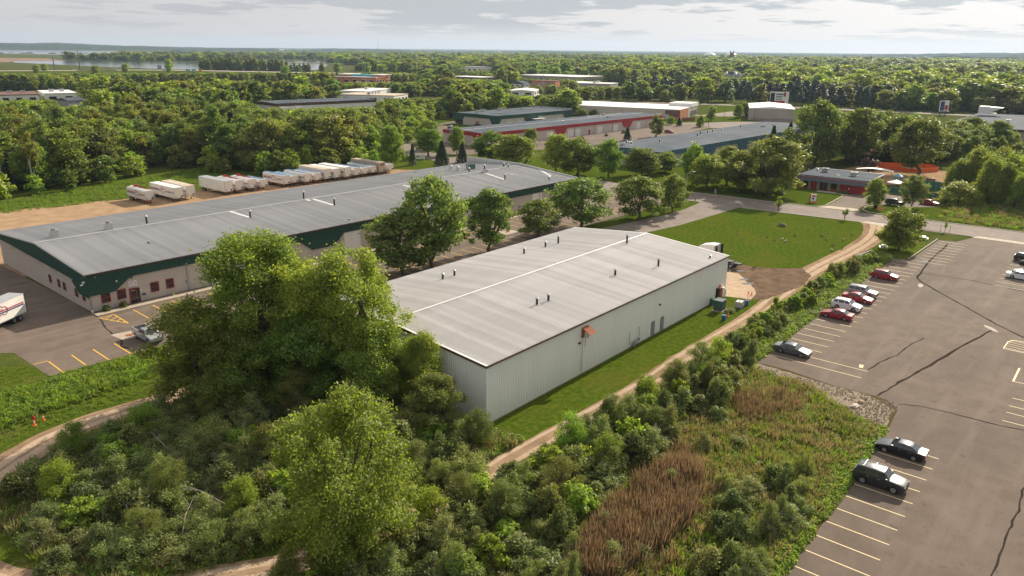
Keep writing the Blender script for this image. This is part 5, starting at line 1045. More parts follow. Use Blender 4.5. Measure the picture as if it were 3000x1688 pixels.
# geese: one continuous mesh each
def goose(label, x, y, rz, up=True, pale=False):
    t = thing('goose', label, 'goose', (x,y,0), rz, 'geese on the lawn')
    def ringmesh(P, n=8):
        vs = []; fs = []
        for k, (px, pz, ra, rb) in enumerate(P):
            for i in range(n): a = 2*math.pi*i/n; vs.append((px, ra*math.cos(a), pz+rb*math.sin(a)))
            if k: fs += [((k-1)*n+i,(k-1)*n+(i+1)%n,k*n+(i+1)%n,k*n+i) for i in range(n)]
        fs += [tuple(range(n-1,-1,-1)),tuple(range((len(P)-1)*n,len(P)*n))]; return vs, fs
    v, f = ringmesh([(-0.42,0.36,0.02,0.02),(-0.30,0.35,0.11,0.09),(-0.1,0.34,0.17,0.16),(0.12,0.35,0.17,0.16),(0.26,0.38,0.11,0.11),(0.32,0.42,0.06,0.07)]); MB().add(v,f).build('body','goose_brown' if not pale else 'rock',t,smooth=True)
    neck = [(0.30,0.42),(0.36,0.55),(0.38,0.68),(0.45,0.72),(0.56,0.69)] if up else [(0.30,0.40),(0.42,0.34),(0.50,0.20),(0.55,0.10),(0.60,0.05)]
    m = MB(); 
    for a, b in zip(neck[:-1],neck[1:]): m.tube((a[0],0,a[1]),(b[0],0,b[1]),0.045,0.04,7)
    m.build('neck','goose_black',t)
    for s in (-1,1): MB().tube((0,s*0.07,0),(0,s*0.07,0.24),0.018,0.018,5).build('leg','goose_black',t)
for i, (x, y, u_, pl, lb) in enumerate([(164,63,1,0,'goose standing farthest left on the lawn'),(163.8,61.5,0,0,'goose grazing just right of the leftmost one'),(161.4,59,1,0,'goose standing alone nearest the warehouse end'),(163.8,58.1,0,1,'pale goose grazing in the middle of the lawn'),(162.5,56.9,0,1,'pale goose lying low in the lawn centre'),(169.3,57.3,0,0,'goose grazing farthest back on the lawn'),(172.6,52.5,0,0,'goose grazing near the lawn centre back'),(170.2,50.7,1,0,'dark goose right of the lawn centre'),(172.5,47.8,0,1,'pale goose close to the track at the right'),(178.2,47.7,1,0,'goose rightmost on the lawn'),(165.6,47.7,0,0,'goose grazing by the curve of the track'),(161.4,46.6,1,1,'white-breasted goose at the edge of the track'),(164.5,45.5,1,0,'goose standing on the dirt track'),(137.2,53.5,1,0,'goose on the churned earth by the gravel pad'),(162,67.9,1,0,'goose standing at the back left of the lawn')]): goose(lb, x, y, random.uniform(0,6.28), u_, pl)
def lamp(label, x, y, hh, rz, arm=1.6, mm='galv'):
    t = thing('street_lamp', label, 'street lamp', (x,y,0), rz); MB().tube((0,0,0),(0,0,hh),0.11,0.07,8).build('post',mm,t); MB().tube((0,0,hh),(arm,0,hh+0.35),0.05,0.05,6).build('arm',mm,t); MB().box(arm-0.1,arm+0.65,-0.16,0.16,hh+0.28,hh+0.42).build('lamp_head','white_paint',t)
lamp('grey street lamp with white head at the drive entrance',192.4,96.6,7.4,-0.7)
for x, y, lb in ((392.2,186.7,'dark lamp post nearest on the far gravel lot'),(431.9,196.1,'dark lamp post in the middle of the far lawn'),(434.2,178.5,'dark lamp post nearest the beige shed')): lamp(lb,x,y,8.5,0.3,0.5,'black')
t = thing('office_sign','red and white upright sign on a mulch bed before the office','sign',(212.4,68.2,0),R(-60)); MB().box(-0.75,0.75,-0.14,0.14,0.5,2.3).build('sign_panel','white_paint',t); MB().box(-0.95,-0.75,-0.2,0.2,0,2.4).build('post','fascia_red',t); MB().box(-0.4,0.45,-0.165,-0.145,1.6,2.05).build('red_emblem','stripe_red',t); MB().box(-0.35,0.2,-0.165,-0.145,0.9,1.35).build('dark_emblem','black',t); MB().box(0.75,0.85,-0.18,0.18,0,2.35).build('post','fascia_red',t)
flat('mulch_bed', blob(212.2,68.0,1.7,1.3,0.3,seed=9), 0.035, 'mulch', 'round mulch bed under the office sign')
flat('mulch_bed', blob(216.5,51.8,2.6,1.2,0.3,seed=10), 0.036, 'mulch', 'mulch bed on the driveway island')
tag(MB().box(-0.3,0.3,-0.3,0.3,0,0.9).box(-0.15,0.15,-0.15,0.15,0.9,1.2).build('utility_pedestal','black',None,(216.2,52.8,0)),'black utility pedestal on the driveway island','pedestal')
tag(MB().box(-0.3,0.3,-0.25,0.25,0,1.0).box(-0.33,0.33,-0.28,0.28,1.0,1.06).build('utility_pedestal','util_green',None,(112.0,50.0,0)),'green utility pedestal against the warehouse wall','pedestal')
tag(MB().box(-0.12,0.12,-0.12,0.12,0,0.9).box(-0.2,0.2,-0.3,0.3,0.9,1.3).build('mailbox','white_paint',None,(190.6,96.2,0)),'white box on a post by the street lamp','mailbox')
tag(MB().box(-0.2,0.2,-0.2,0.2,0,1.1).box(-0.25,0.25,-0.25,0.25,1.1,1.2).build('utility_pedestal','galv',None,(206.9,94.5,0)),'grey utility pedestal across the street from the drive','pedestal')
# fences
def fence(name, label, pts, hgt, mm, sp=2.4, mat_p='galv', mesh=True):
    t = thing(name, label, 'fence', (*pts[0],0)); ox, oy = pts[0]
    for a, b in zip(pts[:-1],pts[1:]):
        a = Vector(a); b = Vector(b); L0 = (b-a).length; k = max(1,int(L0/sp)); d = (b-a)/k; n = Vector((-d.y,d.x)).normalized()*0.02
        for i in range(k):
            p0 = a+d*i-Vector((ox,oy)); p1 = a+d*(i+1)-Vector((ox,oy)); s0 = random.uniform(-.08,.08) if mm == 'orange' else 0
            MB().tube((p0.x,p0.y,0),(p0.x,p0.y,hgt+0.1),0.04,0.04,6).build('post',mat_p,t)
            MB().add([(p0.x-n.x,p0.y-n.y,0.05),(p1.x-n.x,p1.y-n.y,0.05),(p1.x-n.x,p1.y-n.y,hgt+s0),(p0.x-n.x,p0.y-n.y,hgt),(p0.x+n.x,p0.y+n.y,0.05),(p1.x+n.x,p1.y+n.y,0.05),(p1.x+n.x,p1.y+n.y,hgt+s0),(p0.x+n.x,p0.y+n.y,hgt)],[(0,1,2,3),(7,6,5,4),(3,2,6,7),(0,3,7,4),(1,5,6,2)]).build('fence_panel',mm,t)
    return t
fence('safety_fence','bright orange plastic safety fence behind the red office',[(296,76.5),(291.5,70),(290,62),(292,58.5),(300,55),(306,58),(303,68),(297,76)],1.5,'orange',2.6)
fence('windscreen_fence','green screened fence beside the office driveway',[(242.4,56),(242,51),(241.2,47),(240.2,40)],1.8,'fence_green',2.4)
fence('windscreen_fence','green screened court fence behind the office driveway fence',[(256,54),(255,44),(262,42),(264,52)],1.8,'fence_green',2.4)
fence('wooden_fence','brown wooden fence behind the red building end',[(398,208),(412,213),(418,208)],2.0,'wood_brown',2.0,'wood_brown')
flat('bare_ground', [(258,62),(262,46),(300,50),(308,60),(300,80),(280,82)], 0.01, 'yard_dirt', 'bare tan ground behind the red office')
t = thing('dumpster','brown wooden dumpster enclosure behind the office','enclosure',(266.8,49.4,0),0.1); MB().box(0,2.4,0,2.4,0,2.0).build('box','wood_brown',t); MB().box(-0.05,2.45,-0.05,2.45,2.0,2.08).build('lid','wood_brown',t)
t = thing('shade_canopy','white round shade canopy at the side of the red office','canopy',(249.5,56.5,0)); MB().tube((0,0,0),(0,0,2.5),0.06,0.06,8).build('pole','galv',t); MB().tube((0,0,2.3),(0,0,3.1),2.4,0.1,16).build('canopy_top','white_paint',t)
t = thing('play_structure','teal and pink play structure behind the office','play structure',(258,58,0)); MB().box(-1,1,-1,1,1.4,2.2).build('deck','teal',t); MB().add([(-1.3,-1.3,3),(1.3,-1.3,3),(1.3,1.3,3),(-1.3,1.3,3),(0,0,3.8)],[(0,1,4),(1,2,4),(2,3,4),(3,0,4),(3,2,1,0)]).build('roof','tarp_sky',t)
for s in (-0.9,0.9):
    for q in (-0.9,0.9): MB().box(s-.06,s+.06,q-.06,q+.06,0,3).build('post','teal',t)
MB().box(1.0,3.6,-0.4,0.4,0.9,1.1).build('slide','stripe_red',t)
t = thing('shade_canopy','long pink and white canopy behind the office roof','canopy',(262,66,0),R(95)); 
for x in (-5,5): MB().tube((x,0,0),(x,0,3.4),0.07,0.07,8).build('pole','galv',t)
m = MB(); vs = []; fs = []
for i in range(9): u = -5.5+11*i/8; vs += [(u,-1.6,3.4+0.8*math.cos(u/5.5*1.3)),(u,1.6,3.4+0.8*math.cos(u/5.5*1.3))]
for i in range(8): fs.append((2*i,2*i+2,2*i+3,2*i+1))
m.add(vs,fs).build('canopy_top','white_paint',t)
for x, y, lb in ((467.6,197.1,'left black dumpster on the far lot'),(471.8,196.2,'right black dumpster on the far lot')):
    t = thing('dumpster',lb,'dumpster',(x,y,0),0.4,'black dumpsters on the far lot'); MB().add([(-1.5,-0.9,0.1),(1.5,-0.9,0.1),(1.5,0.9,0.1),(-1.5,0.9,0.1),(-1.6,-1.0,1.5),(1.6,-1.0,1.5),(1.6,1.0,1.9),(-1.6,1.0,1.9)],[(3,2,1,0),(0,1,5,4),(1,2,6,5),(2,3,7,6),(3,0,4,7),(4,5,6,7)]).build('bin','black',t); MB().box(-1.62,1.62,-0.2,1.02,1.92,1.98).build('lid','black',t)
# billboards
def billboard(label, x, y, rz, w, hh, z0, cols):
    t = thing('billboard', label, 'billboard', (x,y,0), rz)
    for s in (-w*0.3,w*0.3): MB().tube((s,0.3,0),(s,0.3,z0+hh*0.6),0.25,0.25,8).build('post','black',t)
    MB().box(-w/2,w/2,0,0.3,z0,z0+hh).build('panel','white_paint',t)
    for k, (a, b, c, d, mm) in enumerate(cols): MB().box(-w/2+w*a,-w/2+w*b,-0.06-0.012*k,-0.02-0.012*k,z0+hh*c,z0+hh*d).build('poster',mm,t)
    MB().box(-w/2,w/2,-0.9,-0.1,z0-0.35,z0-0.25).build('catwalk','galv',t)
billboard('billboard with dark, white and red poster above the beige shed roof',557,212,R(-62),13,8.4,3.2,[(0.03,0.25,0.03,0.9,'black'),(0.25,0.8,0.03,0.25,'stripe_red'),(0.32,0.7,0.72,0.84,'bluegrey' if False else 'fascia_blue'),(0.32,0.66,0.52,0.62,'fascia_blue'),(0.32,0.66,0.34,0.42,'fascia_blue'),(0.72,0.84,0.6,0.95,'stripe_red')])
billboard('dark billboard seen edge-on beyond the right-hand building',573,108,R(-20),10,6.5,3.0,[(0.05,0.5,0.05,0.95,'navy' if False else 'stripe_blue'),(0.55,0.9,0.1,0.55,'stripe_red')])
# poles, masts, signs in the distance
def pole(label, x, y, hh, arms, mm='pole_wood', r0=0.5):
    t = thing('utility_pole', label, 'utility pole', (x,y,0), 0.4); MB().tube((0,0,0),(0,0,hh),r0,r0*0.5,8).build('pole',mm,t)
    for z, w in arms: MB().box(-w,w,-0.15,0.15,z-0.15,z+0.15).build('cross_arm',mm,t); 
    for z, w in arms:
        for s in (-w+0.2,w-0.2): MB().tube((s,0,z-0.9),(s,0,z-0.15),0.12,0.12,6).build('insulator','steel',t)
pole('shorter utility pole beside the left end of the motorway',459,1252,22,[(20,4),(12,4)],r0=1.0); pole('tall utility pole standing over the motorway bridge',501,1270,31,[(27,5),(18,5)],r0=1.0)
pole('thin pole in front of the white service garage',532,408,24,[],'galv',0.3); pole('thin pole rising behind the orange brick office wing',515,620,26,[],'galv',0.3)
t = thing('radio_mast','hair-thin radio mast on the horizon','mast',(4600,5350,0)); MB().tube((0,0,0),(0,0,128),2.0,0.8,5).build('mast','galv',t); MB().box(-3,3,-3,3,0,3).build('base','concrete',t)
for i, (x, y, lb) in enumerate([(540,1020,'left green motorway sign'),(546,1016,'middle green motorway sign'),(553,1011,'yellow motorway exit sign beside the green ones')]):
    t = thing('road_sign', lb, 'road sign', (x,y,0), R(-50)); MB().box(-2.6,2.6,-0.1,0.1,4.5,9).build('sign_panel','sign_yellow' if i == 2 else 'sign_green',t); MB().box(-2.0,1.6,-0.14,-0.11,6.2,7.2).build('sign_legend','white_paint' if i < 2 else 'black',t)
    for s in (-1.8,1.8): MB().tube((s,0.2,0),(s,0.2,8),0.12,0.12,6).build('post','galv',t)
t = thing('road_sign','green motorway sign among the poplars','road sign',(672,1140,0),R(-50)); MB().box(-3,3,-0.1,0.1,6,11).build('sign_panel','sign_green',t); MB().box(-2,2,-0.16,-0.11,8,9).build('sign_legend','white_paint',t); MB().tube((0,0.2,0),(0,0.2,9),0.2,0.2,6).build('post','galv',t)
t = thing('road_sign','blue motorway sign near the lake gap','road sign',(585,1190,0),R(-50)); MB().box(-3,3,-0.1,0.1,5,10).build('sign_panel','stripe_blue',t); MB().box(-2,2,-0.16,-0.11,7,8).build('sign_legend','white_paint',t); MB().tube((0,0.2,0),(0,0.2,9),0.2,0.2,6).build('post','galv',t)
for x, y, mm, lb in ((580,638,'white_paint','white flag on a pole by the orange brick office'),(584,634,'stripe_red','red flag on a pole by the orange brick office')):
    t = thing('flagpole',lb,'flag',(x,y,0),0.6); MB().tube((0,0,0),(0,0,13),0.12,0.08,6).build('pole','steel',t); MB().add([(0,0,12.8),(1.2,0.3,12.6),(2.4,0,12.4),(2.4,0,10.8),(1.2,0.3,11.0),(0,0,11.2)],[(0,1,4,5),(1,2,3,4)]).build('flag',mm,t)
for x, y, mm, lb in ((512,262,'stripe_red','red flag on a pole behind the brick-fronted shop'),(515,258,'white_paint','white flag on a pole behind the brick-fronted shop')):
    t = thing('flagpole',lb,'flag',(x,y,0),0.6); MB().tube((0,0,0),(0,0,11),0.1,0.07,6).build('pole','steel',t); MB().add([(0,0,10.8),(1.0,0.3,10.6),(2.0,0,10.4),(2.0,0,9.2),(1.0,0.3,9.4),(0,0,9.6)],[(0,1,4,5),(1,2,3,4)]).build('flag',mm,t)
for k, (x, y, lb) in enumerate([(1150,1700,'floodlight mast left of the pond'),(1500,1290,'left floodlight mast on the distant field'),(1700,1100,'right floodlight mast on the distant field')]):
    t = thing('floodlight_mast',lb,'floodlight',(x,y,0),0.3); MB().tube((0,0,0),(0,0,30),0.6,0.4,6).build('mast','galv',t); MB().box(-9,9,-0.4,0.4,29,30.5).build('cross_beam','galv',t)
    for s in (-8,-3,3,8): MB().box(s-1.4,s+1.4,-0.7,0.7,30.5,32.5).build('lamp_bank','white_paint',t)
t = thing('sign_board','white lettered board on two posts behind the last trailer','sign',(192,203,0),R(-40)); MB().box(-1.7,1.7,-0.06,0.06,1.2,2.9).build('board','white_paint',t)
for s in (-1.7,1.7): MB().box(s-.06,s+.06,-.1,.1,0,3).build('post','white_paint',t)
m = MB()
for i in range(12): a = i/12*2*math.pi; b = (i+1)/12*2*math.pi; m.tube((0.8+0.5*math.cos(a),-0.08,2.1+0.5*math.sin(a)),(0.8+0.5*math.cos(b),-0.08,2.1+0.5*math.sin(b)),0.04,0.04,4)
m.build('ring_emblem','stripe_blue',t); MB().box(-1.3,-0.2,-0.09,-0.065,1.9,2.3).build('blue_mark','fascia_blue',t)
# guard rail between hedgerow and picnic lawn, stakes, logs
t = thing('guard_rail','grey rail fence where the hedgerow meets the picnic lawn','rail',(158.5,40.6,0),-0.12)
for i in range(4): MB().box(i*2.2-0.05,i*2.2+0.05,-0.05,0.05,0,0.8).build('post','galv',t)
MB().box(-0.2,7.0,-0.1,-0.055,0.55,0.8).build('rail','galv',t)
for i, (x, y) in enumerate([(196.9,33.4),(197.6,31.6)]): tag(MB().box(-.04,.04,-.04,.04,0,1.5).box(-.05,.05,-.05,.05,1.5,1.54).build('stake','wood_brown',None,(x,y,0)), ['left','right'][i]+' wooden stake beside the tiny sapling', 'stake')
rr = random.Random(8)
for i in range(9):
    t = thing('fallen_branch', 'bare grey branch lying in the brush by the warehouse corner', 'branch', (47.5+rr.uniform(-1.6,1.6),49.5+rr.uniform(-1.2,1.2),0.25+rr.uniform(0,.5)), rr.uniform(-0.5,0.6), 'bare branches by the warehouse corner'); m = MB(); m.tube((0,0,0),(1.4,0.1,0.25),0.07,0.05,6); m.tube((1.4,0.1,0.25),(2.8,-0.1,0.6),0.05,0.02,6); m.build('limb','dead_wood',t); MB().tube((1.4,0.1,0.25),(2.1,0.7,0.7),0.03,0.01,5).build('twig','dead_wood',t)
for i, (x, y, rz, L0) in enumerate([(24,55,0.8,3.4),(28.5,58,2.4,2.8),(27,64,0.3,2.6),(22,60,1.2,2.4),(33,61,2.9,2.6),(36,66,0.6,2.4),(30,69,1.9,2.2)]):
    t = thing('dead_branch', 'bleached dead branch sticking out of the brush, %s of seven' % ['longest','second longest','leftmost high','lowest left','nearest the ash','highest','middle'][i], 'branch', (x,y,1.4), rz); m = MB(); m.tube((-1,0,-0.8),(L0*0.4,0.1,0.9),0.07,0.05,6); m.tube((L0*0.4,0.1,0.9),(L0,-0.15,1.5),0.05,0.015,6); m.build('limb','dead_wood',t)
    for k in range(4): MB().tube((L0*(.3+.15*k),0.05,0.7+.15*k),(L0*(.45+.15*k),rr.uniform(-.9,.9),1.0+.3*k),0.028,0.008,5).build('twig','dead_wood',t)
# ------------------------------------------------------------------ vegetation generators
def np_mesh(name, V, Q, mats):
    me = bpy.data.meshes.new(name); V = np.asarray(V, np.float32); Q = np.asarray(Q, np.int32); nq = len(Q)
    me.vertices.add(len(V)); me.vertices.foreach_set('co', V.ravel()); me.loops.add(nq*4); me.loops.foreach_set('vertex_index', Q.ravel())
    me.polygons.add(nq); me.polygons.foreach_set('loop_start', np.arange(nq, dtype=np.int32)*4); me.polygons.foreach_set('loop_total', np.full(nq, 4, np.int32))
    for m in mats: me.materials.append(MAT[m])
    me.update(calc_edges=True); return me
def unit(a): return a/np.maximum(np.linalg.norm(a, axis=1, keepdims=True), 1e-6)
def leaf_quads(rng, pos, nrm, size, asp=0.62, tang=None):
    n = len(pos); t = rng.normal(size=(n, 3)) if tang is None else tang+rng.normal(size=(n, 3))*0.35
    t = unit(t-nrm*np.sum(t*nrm, 1, keepdims=True)); b = np.cross(nrm, t); s = size*rng.uniform(0.65, 1.35, (n, 1))
    V = np.stack([pos-t*s, pos-b*s*asp+t*s*0.1, pos+t*s, pos+b*s*asp+t*s*0.1], 1).reshape(-1, 3)
    return V, np.arange(4*n).reshape(n, 4)
def cloud(rng, C, Rr, n, flat=0.8, upb=0.35, inner=0.5):
    w = Rr**2; idx = rng.choice(len(C), n, p=w/w.sum()); d = unit(rng.normal(size=(n, 3))); d[:, 2] = np.where(rng.random(n) < 0.25, np.abs(d[:, 2]), d[:, 2])
    rad = Rr[idx]*(inner+(1-inner)*rng.random(n)**0.6)*np.exp(rng.normal(size=n)*0.24); P = C[idx]+d*rad[:, None]*np.array([1, 1, flat])
    N_ = unit(d*0.8+rng.normal(size=(n, 3))*0.75+np.array([0, 0, upb])); return P, N_
def limbs(rng, C, Rr, H, tr, zfork, nl, bark, name='trunk', stems=1, lean=0.0, thick=1.0):
    m = MB(); order = np.argsort(-Rr)[:nl]
    for st in range(stems):
        off = Vector((0, 0, 0)) if stems == 1 else Vector((rng.uniform(-.35, .35), rng.uniform(-.35, .35), 0))*tr*6
        p = off; pts = [p]; k = 5
        for i in range(1, k+1):
            q = Vector((off.x+lean*H*(i/k)**2+rng.normal()*0.02*H, off.y+rng.normal()*0.02*H, zfork*1.25*i/k)); pts.append(q)
        for i in range(k): m.tube(pts[i], pts[i+1], tr*(1.25 if i == 0 else 1-0.11*i), tr*(1-0.11*(i+1)), 7, caps=False)
        for j in order[st::stems]:
            c = Vector(C[j]); a = pts[rng.integers(2, k+1)]; mid = (a+c)/2+Vector((rng.normal()*0.03*H, rng.normal()*0.03*H, 0.04*H)); r0 = tr*rng.uniform(0.3, 0.5)*thick
            m.tube(a, mid, r0, r0*0.65, 5, caps=False); m.tube(mid, c, r0*0.65, r0*0.25, 5, caps=False)
            for _ in range(2):
                e = c+Vector(rng.normal(size=3))*float(Rr[j])*0.5; m.tube(mid, e, r0*0.35, r0*0.1, 4, caps=False)
    return m.mesh(name, bark)
def env(rng, k, H, Rd, z0, shape):
    """clump centres in the crown envelope"""
    C = []; 
    while len(C) < k:
        a = rng.uniform(0, 2*math.pi); u = rng.uniform(0, 1)
        if shape == 'round': prof = math.sqrt(max(0, 1-(2*u-0.9)**2/1.25))
        elif shape == 'spread': prof = math.sqrt(max(0, 1-(1.75*u-0.75)**2))*1.0
        elif shape == 'tall': prof = (0.55+0.6*u if u < 0.45 else max(0.12, 1.15-1.0*(u-0.35)))*0.95
        elif shape == 'column': prof = 0.9 if u < 0.6 else max(0.1, 1.9-1.65*u)
        elif shape == 'cone': prof = 1.05-u
        elif shape == 'dome': prof = math.sqrt(max(0, 1-u*u*0.98))
        else: prof = 1
        r_ = Rd*prof*math.sqrt(rng.uniform(0.12, 1))*rng.uniform(0.8, 1.05)
        C.append((r_*math.cos(a), r_*math.sin(a), z0+(H-z0)*u*0.95))
    return np.array(C)
def tree_proto(style, seed, n, ls):
    rng = np.random.default_rng(seed)
    P = dict(maple=('round', 12, 5, 0.11, 70, 0.24, 'bark', 'leaf_maple', 0.75), oak=('spread', 13, 6, 0.13, 74, 0.20, 'bark', 'leaf_oak', 0.72), cotton=('tall', 19, 6.8, 0.08, 135, 0.175, 'bark', 'leaf_cotton', 0.85),
             light=('round', 15, 7, 0.05, 170, 0.14, 'bark', 'leaf_light', 0.8), wood=('round', 13, 4.6, 0.06, 44, 0.26, 'bark', 'leaf_wood', 0.8), poplar=('column', 20, 4.2, 0.12, 40, 0.28, 'bark', 'leaf_wood', 1.0),
             bright=('dome', 7, 3.4, 0.02, 26, 0.30, 'bark', 'leaf_bright', 0.8), willow=('dome', 12, 6, 0.03, 40, 0.25, 'bark', 'leaf_willow', 0.9), aspen=('column', 17, 3.0, 0.52, 24, 0.32, 'bark_pale', 'leaf_wood', 0.9),
             sapling=('round', 4, 1.1, 0.35, 12, 0.32, 'bark', 'leaf_maple', 0.8), purple=('column', 5, 1.3, 0.1, 16, 0.35, 'bark', 'leaf_purple', 0.9))[style]
    shape, H, Rd, zf, k, cr, bark, leaf, flat = P
    C = env(rng, k, H-cr*Rd*0.6, Rd*(1-cr*0.75), H*zf+cr*Rd*0.5, shape); Rr = Rd*cr*rng.uniform(0.65, 1.3, k)
    if style in ('oak', 'cotton'):          # a few limbs stick out of the outline
        C[:5, :2] *= 1.18; Rr[:5] *= 0.75
    pos, nr = cloud(rng, C, Rr, n, flat, inner=0.35)
    if style == 'willow': pos[:, 2] -= 0.25*np.hypot(pos[:, 0], pos[:, 1])*rng.random(n); pos[:, 2] = np.maximum(pos[:, 2], 0.1)
    V, Q = leaf_quads(rng, pos, nr, ls)
    crown = np_mesh('crown', V, Q, [leaf]); trunk = limbs(rng, C, Rr, H, H*0.018+0.06, H*max(zf, 0.3), min(k, 16), bark, thick=1.25 if style == 'oak' else 1.0)
    return dict(H=H, R=Rd, crown=crown, trunk=trunk)
def spruce_proto(seed, n, ls, H=10, Rd=2.6, pine=False):
    rng = np.random.default_rng(seed); u = rng.random(n)**(0.62 if not pine else 0.9); lay = 16 if not pine else 9
    u = (np.floor(u*lay)+rng.random(n)**2*0.75)/lay; a = rng.uniform(0, 2*np.pi, n); arms = 9; a = np.round(a*arms/(2*np.pi))/arms*2*np.pi+rng.normal(size=n)*0.17+np.floor(u*lay)*0.7
    rr = Rd*(1.04-u)*rng.uniform(0.25, 1, n)**0.5*(0.85+0.3*np.sin(a*3+seed)*0.5)
    if pine: rr = Rd*np.clip(1.3*(1-u)**0.6, 0.15, 1)*rng.uniform(0.35, 1, n)
    z0 = 0.05*H if not pine else 0.28*H; z = z0+(H-z0)*(1-(1-u))-rr*0.22+rng.normal(size=n)*0.05
    pos = np.stack([rr*np.cos(a), rr*np.sin(a), np.maximum(z, 0.1)], 1); out = np.stack([np.cos(a), np.sin(a), np.full(n, -0.25)], 1)
    nr = unit(rng.normal(size=(n, 3))*0.6+np.array([0, 0, 1.0])+out*0.4); V, Q = leaf_quads(rng, pos, nr, ls, 0.45, tang=out)
    m = MB(); m.tube((0, 0, 0), (0, 0, H*0.97), 0.02*H, 0.01, 7)
    return dict(H=H, R=Rd, crown=np_mesh('crown', V, Q, ['leaf_spruce']), trunk=m.mesh('trunk', 'bark'))
def shrub_proto(seed, n, ls, leaf, H=3.0, Rd=2.2, k=22, twigs=14, asp=0.62, dead=False):
    rng = np.random.default_rng(seed); C = env(rng, k, H-0.3, Rd*0.82, 0.25, 'dome'); C[:, 2] *= rng.uniform(0.6, 1.25, k); C[:, :2] *= rng.uniform(0.75, 1.25, (k, 1)); Rr = Rd*rng.uniform(0.11, 0.31, k)
    pos, nr = cloud(rng, C, Rr, n, 0.85, 0.4, 0.25); pos[:, 2] = np.maximum(pos[:, 2], 0.04); V, Q = leaf_quads(rng, pos, nr, ls, asp)
    m = MB()
    for j in range(twigs):
        c = Vector(C[j % k]); b = Vector((rng.normal()*0.15, rng.normal()*0.15, 0)); mid = (b+c)*0.5+Vector((0, 0, 0.15)); e = c+Vector((rng.normal()*0.3, rng.normal()*0.3, rng.uniform(0.1, 0.8)))
        m.tube(b, mid, 0.05, 0.035, 5, caps=False); m.tube(mid, c, 0.035, 0.02, 4, caps=False); m.tube(c, e, 0.018, 0.006, 4, caps=False)
        if dead:
            for _ in range(5): m.tube(c, c+Vector((rng.normal()*0.6, rng.normal()*0.6, rng.uniform(0.0, 0.9))), 0.016, 0.005, 4, caps=False)
    return dict(H=H, R=Rd, crown=np_mesh('foliage', V, Q, [leaf]), trunk=m.mesh('stems', 'dead_wood' if dead else 'bark'))
PR = {}
def proto(key, f):
    if key not in PR: PR[key] = f()
    return PR[key]
NEAR = {'bright': (11000, 0.105), 'wood': (15000, 0.115), 'maple': (34000, 0.125), 'oak': (30000, 0.13), 'cotton': (52000, 0.135), 'light': (46000, 0.125), 'willow': (26000, 0.14)}
MID = {'maple': (9000, 0.235), 'oak': (9500, 0.235), 'cotton': (11000, 0.27), 'wood': (6500, 0.26), 'poplar': (6500, 0.28), 'bright': (5500, 0.18), 'willow': (9000, 0.25), 'aspen': (3800, 0.22), 'sapling': (700, 0.12), 'purple': (1500, 0.13), 'light': (9000, 0.25)}
FARL = {'maple': (1700, 0.62), 'oak': (1700, 0.65), 'wood': (1600, 0.60), 'poplar': (1200, 0.62), 'bright': (800, 0.42), 'willow': (1300, 0.62), 'cotton': (1400, 0.75)}
def get(style, lod, var=0):
    if style in ('spruce', 'pine'):
        nn, l_ = {'mid': (6500, 0.26), 'far': (1000, 0.55)}[lod]; return proto((style, lod, var), lambda: spruce_proto(11+var, nn, l_, *((10, 2.3) if style == 'spruce' else (13, 2.9)), pine=style == 'pine'))
    T = {'near': NEAR, 'mid': MID, 'far': FARL}[lod]; nn, l_ = T[style]
    return proto((style, lod, var), lambda: tree_proto(style, 100+37*var+len(style), nn, l_))
KIND = dict(maple='maple_tree', oak='oak_tree', cotton='cottonwood_tree', light='ash_tree', wood='woodland_tree', poplar='poplar_tree', bright='young_tree', willow='willow_tree', aspen='aspen_tree', sapling='sapling', purple='purple_leaf_tree', spruce='spruce_tree', pine='pine_tree')
def plant(pr_, name, label, cat, x, y, h, r, rz=None, group=None, leaf=None, tilt=0.0, ta=0.0, part=('trunk', 'crown')):
    t = thing(name, label, cat, (x, y, 0), 0, group); t.rotation_euler = (tilt*math.cos(ta), tilt*math.sin(ta), random.uniform(0, 6.28) if rz is None else rz)
    e_ = random.uniform(0.9, 1.12); t.scale = (r/pr_['R']*e_, r/pr_['R']/e_, h/pr_['H'])
    put(part[0], pr_['trunk'], t); put(part[1], pr_['crown'], t); return t
def tree(style, lod, label, x, y, h, r, var=0, group=None, tilt=0.0, ta=0.0):
    r *= {'oak': 1.2, 'maple': 1.12, 'cotton': 1.05}.get(style, 1.0)
    return plant(get(style, lod, var), KIND[style], label, 'tree', x, y, h, r, None, group, None, tilt, ta)

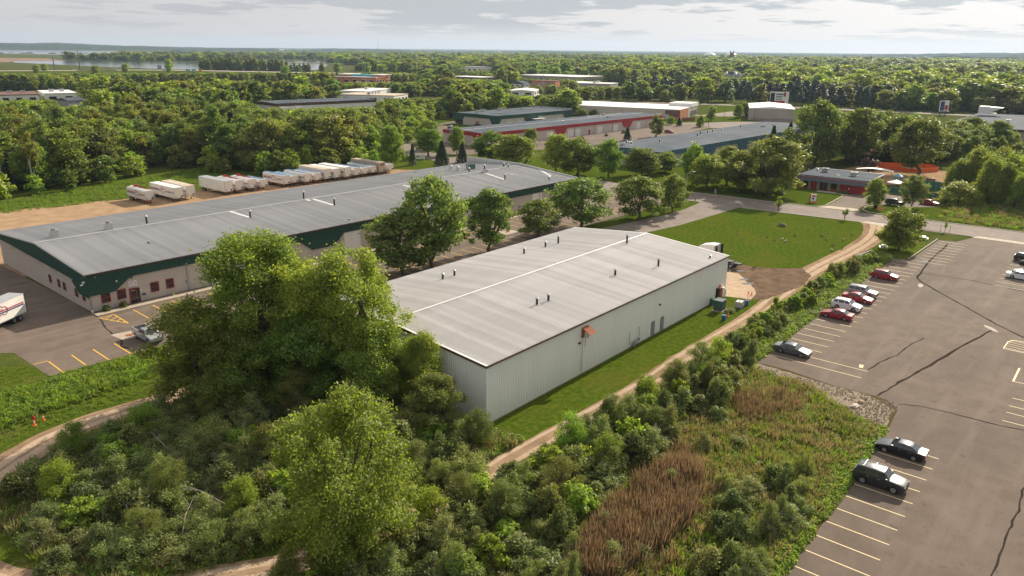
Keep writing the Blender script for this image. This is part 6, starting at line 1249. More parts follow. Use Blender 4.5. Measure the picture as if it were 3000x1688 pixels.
# ---- individually placed trees
for a in [('cotton','near','tall light-green cottonwood in front of the left car park, biggest of the left clump',46.0,77.5,20.4,8.4,0),('maple','near','dense dark-green maple at the left of the big foreground clump',38.8,79.6,13.4,6.0,0),
  ('cotton','near','tall airy cottonwood right of the biggest one, beside the warehouse end',52.4,67.0,18.8,7.2,1),('cotton','near','broad cottonwood filling the gap between the two tallest',49.6,71.8,17.2,6.4,1),('maple','near','round maple under the tall cottonwoods beside the warehouse',51.0,61.8,11.5,4.4,0),('maple','near','slender maple rising at the corner of the warehouse roof',53.8,57.6,10.6,2.6,1),('maple','near','dark maple crowded under the tall cottonwoods',46.8,69.5,11.5,5.2,1),('maple','near','low dark maple behind the brush at the left clump',41.8,73.0,9.5,4.8,0),
  ('light','near','large yellow-green ash at the bottom centre of the picture',32.6,43.9,15.2,7.0,0),('oak','near','round dark thicket tree at the near corner of the warehouse wall',51.2,53.2,7.4,3.3,0),('oak','near','small dark tree against the end wall of the warehouse',53.6,62.5,6.6,2.6,1),
  ('oak','mid','leftmost oak of the row between warehouse and long building',90.4,100.8,12.2,6.6,0),('oak','mid','tallest oak of the row with a narrow upper top',96.6,99.4,18.4,6.4,1),('oak','mid','gnarled oak with bare limbs third in the row',112.6,99.6,13.8,5.0,2),('oak','mid','small low oak beside the far manhole',129.4,99.5,9.0,4.8,0),('oak','mid','broad spreading oak behind the warehouse ridge',144.2,98.5,12.2,7.6,1),
  ('oak','mid','rounded oak beside the paved drive',160.9,92.9,11.0,6.7,2),('oak','mid','slim bent oak nearest the street lamp',174.4,90.9,10.2,3.6,0),('maple','mid','bright round maple standing over the picnic tables',171.6,36.3,9.6,4.7,0),
  ('sapling','mid','thin sapling on the goose lawn near the office sign',193.7,70.7,4.2,1.1,0),('sapling','mid','thin sapling on the goose lawn near the track entrance',194.9,54.4,3.6,1.0,1),('sapling','mid','tiny staked sapling by the street near the car park entrance',197.3,32.5,2.9,0.5,0),
  ('maple','mid','young maple at the mouth of the office driveway',215.6,53.2,8.4,2.9,1),('oak','mid','grey-green round tree hiding the black SUV at the office',223.4,45.9,9.2,4.1,2),('oak','mid','huge dark oak left of the red office',214.6,81.5,17.4,9.8,0),('maple','mid','bright spreading maple left of the huge dark oak',210.1,98.9,11.0,5.6,2),('maple','mid','dark upright maple beside the street lamp',215.7,106.4,13.4,3.5,0),
  ('oak','mid','very tall dark tree behind the red office, left of the pair',278.6,90.9,24.5,9.8,0),('oak','mid','very tall dark tree behind the red office, right of the pair',296.0,81.7,21.5,8.8,1),('oak','mid','wind-leaning tree over the orange fence',286.4,58.4,19.5,9.2,1),('spruce','mid','narrow pine left of two beyond the blue roof',303.5,116.1,11.5,3.2,0),('spruce','mid','narrow pine right of two beyond the blue roof',300.1,108.4,13.5,3.3,1),
  ('oak','mid','dark rounded tree tucked left of the huge oak',214.4,90.5,12.6,5.4,2),('oak','mid','low dark tree at the foot of the huge oak',219,86.5,9.5,4.8,1),('oak','mid','dark tree between the street lamp maple and the huge oak',222,98,12.5,5.5,0),('oak','mid','dark tree right behind the huge oak',228,88,14,6.0,1),('oak','mid','tree behind the orange fence left of the leaning one',322.5,73.8,13.5,6.4,2),('purple','mid','dark purple-leaved tree behind the office roof',279.3,72.4,9.4,3.2,0),('willow','mid','grey brush tree beside the street at the right',238.6,37.3,6.4,6.8,0),
  ('spruce','mid','broad spruce behind the end of the long building, left of two',189.3,189.0,9.2,3.4,0),('spruce','mid','smaller spruce right of the broad one behind the long building',200.3,189.5,7.6,2.8,1),('spruce','mid','thin spruce behind the last trailer',185.6,199.9,7.8,1.9,2),('maple','mid','tall maple behind the last blue-tarped trailer',174.5,198.8,15.4,4.9,1),('maple','mid','maple at the woods edge above the rear lane',219.0,226,12.8,5.5,0),('maple','mid','yellow-green maple beside the rear lane',205.2,212,10.9,5.7,2),('maple','mid','dark round maple left of the red sign wall',216.0,207.5,11.4,3.2,1),
  ('maple','mid','broad maple hiding the corner of the red building',213.6,187.2,11.3,7.0,0),('maple','mid','large maple in the middle of the row behind the long building',205.2,169.7,12.1,7.9,1),('maple','mid','tall maple of the pair in front of the red building',203.6,149.9,13.8,5.4,2),('maple','mid','wide maple of the pair in front of the red building',206.7,143.6,12.8,6.8,0),('maple','mid','round maple just left of the blue building',209.8,133.1,13.2,4.9,1),('maple','mid','dark small maple in front of the red fascia',261.1,206.5,7.4,3.6,2),
  ('spruce','mid','small spruce on the lot of the red building',304.5,184.4,6.4,2.4,1),('poplar','mid','conical yellow-green tree before the red building end',327.1,182.1,10.8,4.2,0),('maple','mid','bright maple in front of the blue fascia',221.0,127.6,9.6,5.9,2),('maple','mid','low bright maple right of it before the blue fascia',232.0,124.5,7.4,4.8,1),('willow','mid','pale loose tree on the drive corner',184,96,8.2,4.2,0),('spruce','mid','stubby spruce between the maples behind the long building',209.5,184,5.6,2.6,2),
  ('maple','mid','small tree on the far lawn nearest the brick shop',424.4,200.5,9.6,3.1,0),('maple','mid','left tree of the pair on the far lawn',453.8,197.1,9.0,3.1,1),('maple','mid','right tree of the pair on the far lawn',468.5,199.7,9.3,2.9,2),('willow','mid','grey bushy tree on the far gravel lot',387.2,189.0,6.6,2.9,0),('spruce','mid','dark reddish bush tree behind the red building end',384.2,200.1,4.6,2.0,0),('maple','mid','small bush tree by the wooden fence behind the red building',388.0,207.4,4.7,2.4,1),
  ('purple','mid','dark purple tree behind the picnic maple',196.5,38.0,5.0,1.6,0)]:
    tree(a[0], a[1], a[2], *a[3:7], var=a[7], tilt=0.12 if 'lean' in a[2] else 0.0, ta=0.5)
RFILL = [(246,88),(256,126),(300,132),(352,118),(398,108),(400,84),(398,20),(398,-30),(300,-60),(240,-40),(238,30),(262,43),(302,47),(314,62),(302,86),(275,86)]
_k = 0; _rr = random.Random(17)
for gx, gy in [(a, b) for b in range(-60, 135, 10) for a in range(238, 402, 10)]+[(a, b) for b in range(-40, 44, 8) for a in range(238, 300, 8)]:
    if True:
        x = gx+_rr.uniform(-4.2,4.2); y = gy+_rr.uniform(-4.2,4.2)
        ins = False; n_p = len(RFILL); j_ = n_p-1
        for i_ in range(n_p):
            (xi, yi), (xj, yj) = RFILL[i_], RFILL[j_]
            if (yi > y) != (yj > y) and x < (xj-xi)*(y-yi)/(yj-yi)+xi: ins = not ins
            j_ = i_
        if not ins or abs(math.atan2(y, x)-math.atan2(fw.y, fw.x)) > R(37) or math.degrees(math.atan2(y, x)) > 17.6+(x-250)*0.004: continue
        if y > 48: h_ = _rr.uniform(13, 20) if x < 330 else _rr.uniform(9, 14); s_ = _rr.choice(['oak','maple','oak','wood','oak'])
        else: h_ = _rr.uniform(9, 14) if x < 285 else _rr.uniform(5.5, 8); s_ = _rr.choice(['willow','willow','wood','willow'])
        tree(s_, 'mid', {'oak':'dark spreading tree','maple':'dense round tree','wood':'leafy green tree','cotton':'tall dark tree','willow':'light willow-like tree','light':'yellow-green tree'}[s_]+(' behind the red office' if y > 48 else ' in the right-hand thicket'), x, y, h_, h_*_rr.uniform(.36,.5), _k % 3, 'grove behind the red office' if y > 48 else 'willow thicket at the right'); _k += 1
print('grove', _k)
for i, (x, y, h_, r_) in enumerate([(78,240,17,3.2),(84,246,18,3.0),(95,252,17,3.2),(104,254,18,3.0),(70,243,16,3),(63,238,16,3)]):
    tree('aspen','mid','white-trunked aspen in the left woods, %s from the left' % ['third','fourth','fifth','sixth','second','first'][i],x,y,h_,r_,i%2,'white-trunked aspens in the left woods')

# ---- woods by area
def inpoly(x, y, P):
    c = False; n = len(P); j = n-1
    for i in range(n):
        (xi, yi), (xj, yj) = P[i], P[j]
        if (yi > y) != (yj > y) and x < (xj-xi)*(y-yi)/(yj-yi)+xi: c = not c
        j = i
    return c
def dline(x, y, Pl):
    best = 1e9
    for (ax, ay), (bx, by) in zip(Pl[:-1], Pl[1:]):
        dx, dy = bx-ax, by-ay; t = max(0, min(1, ((x-ax)*dx+(y-ay)*dy)/(dx*dx+dy*dy))); best = min(best, math.hypot(x-ax-t*dx, y-ay-t*dy))
    return best
EDGE = [(30,226),(66,233),(87,233),(101,242),(118,250.5),(128.5,247),(128.5,226),(135,216.5),(151,213),(166,211),(180,208),(190,217),(222,243),(245,262),(272,284),(298,304),(312,320),(340,308),(376,302),(392,282),(400,262),(425,262),(438,285),(446,318),(480,336),(520,326),(548,288),(584,262),(604,180),(616,40),(624,-160)]
FOREST = EDGE+[(3200,-900),(3600,300),(3000,2400),(1500,2500),(1180,1500),(900,1100),(760,1000),(690,1120),(610,1200),(520,1260),(420,1290),(300,1330),(60,760)]
SPIT = [(790,2160),(840,2165),(980,1970),(1165,1740),(1300,2130),(1240,2420),(1010,2420)]
LAKE = [[(640,1971),(641,1674),(641,1520),(664,1343),(705,1190),(763,1130),(863,1160),(1137,1500),(1200,1583),(1090,1660),(952,1920),(815,2125),(692,2126)],[(1174,3747),(1252,3386),(1465,3146),(1377,2679),(1665,3239),(2159,4464),(2198,5702),(1886,6006),(1300,5200)],[(1140,1725),(1210,1610),(1430,1884),(1310,2120)],[(1094,1233),(1175,1157),(1076,1062),(965,1083)]]
HWY = [(300,1300),(456,1225),(540,1205),(600,1150),(640,1060),(672,990),(720,900),(800,780)]
BANK = [(380,1240),(400,1120),(500,1040),(540,940),(640,880),(700,830),(790,700),(860,760),(740,960),(660,1110),(560,1220),(440,1260)]
SIDE = [(300,520),(400,500),(492,433),(527,334),(559,264),(579,180),(596,40),(602,-120)]
BLDG = [(180,255,585,670),(188,212,515,538),(160,180,470,498),(258,362,396,452),(378,440,425,515),(520,600,610,715),(745,815,505,625),(690,740,615,695),(640,720,420,545),(500,572,395,462),(430,505,215,320),(915,950,815,870),(836,872,872,920),(1000,1030,430,475),(452,520,155,205),(440,500,300,385)]
rngw = np.random.default_rng(3)
HD = math.atan2(fw.y, fw.x)
def seen(x, y, m=0.05):
    a = math.atan2(y, x)-HD; return abs(a) < R(35.5)+m
def ok(x, y):
    if not (inpoly(x, y, FOREST) or inpoly(x, y, SPIT)): return False
    for a, b, c, d in BLDG:
        if a < x < b and c < y < d: return False
    if any(inpoly(x, y, P) for P in LAKE): return False
    if x < 790 and 560 < y and inpoly(x, y, BANK): return False
    if dline(x, y, HWY) < 30 or dline(x, y, SIDE) < 15: return False
    return True
FARB = []
for a, b, c, d, hb in ((276,345,405,445,2.5),(386,440,430,500,2.0),(543,590,630,700,4),(757,810,526,618,5),(706,734,634,686,3.5),(684,700,508,536,3),(672,700,430,470,3.5),(528,560,412,440,1),(918,945,824,866,6),(188,235,604,650,2.5),(196,210,520,534,3.5),(1010,1026,440,466,5),(640,655,515,535,2),(450,500,226,310,0.5)):
    az4 = [math.atan2(q_[1], q_[0]) for q_ in ((a,c),(a,d),(b,c),(b,d))]; FARB.append((min(az4)-0.004, max(az4)+0.004, math.hypot((a+b)/2, (c+d)/2), hb))
cand = []
for d0, d1, sp in ((215,330,6.9),(330,560,8.2),(560,1000,11),(1000,1700,17),(1700,3200,27)):
    k = int(d1/sp)+1
    for i in range(-k, k):
        for j in range(-k, k):
            x = (i+rngw.uniform(-.42,.42))*sp; y = (j+rngw.uniform(-.42,.42))*sp; d = math.hypot(x, y)
            if not (d0 <= d < d1) or not seen(x, y) or not ok(x, y): continue
            if d > 650:     # clearings in the distance
                v = math.sin(x*0.009+1.3)*math.sin(y*0.011+0.4)+0.5*math.sin(x*0.023+y*0.017)
                lim = -0.55 if x > 640 and y < 900 else -0.05
                if v < lim and d < 2600: continue
            e = dline(x, y, EDGE) if d < 600 else 99
            right = x > 590
            h_ = (rngw.uniform(8.5, 15) if rngw.random() < 0.7 else rngw.uniform(14, 20))*(1.1 if right else 0.95); sty = 'wood'; q = rngw.random()
            if e < 9 and x < 300 and not right: h_ = rngw.uniform(4.5, 9); sty = 'bright' if q < 0.65 else 'wood'
            elif x < 330 and 300 < y < 420 and x > 215: h_ = rngw.uniform(5, 10); sty = 'bright' if q < 0.5 else 'willow'
            elif 590 < x < 660 and 150 < y < 360: sty = 'pine' if q < 0.75 else 'wood'; h_ = rngw.uniform(13, 18)
            elif q < 0.16: sty = 'maple'
            elif q < 0.27: sty = 'oak'; h_ *= 1.08
            elif q < 0.33: sty = 'poplar'; h_ *= 1.15
            elif q < 0.50 and d > 420: sty = 'cotton'; h_ *= 1.1
            elif q < 0.60 and d > 420: sty = 'willow'; h_ *= 0.85
            elif q < 0.36: sty = 'spruce'
            r_ = h_*rngw.uniform(0.37, 0.50)*(0.45 if sty == 'poplar' else 1)*(0.62 if sty in ('spruce', 'pine') else 1)*(1.25 if sty in ('bright', 'willow') else 1)
            # lower growth in front of the buildings and the motorway
            cap = 99
            if x < 760 and y > 640: cap = min(cap, 40*(1-d/1265)+1.5)
            az_ = math.atan2(y, x)
            for a0, a1, D0, hb in FARB:
                if a0 < az_ < a1 and d < D0: cap = min(cap, 40-(40-hb)*d/D0)
            if cap < h_:
                if cap < 3: continue
                r_ *= max(0.55, cap/h_); h_ = cap*rngw.uniform(0.8, 1)
            if d > 480: r_ *= 1.25
            if d > 1000: h_ *= 1.05; r_ *= 1.25
            if d > 1700: r_ *= 1.4
            cand.append((r_*h_/(d*d), x, y, h_, r_, sty))
for t in range(70):          # tall row along the motorway
    u = t/69; x = 640+90*u+rngw.uniform(-6,6); y = 1165-190*u+rngw.uniform(-6,6)
    if u > 0.72 and rngw.random() < 0.55: continue
    cand.append((0, x, y, rngw.uniform(17,25)*(0.75 if u > .72 else 1), rngw.uniform(4,5.5), 'poplar'))
for x, y, h_, r_ in ((560,1112,22,8),(612,902,16,9),(440,1236,14,7),(420,1210,13,7),(520,1160,15,8),(470,1140,13,8),(330,1160,16,9),(755,975,17,9),(800,960,18,9),(860,950,18,10),(900,935,18,10),(1000,1010,18,9),(1060,1015,18,9)): cand.append((0, x, y, h_, r_, 'cotton'))
cand.sort(key=lambda c: -c[0])
NIND = 170
GRP = [('left woods behind the trailers', lambda x, y: x < 215 and y < 420), ('bushy growth behind the rear lane', lambda x, y: x < 400 and y < 420), ('trees beyond the side road at the right', lambda x, y: x >= 560), ('trees of the middle distance', lambda x, y: True)]
LBL = {'cotton': 'tall cottonwood in the ','bright': 'light-green young tree in the ', 'wood': 'leafy green tree in the ', 'maple': 'dense dark maple in the ', 'oak': 'spreading oak in the ', 'poplar': 'tall narrow poplar in the ', 'spruce': 'dark pointed spruce in the ', 'pine': 'dark pine in the ', 'willow': 'bushy willow in the '}
for i, (w_, x, y, h_, r_, sty) in enumerate(cand[:NIND]):
    gname = next(g_[0] for g_ in GRP if g_[1](x, y)); d = math.hypot(x, y)
    tree(sty, 'mid' if d < 420 else 'far', LBL[sty]+gname, x, y, h_, r_, i % 3, gname)
rest = cand[NIND:]
print('trees', len(cand))

def scatter(name, label, items, protos, cat=None):
    """one object: points carrying scale / rotation / kind, instanced by geometry nodes"""
    me = bpy.data.meshes.new(name); n = len(items); me.vertices.add(n)
    A = np.array([i[:8] for i in items], np.float32)    # x y z sx sz rot kind
    me.vertices.foreach_set('co', np.ascontiguousarray(A[:, :3]).ravel())
    at = me.attributes.new('scl', 'FLOAT_VECTOR', 'POINT'); at.data.foreach_set('vector', np.ascontiguousarray(np.stack([A[:, 3], A[:, 3], A[:, 4]], 1)).ravel())
    at = me.attributes.new('rot', 'FLOAT_VECTOR', 'POINT'); at.data.foreach_set('vector', np.ascontiguousarray(np.stack([0*A[:, 5], 0*A[:, 5], A[:, 5]], 1)).ravel())
    at = me.attributes.new('kind', 'INT', 'POINT'); at.data.foreach_set('value', A[:, 6].astype(np.int32))
    o = put(name, me); struct(o, label, 'stuff')
    if cat: o['category'] = cat
    ng = bpy.data.node_groups.new(name, 'GeometryNodeTree'); ng.interface.new_socket('Geometry', in_out='INPUT', socket_type='NodeSocketGeometry'); ng.interface.new_socket('Geometry', in_out='OUTPUT', socket_type='NodeSocketGeometry')
    nd = ng.nodes; lk = ng.links; gi = nd.new('NodeGroupInput'); go = nd.new('NodeGroupOutput'); jn = nd.new('GeometryNodeJoinGeometry')
    def attr(nm, ty):
        a = nd.new('GeometryNodeInputNamedAttribute'); a.data_type = ty; a.inputs[0].default_value = nm; return a.outputs[0]
    for k, src in enumerate(protos):
        m2p = nd.new('GeometryNodeMeshToPoints'); ip = nd.new('GeometryNodeInstanceOnPoints'); oi = nd.new('GeometryNodeObjectInfo'); oi.inputs[0].default_value = src; oi.inputs[1].default_value = True
        cm = nd.new('FunctionNodeCompare'); cm.data_type = 'INT'; cm.operation = 'EQUAL'; lk.new(attr('kind', 'INT'), cm.inputs[2]); cm.inputs[3].default_value = k
        lk.new(gi.outputs[0], m2p.inputs[0]); lk.new(cm.outputs[0], m2p.inputs[1]); lk.new(m2p.outputs[0], ip.inputs[0]); lk.new(oi.outputs[-1], ip.inputs[2])
        e2r = nd.new('FunctionNodeEulerToRotation'); lk.new(attr('rot', 'FLOAT_VECTOR'), e2r.inputs[0]); lk.new(e2r.outputs[0], ip.inputs['Rotation']); lk.new(attr('scl', 'FLOAT_VECTOR'), ip.inputs['Scale']); lk.new(ip.outputs[0], jn.inputs[0])
    lk.new(jn.outputs[0], go.inputs[0]); md = o.modifiers.new('scatter', 'NODES'); md.node_group = ng
    return o
def proto_obj(pr_, name):
    """crown and trunk of a prototype joined into one unlinked mesh object used only as scatter source"""
    V = []; F = []; MI = []; mats = []
    for k, me in enumerate((pr_['crown'], pr_['trunk'])):
        if me is None: continue
        o = len(V); V += [tuple(v.co) for v in me.vertices]; F += [tuple(i+o for i in p.vertices) for p in me.polygons]; MI += [len(mats)]*len(me.polygons); mats.append(me.materials[0])
    me = bpy.data.meshes.new(name); me.from_pydata(V, [], F)
    for m in mats: me.materials.append(m)
    me.polygons.foreach_set('material_index', MI); me.update(); return bpy.data.objects.new(name, me)
FS = ['wood', 'maple', 'oak', 'poplar', 'bright', 'willow', 'spruce', 'pine', 'cotton']; srcs = []; prs = []
for s_ in FS:
    for v_ in ((0, 1) if s_ in ('wood', 'maple') else (0,)): p_ = get(s_, 'far', v_); prs.append((s_, v_, p_)); srcs.append(proto_obj(p_, 'woods_source'))
items = []
for (w_, x, y, h_, r_, sty) in rest:
    ks = [k for k, (a, b, c) in enumerate(prs) if a == sty]; k = ks[rngw.integers(len(ks))]; p_ = prs[k][2]
    items.append((x, y, 0, r_/p_['R'], h_/p_['H'], rngw.uniform(0, 6.28), k, 0))
scatter('distant_woods', 'mass of green woods stretching from the industrial park to the hills', items, srcs, 'woods')
# ---- shrubs, each its own thing
SH = {'grey': [shrub_proto(21+i, 7000, 0.085, 'leaf_grey', 3.0, 2.3, 38, 22, 0.45, dead=i == 1) for i in range(3)], 'green': [shrub_proto(31+i, 6500, 0.10, 'leaf_shrub', 2.8, 2.1, 34, 14) for i in range(3)], 'lush': [shrub_proto(41+i, 5500, 0.11, 'leaf_bright', 2.6, 1.9, 30, 10) for i in range(2)]}
for i, (x, y, h_, r_, s_) in enumerate([(43.5,66.5,6.5,2.6,'wood'),(37.5,73.5,6.2,2.6,'wood'),(31,75.5,4.6,2.2,'bright'),(24.5,77.5,4.2,2.0,'bright'),(20.5,70.5,4.4,2.0,'bright'),(26.5,62,5.0,2.4,'wood'),(36,60.5,5.2,2.4,'wood'),(42.5,56,5.6,2.6,'wood'),(46.5,60.5,6.0,2.6,'wood'),(29.5,55,4.4,2.2,'bright'),(22,57.5,4.0,2.0,'wood'),(39.5,50.5,4.8,2.4,'bright'),(44,48.4,4.2,2.0,'wood'),(52.5,47.8,4.6,2.2,'wood'),
   (31.5,42.4,4.8,2.4,'bright'),(35.5,41.6,4.6,2.2,'wood'),(39.5,41.4,4.4,2.1,'bright'),(43.2,41.2,4.0,2.0,'wood'),(58,40,4.6,2.2,'bright'),(64,38.5,5.0,2.3,'wood'),(71.5,38.6,4.6,2.2,'bright'),(77,38,5.0,2.4,'wood'),(83.5,38.2,5.2,2.4,'wood'),(88,37.5,4.8,2.3,'bright'),(50,35.5,4.6,2.3,'wood'),(57,35,4.2,2.1,'bright'),(44,37,4.4,2.2,'wood'),(66,34.6,4.0,2.0,'wood'),(26.8,44.2,3.8,1.9,'wood')]):
    tree(s_, 'near', ('bright young tree' if s_ == 'bright' else 'leafy young tree')+(' in the brush' if y > 44 else ' by the marsh'), x, y, h_, r_, i % 2, 'brush inside the track loop' if y > 44 else 'shrubs between track and marsh')
def shrub(kind, x, y, h_, r_, label, group=None, v=None, name='shrub'):
    return plant(SH[kind][(v if v is not None else random.randrange(9)) % len(SH[kind])], name, label, 'shrub', x, y, h_, r_, None, group, part=('stems', 'foliage'))
def fill(poly, sp, fn, jit=0.38, seed=1):
    rr = random.Random(seed); xs = [p[0] for p in poly]; ys = [p[1] for p in poly]; out = []
    y = min(ys); k = 0
    while y < max(ys):
        x = min(xs)+(sp/2 if k % 2 else 0)
        while x < max(xs):
            a = x+rr.uniform(-jit, jit)*sp; b = y+rr.uniform(-jit, jit)*sp
            if inpoly(a, b, poly): out.append(fn(a, b, rr))
            x += sp
        y += sp*0.87; k += 1
    return out
B1 = [(16.4,58),(22,53),(30,49),(42,46.6),(50,46.2),(54.5,49),(54.5,62),(50,77),(38,80),(28,80.6),(20.5,78),(17,72),(15.6,65)]
def f1(x, y, rr):
    k = 'grey' if rr.random() < 0.62 else ('green' if rr.random() < 0.8 else 'lush'); h_ = rr.uniform(2.0, 3.9)
    if x < 20 or y > 76: h_ *= 0.75
    shrub(k, x, y, h_, rr.uniform(1.9, 3.0), {'grey': 'grey-green twiggy shrub in the brush', 'green': 'dark green shrub in the brush', 'lush': 'bright green shrub in the brush'}[k], 'brush inside the track loop')
fill(B1, 3.05, f1, seed=2)
B2 = [(36,41.6),(52,41.4),(60,41),(72,40.2),(84,40),(92,39.8),(92,34.5),(86,33),(78,32.5),(70,33.5),(64,32),(56,32.5),(48,32),(40,31),(34,33)]
def f2(x, y, rr):
    k = 'green' if rr.random() < 0.6 else ('grey' if rr.random() < 0.5 else 'lush'); h_ = rr.uniform(2.0, 4.2) if x > 44 else rr.uniform(1.8, 3.2)
    shrub(k, x, y, h_, rr.uniform(1.6, 2.7), {'grey': 'grey-green shrub by the marsh', 'green': 'dense green shrub by the marsh', 'lush': 'bright yellow-green shrub by the marsh'}[k], 'shrubs between track and marsh')
fill(B2, 2.75, f2, seed=3)
B3 = [(32,31),(42,30),(41,25),(44,22),(52,21.6),(60,22.5),(68,22),(72,19.5),(66,17.2),(52,16.9),(40,17),(30,20)]
def f3(x, y, rr):
    k = 'grey' if rr.random() < 0.75 else 'green'; shrub(k, x, y, rr.uniform(1.4, 3.0), rr.uniform(1.3, 2.2), {'grey': 'pale grey-green willow shrub of the lower marsh', 'green': 'green shrub of the lower marsh'}[k], 'willow shrubs along the lower marsh')
fill(B3, 2.9, f3, seed=4)
B4 = [(93.5,41.2),(110,40.6),(130,40.6),(146,41),(157,40.6),(160,37),(146,37.3),(130,37.4),(110,37.2),(94,37)]
def f4(x, y, rr):
    k = 'green' if rr.random() < 0.7 else 'lush'; shrub(k, x, y, rr.uniform(1.6, 3.0), rr.uniform(1.2, 1.9), {'green': 'dark green shrub of the hedgerow', 'lush': 'bright green shrub of the hedgerow'}[k], 'hedgerow shrubs beside the car park')
fill(B4, 2.45, f4, seed=5)
for x, y, h_, r_, k, lb in [(45.9,120.9-0.2,1.0,0.85,'green','rounded clipped bush left of the office door of the long building'),(48.6,120.6,1.0,0.85,'green','rounded clipped bush nearest the office door of the long building'),(231.6,67.2,1.1,1.0,'green','clipped hedge bush at the office entrance, left half'),(231.7,65.6,1.1,1.0,'green','clipped hedge bush at the office entrance, right half'),(218.4,79.6,1.4,1.8,'green','low round bush beside the trunk of the huge oak'),(177.5,63.5,0.7,1.3,'green','low dark weed patch in the middle of the goose lawn'),(110.5,46.2,0.8,1.1,'grey','loose pile of weeds beside the transformer'),(313.5,201.5,1.2,1.3,'green','low bush at the foot of the red building near a door'),(295.5,203.2,1.2,1.2,'green','low bush at the foot of the red building farther left'),(330,202.0,1.6,1.3,'green','dark green bush against the red building wall'),(56.3,45.6,0.6,0.8,'lush','small bright weed at the grass corner')]: shrub(k, x, y, h_, r_, lb, v=0, name='bush')
shrub('grey', 47.2, 44.6, 3.4, 2.6, 'yellowish feathery shrub overhanging the dirt track', v=0); shrub('grey', 44.6, 45.4, 2.6, 2.0, 'twiggy yellowish shrub at the bend of the dirt track', v=2); shrub('lush', 37.5, 46.0, 3.0, 2.2, 'bright shrub right of the big ash', v=1); shrub('green', 44.6, 51.6, 4.4, 2.8, 'tall dark shrub left of the warehouse corner', v=1); shrub('green', 49.0, 54.6, 5.0, 2.9, 'tall dark thicket shrub against the warehouse end', v=2)
B5 = [(27,43),(36,41.4),(36,33),(28,34)]
fill(B5, 2.9, lambda x, y, rr: shrub('green' if rr.random() < .5 else 'grey', x, y, rr.uniform(2,3.6), rr.uniform(1.6,2.4), 'shrub at the foot of the big ash', 'shrubs at the foot of the ash'), seed=6)
for x, y, k in ((44.2,29.8,'grey'),(47.5,25.4,'green'),(56,29.5,'green'),(51,26,'grey'),(45,26.5,'grey'),(53,27.5,'green'),(58.5,28.6,'grey'),(48.5,29.6,'grey'),(61.5,24.6,'grey'),(67,29.5,'grey'),(70.5,27,'grey'),(74,31.2,'green')): shrub(k, x, y, random.uniform(1.3,2.2), random.uniform(1.2,1.8), {'grey':'pale shrub standing among the cattails','green':'green shrub standing among the cattails'}[k], 'shrubs among the cattails')
# ---- herbs and reeds as stuff
def tuft(seed, leaf, H, n, wid, spread, lean, asp):
    rng = np.random.default_rng(seed); a = rng.uniform(0, 6.28, n); r_ = spread*np.sqrt(rng.random(n)); base = np.stack([r_*np.cos(a), r_*np.sin(a), np.zeros(n)], 1)
    out = np.stack([np.cos(a), np.sin(a), np.zeros(n)], 1)*lean*rng.uniform(0.2, 1, (n, 1)); hh = H*rng.uniform(0.55, 1.1, (n, 1)); tip = base+out*hh+np.array([0, 0, 1])*hh*np.sqrt(np.maximum(0.1, 1-lean*lean*0.5)); b = rng.uniform(0, 6.28, n); wv = np.stack([np.cos(b), np.sin(b), np.zeros(n)], 1)*wid
    mid = base*0.45+tip*0.55+np.array([0, 0, 0.06*H]); V = np.stack([base-wv*0.6, base+wv*0.6, mid+wv, mid-wv, mid-wv, mid+wv, tip+wv*asp, tip-wv*asp], 1).reshape(-1, 3)
    return bpy.data.objects.new('tuft_source', np_mesh('tuft', V, np.arange(8*n).reshape(2*n, 4), [leaf]))
def herb(seed, leaf, H, n, ls):
    rng = np.random.default_rng(seed); a = rng.uniform(0, 6.28, n); r_ = H*0.8*np.sqrt(rng.random(n)); pos = np.stack([r_*np.cos(a), r_*np.sin(a), H*rng.random(n)*(1-(r_/(H*0.95))**2)+0.03], 1)
    nr = unit(rng.normal(size=(n, 3))*0.6+np.array([0, 0, 0.9])); V, Q = leaf_quads(rng, pos, nr, ls); return bpy.data.objects.new('herb_source', np_mesh('herb', V, Q, [leaf]))
TG = [tuft(1,'leaf_grass',0.8,26,0.030,0.35,0.6,0.3), herb(2,'leaf_grass',0.55,70,0.085), herb(3,'leaf_bright',0.6,80,0.09), tuft(4,'leaf_drygrass',0.9,26,0.03,0.35,0.5,0.3), herb(5,'leaf_shrub',0.7,80,0.085)]
TC = [tuft(6,'leaf_reed',2.0,30,0.032,0.5,0.22,0.5), tuft(7,'leaf_reed',1.7,30,0.03,0.5,0.4,0.5), tuft(8,'leaf_drygrass',1.5,24,0.03,0.45,0.35,0.4)]
def pts(poly, n, kinds, s0, s1, seed):
    rng = np.random.default_rng(seed); xs = [p[0] for p in poly]; ys = [p[1] for p in poly]; o = []
    while len(o) < n:
        x = rng.uniform(min(xs), max(xs)); y = rng.uniform(min(ys), max(ys))
        if inpoly(x, y, poly):
            pn = 0.5+0.5*math.sin(x*0.45+seed)*math.sin(y*0.6+seed*2)
            if rng.random() > 0.25+0.75*pn: continue
            s = rng.uniform(s0, s1); o.append((x, y, 0, s, s*rng.uniform(0.8, 1.25), rng.uniform(0, 6.28), kinds[rng.integers(len(kinds))], 0))
    return o
MARSH = [(30,16.2),(84,16.8),(86,21),(90,26),(91,34),(92.5,40.5),(60,41.3),(34,41.8),(24,43)]
scatter('marsh_grass', 'mixed green and tan marsh grass beside the car park', pts(MARSH,9000,[0,1,3,0,4,3],0.6,1.3,1)+pts([(30,15.7),(68,15.75),(84.5,16.1),(84,18.4),(66,17.6),(30,17.2)],2600,[1,2,2],0.6,1.1,2), TG, 'marsh grass')
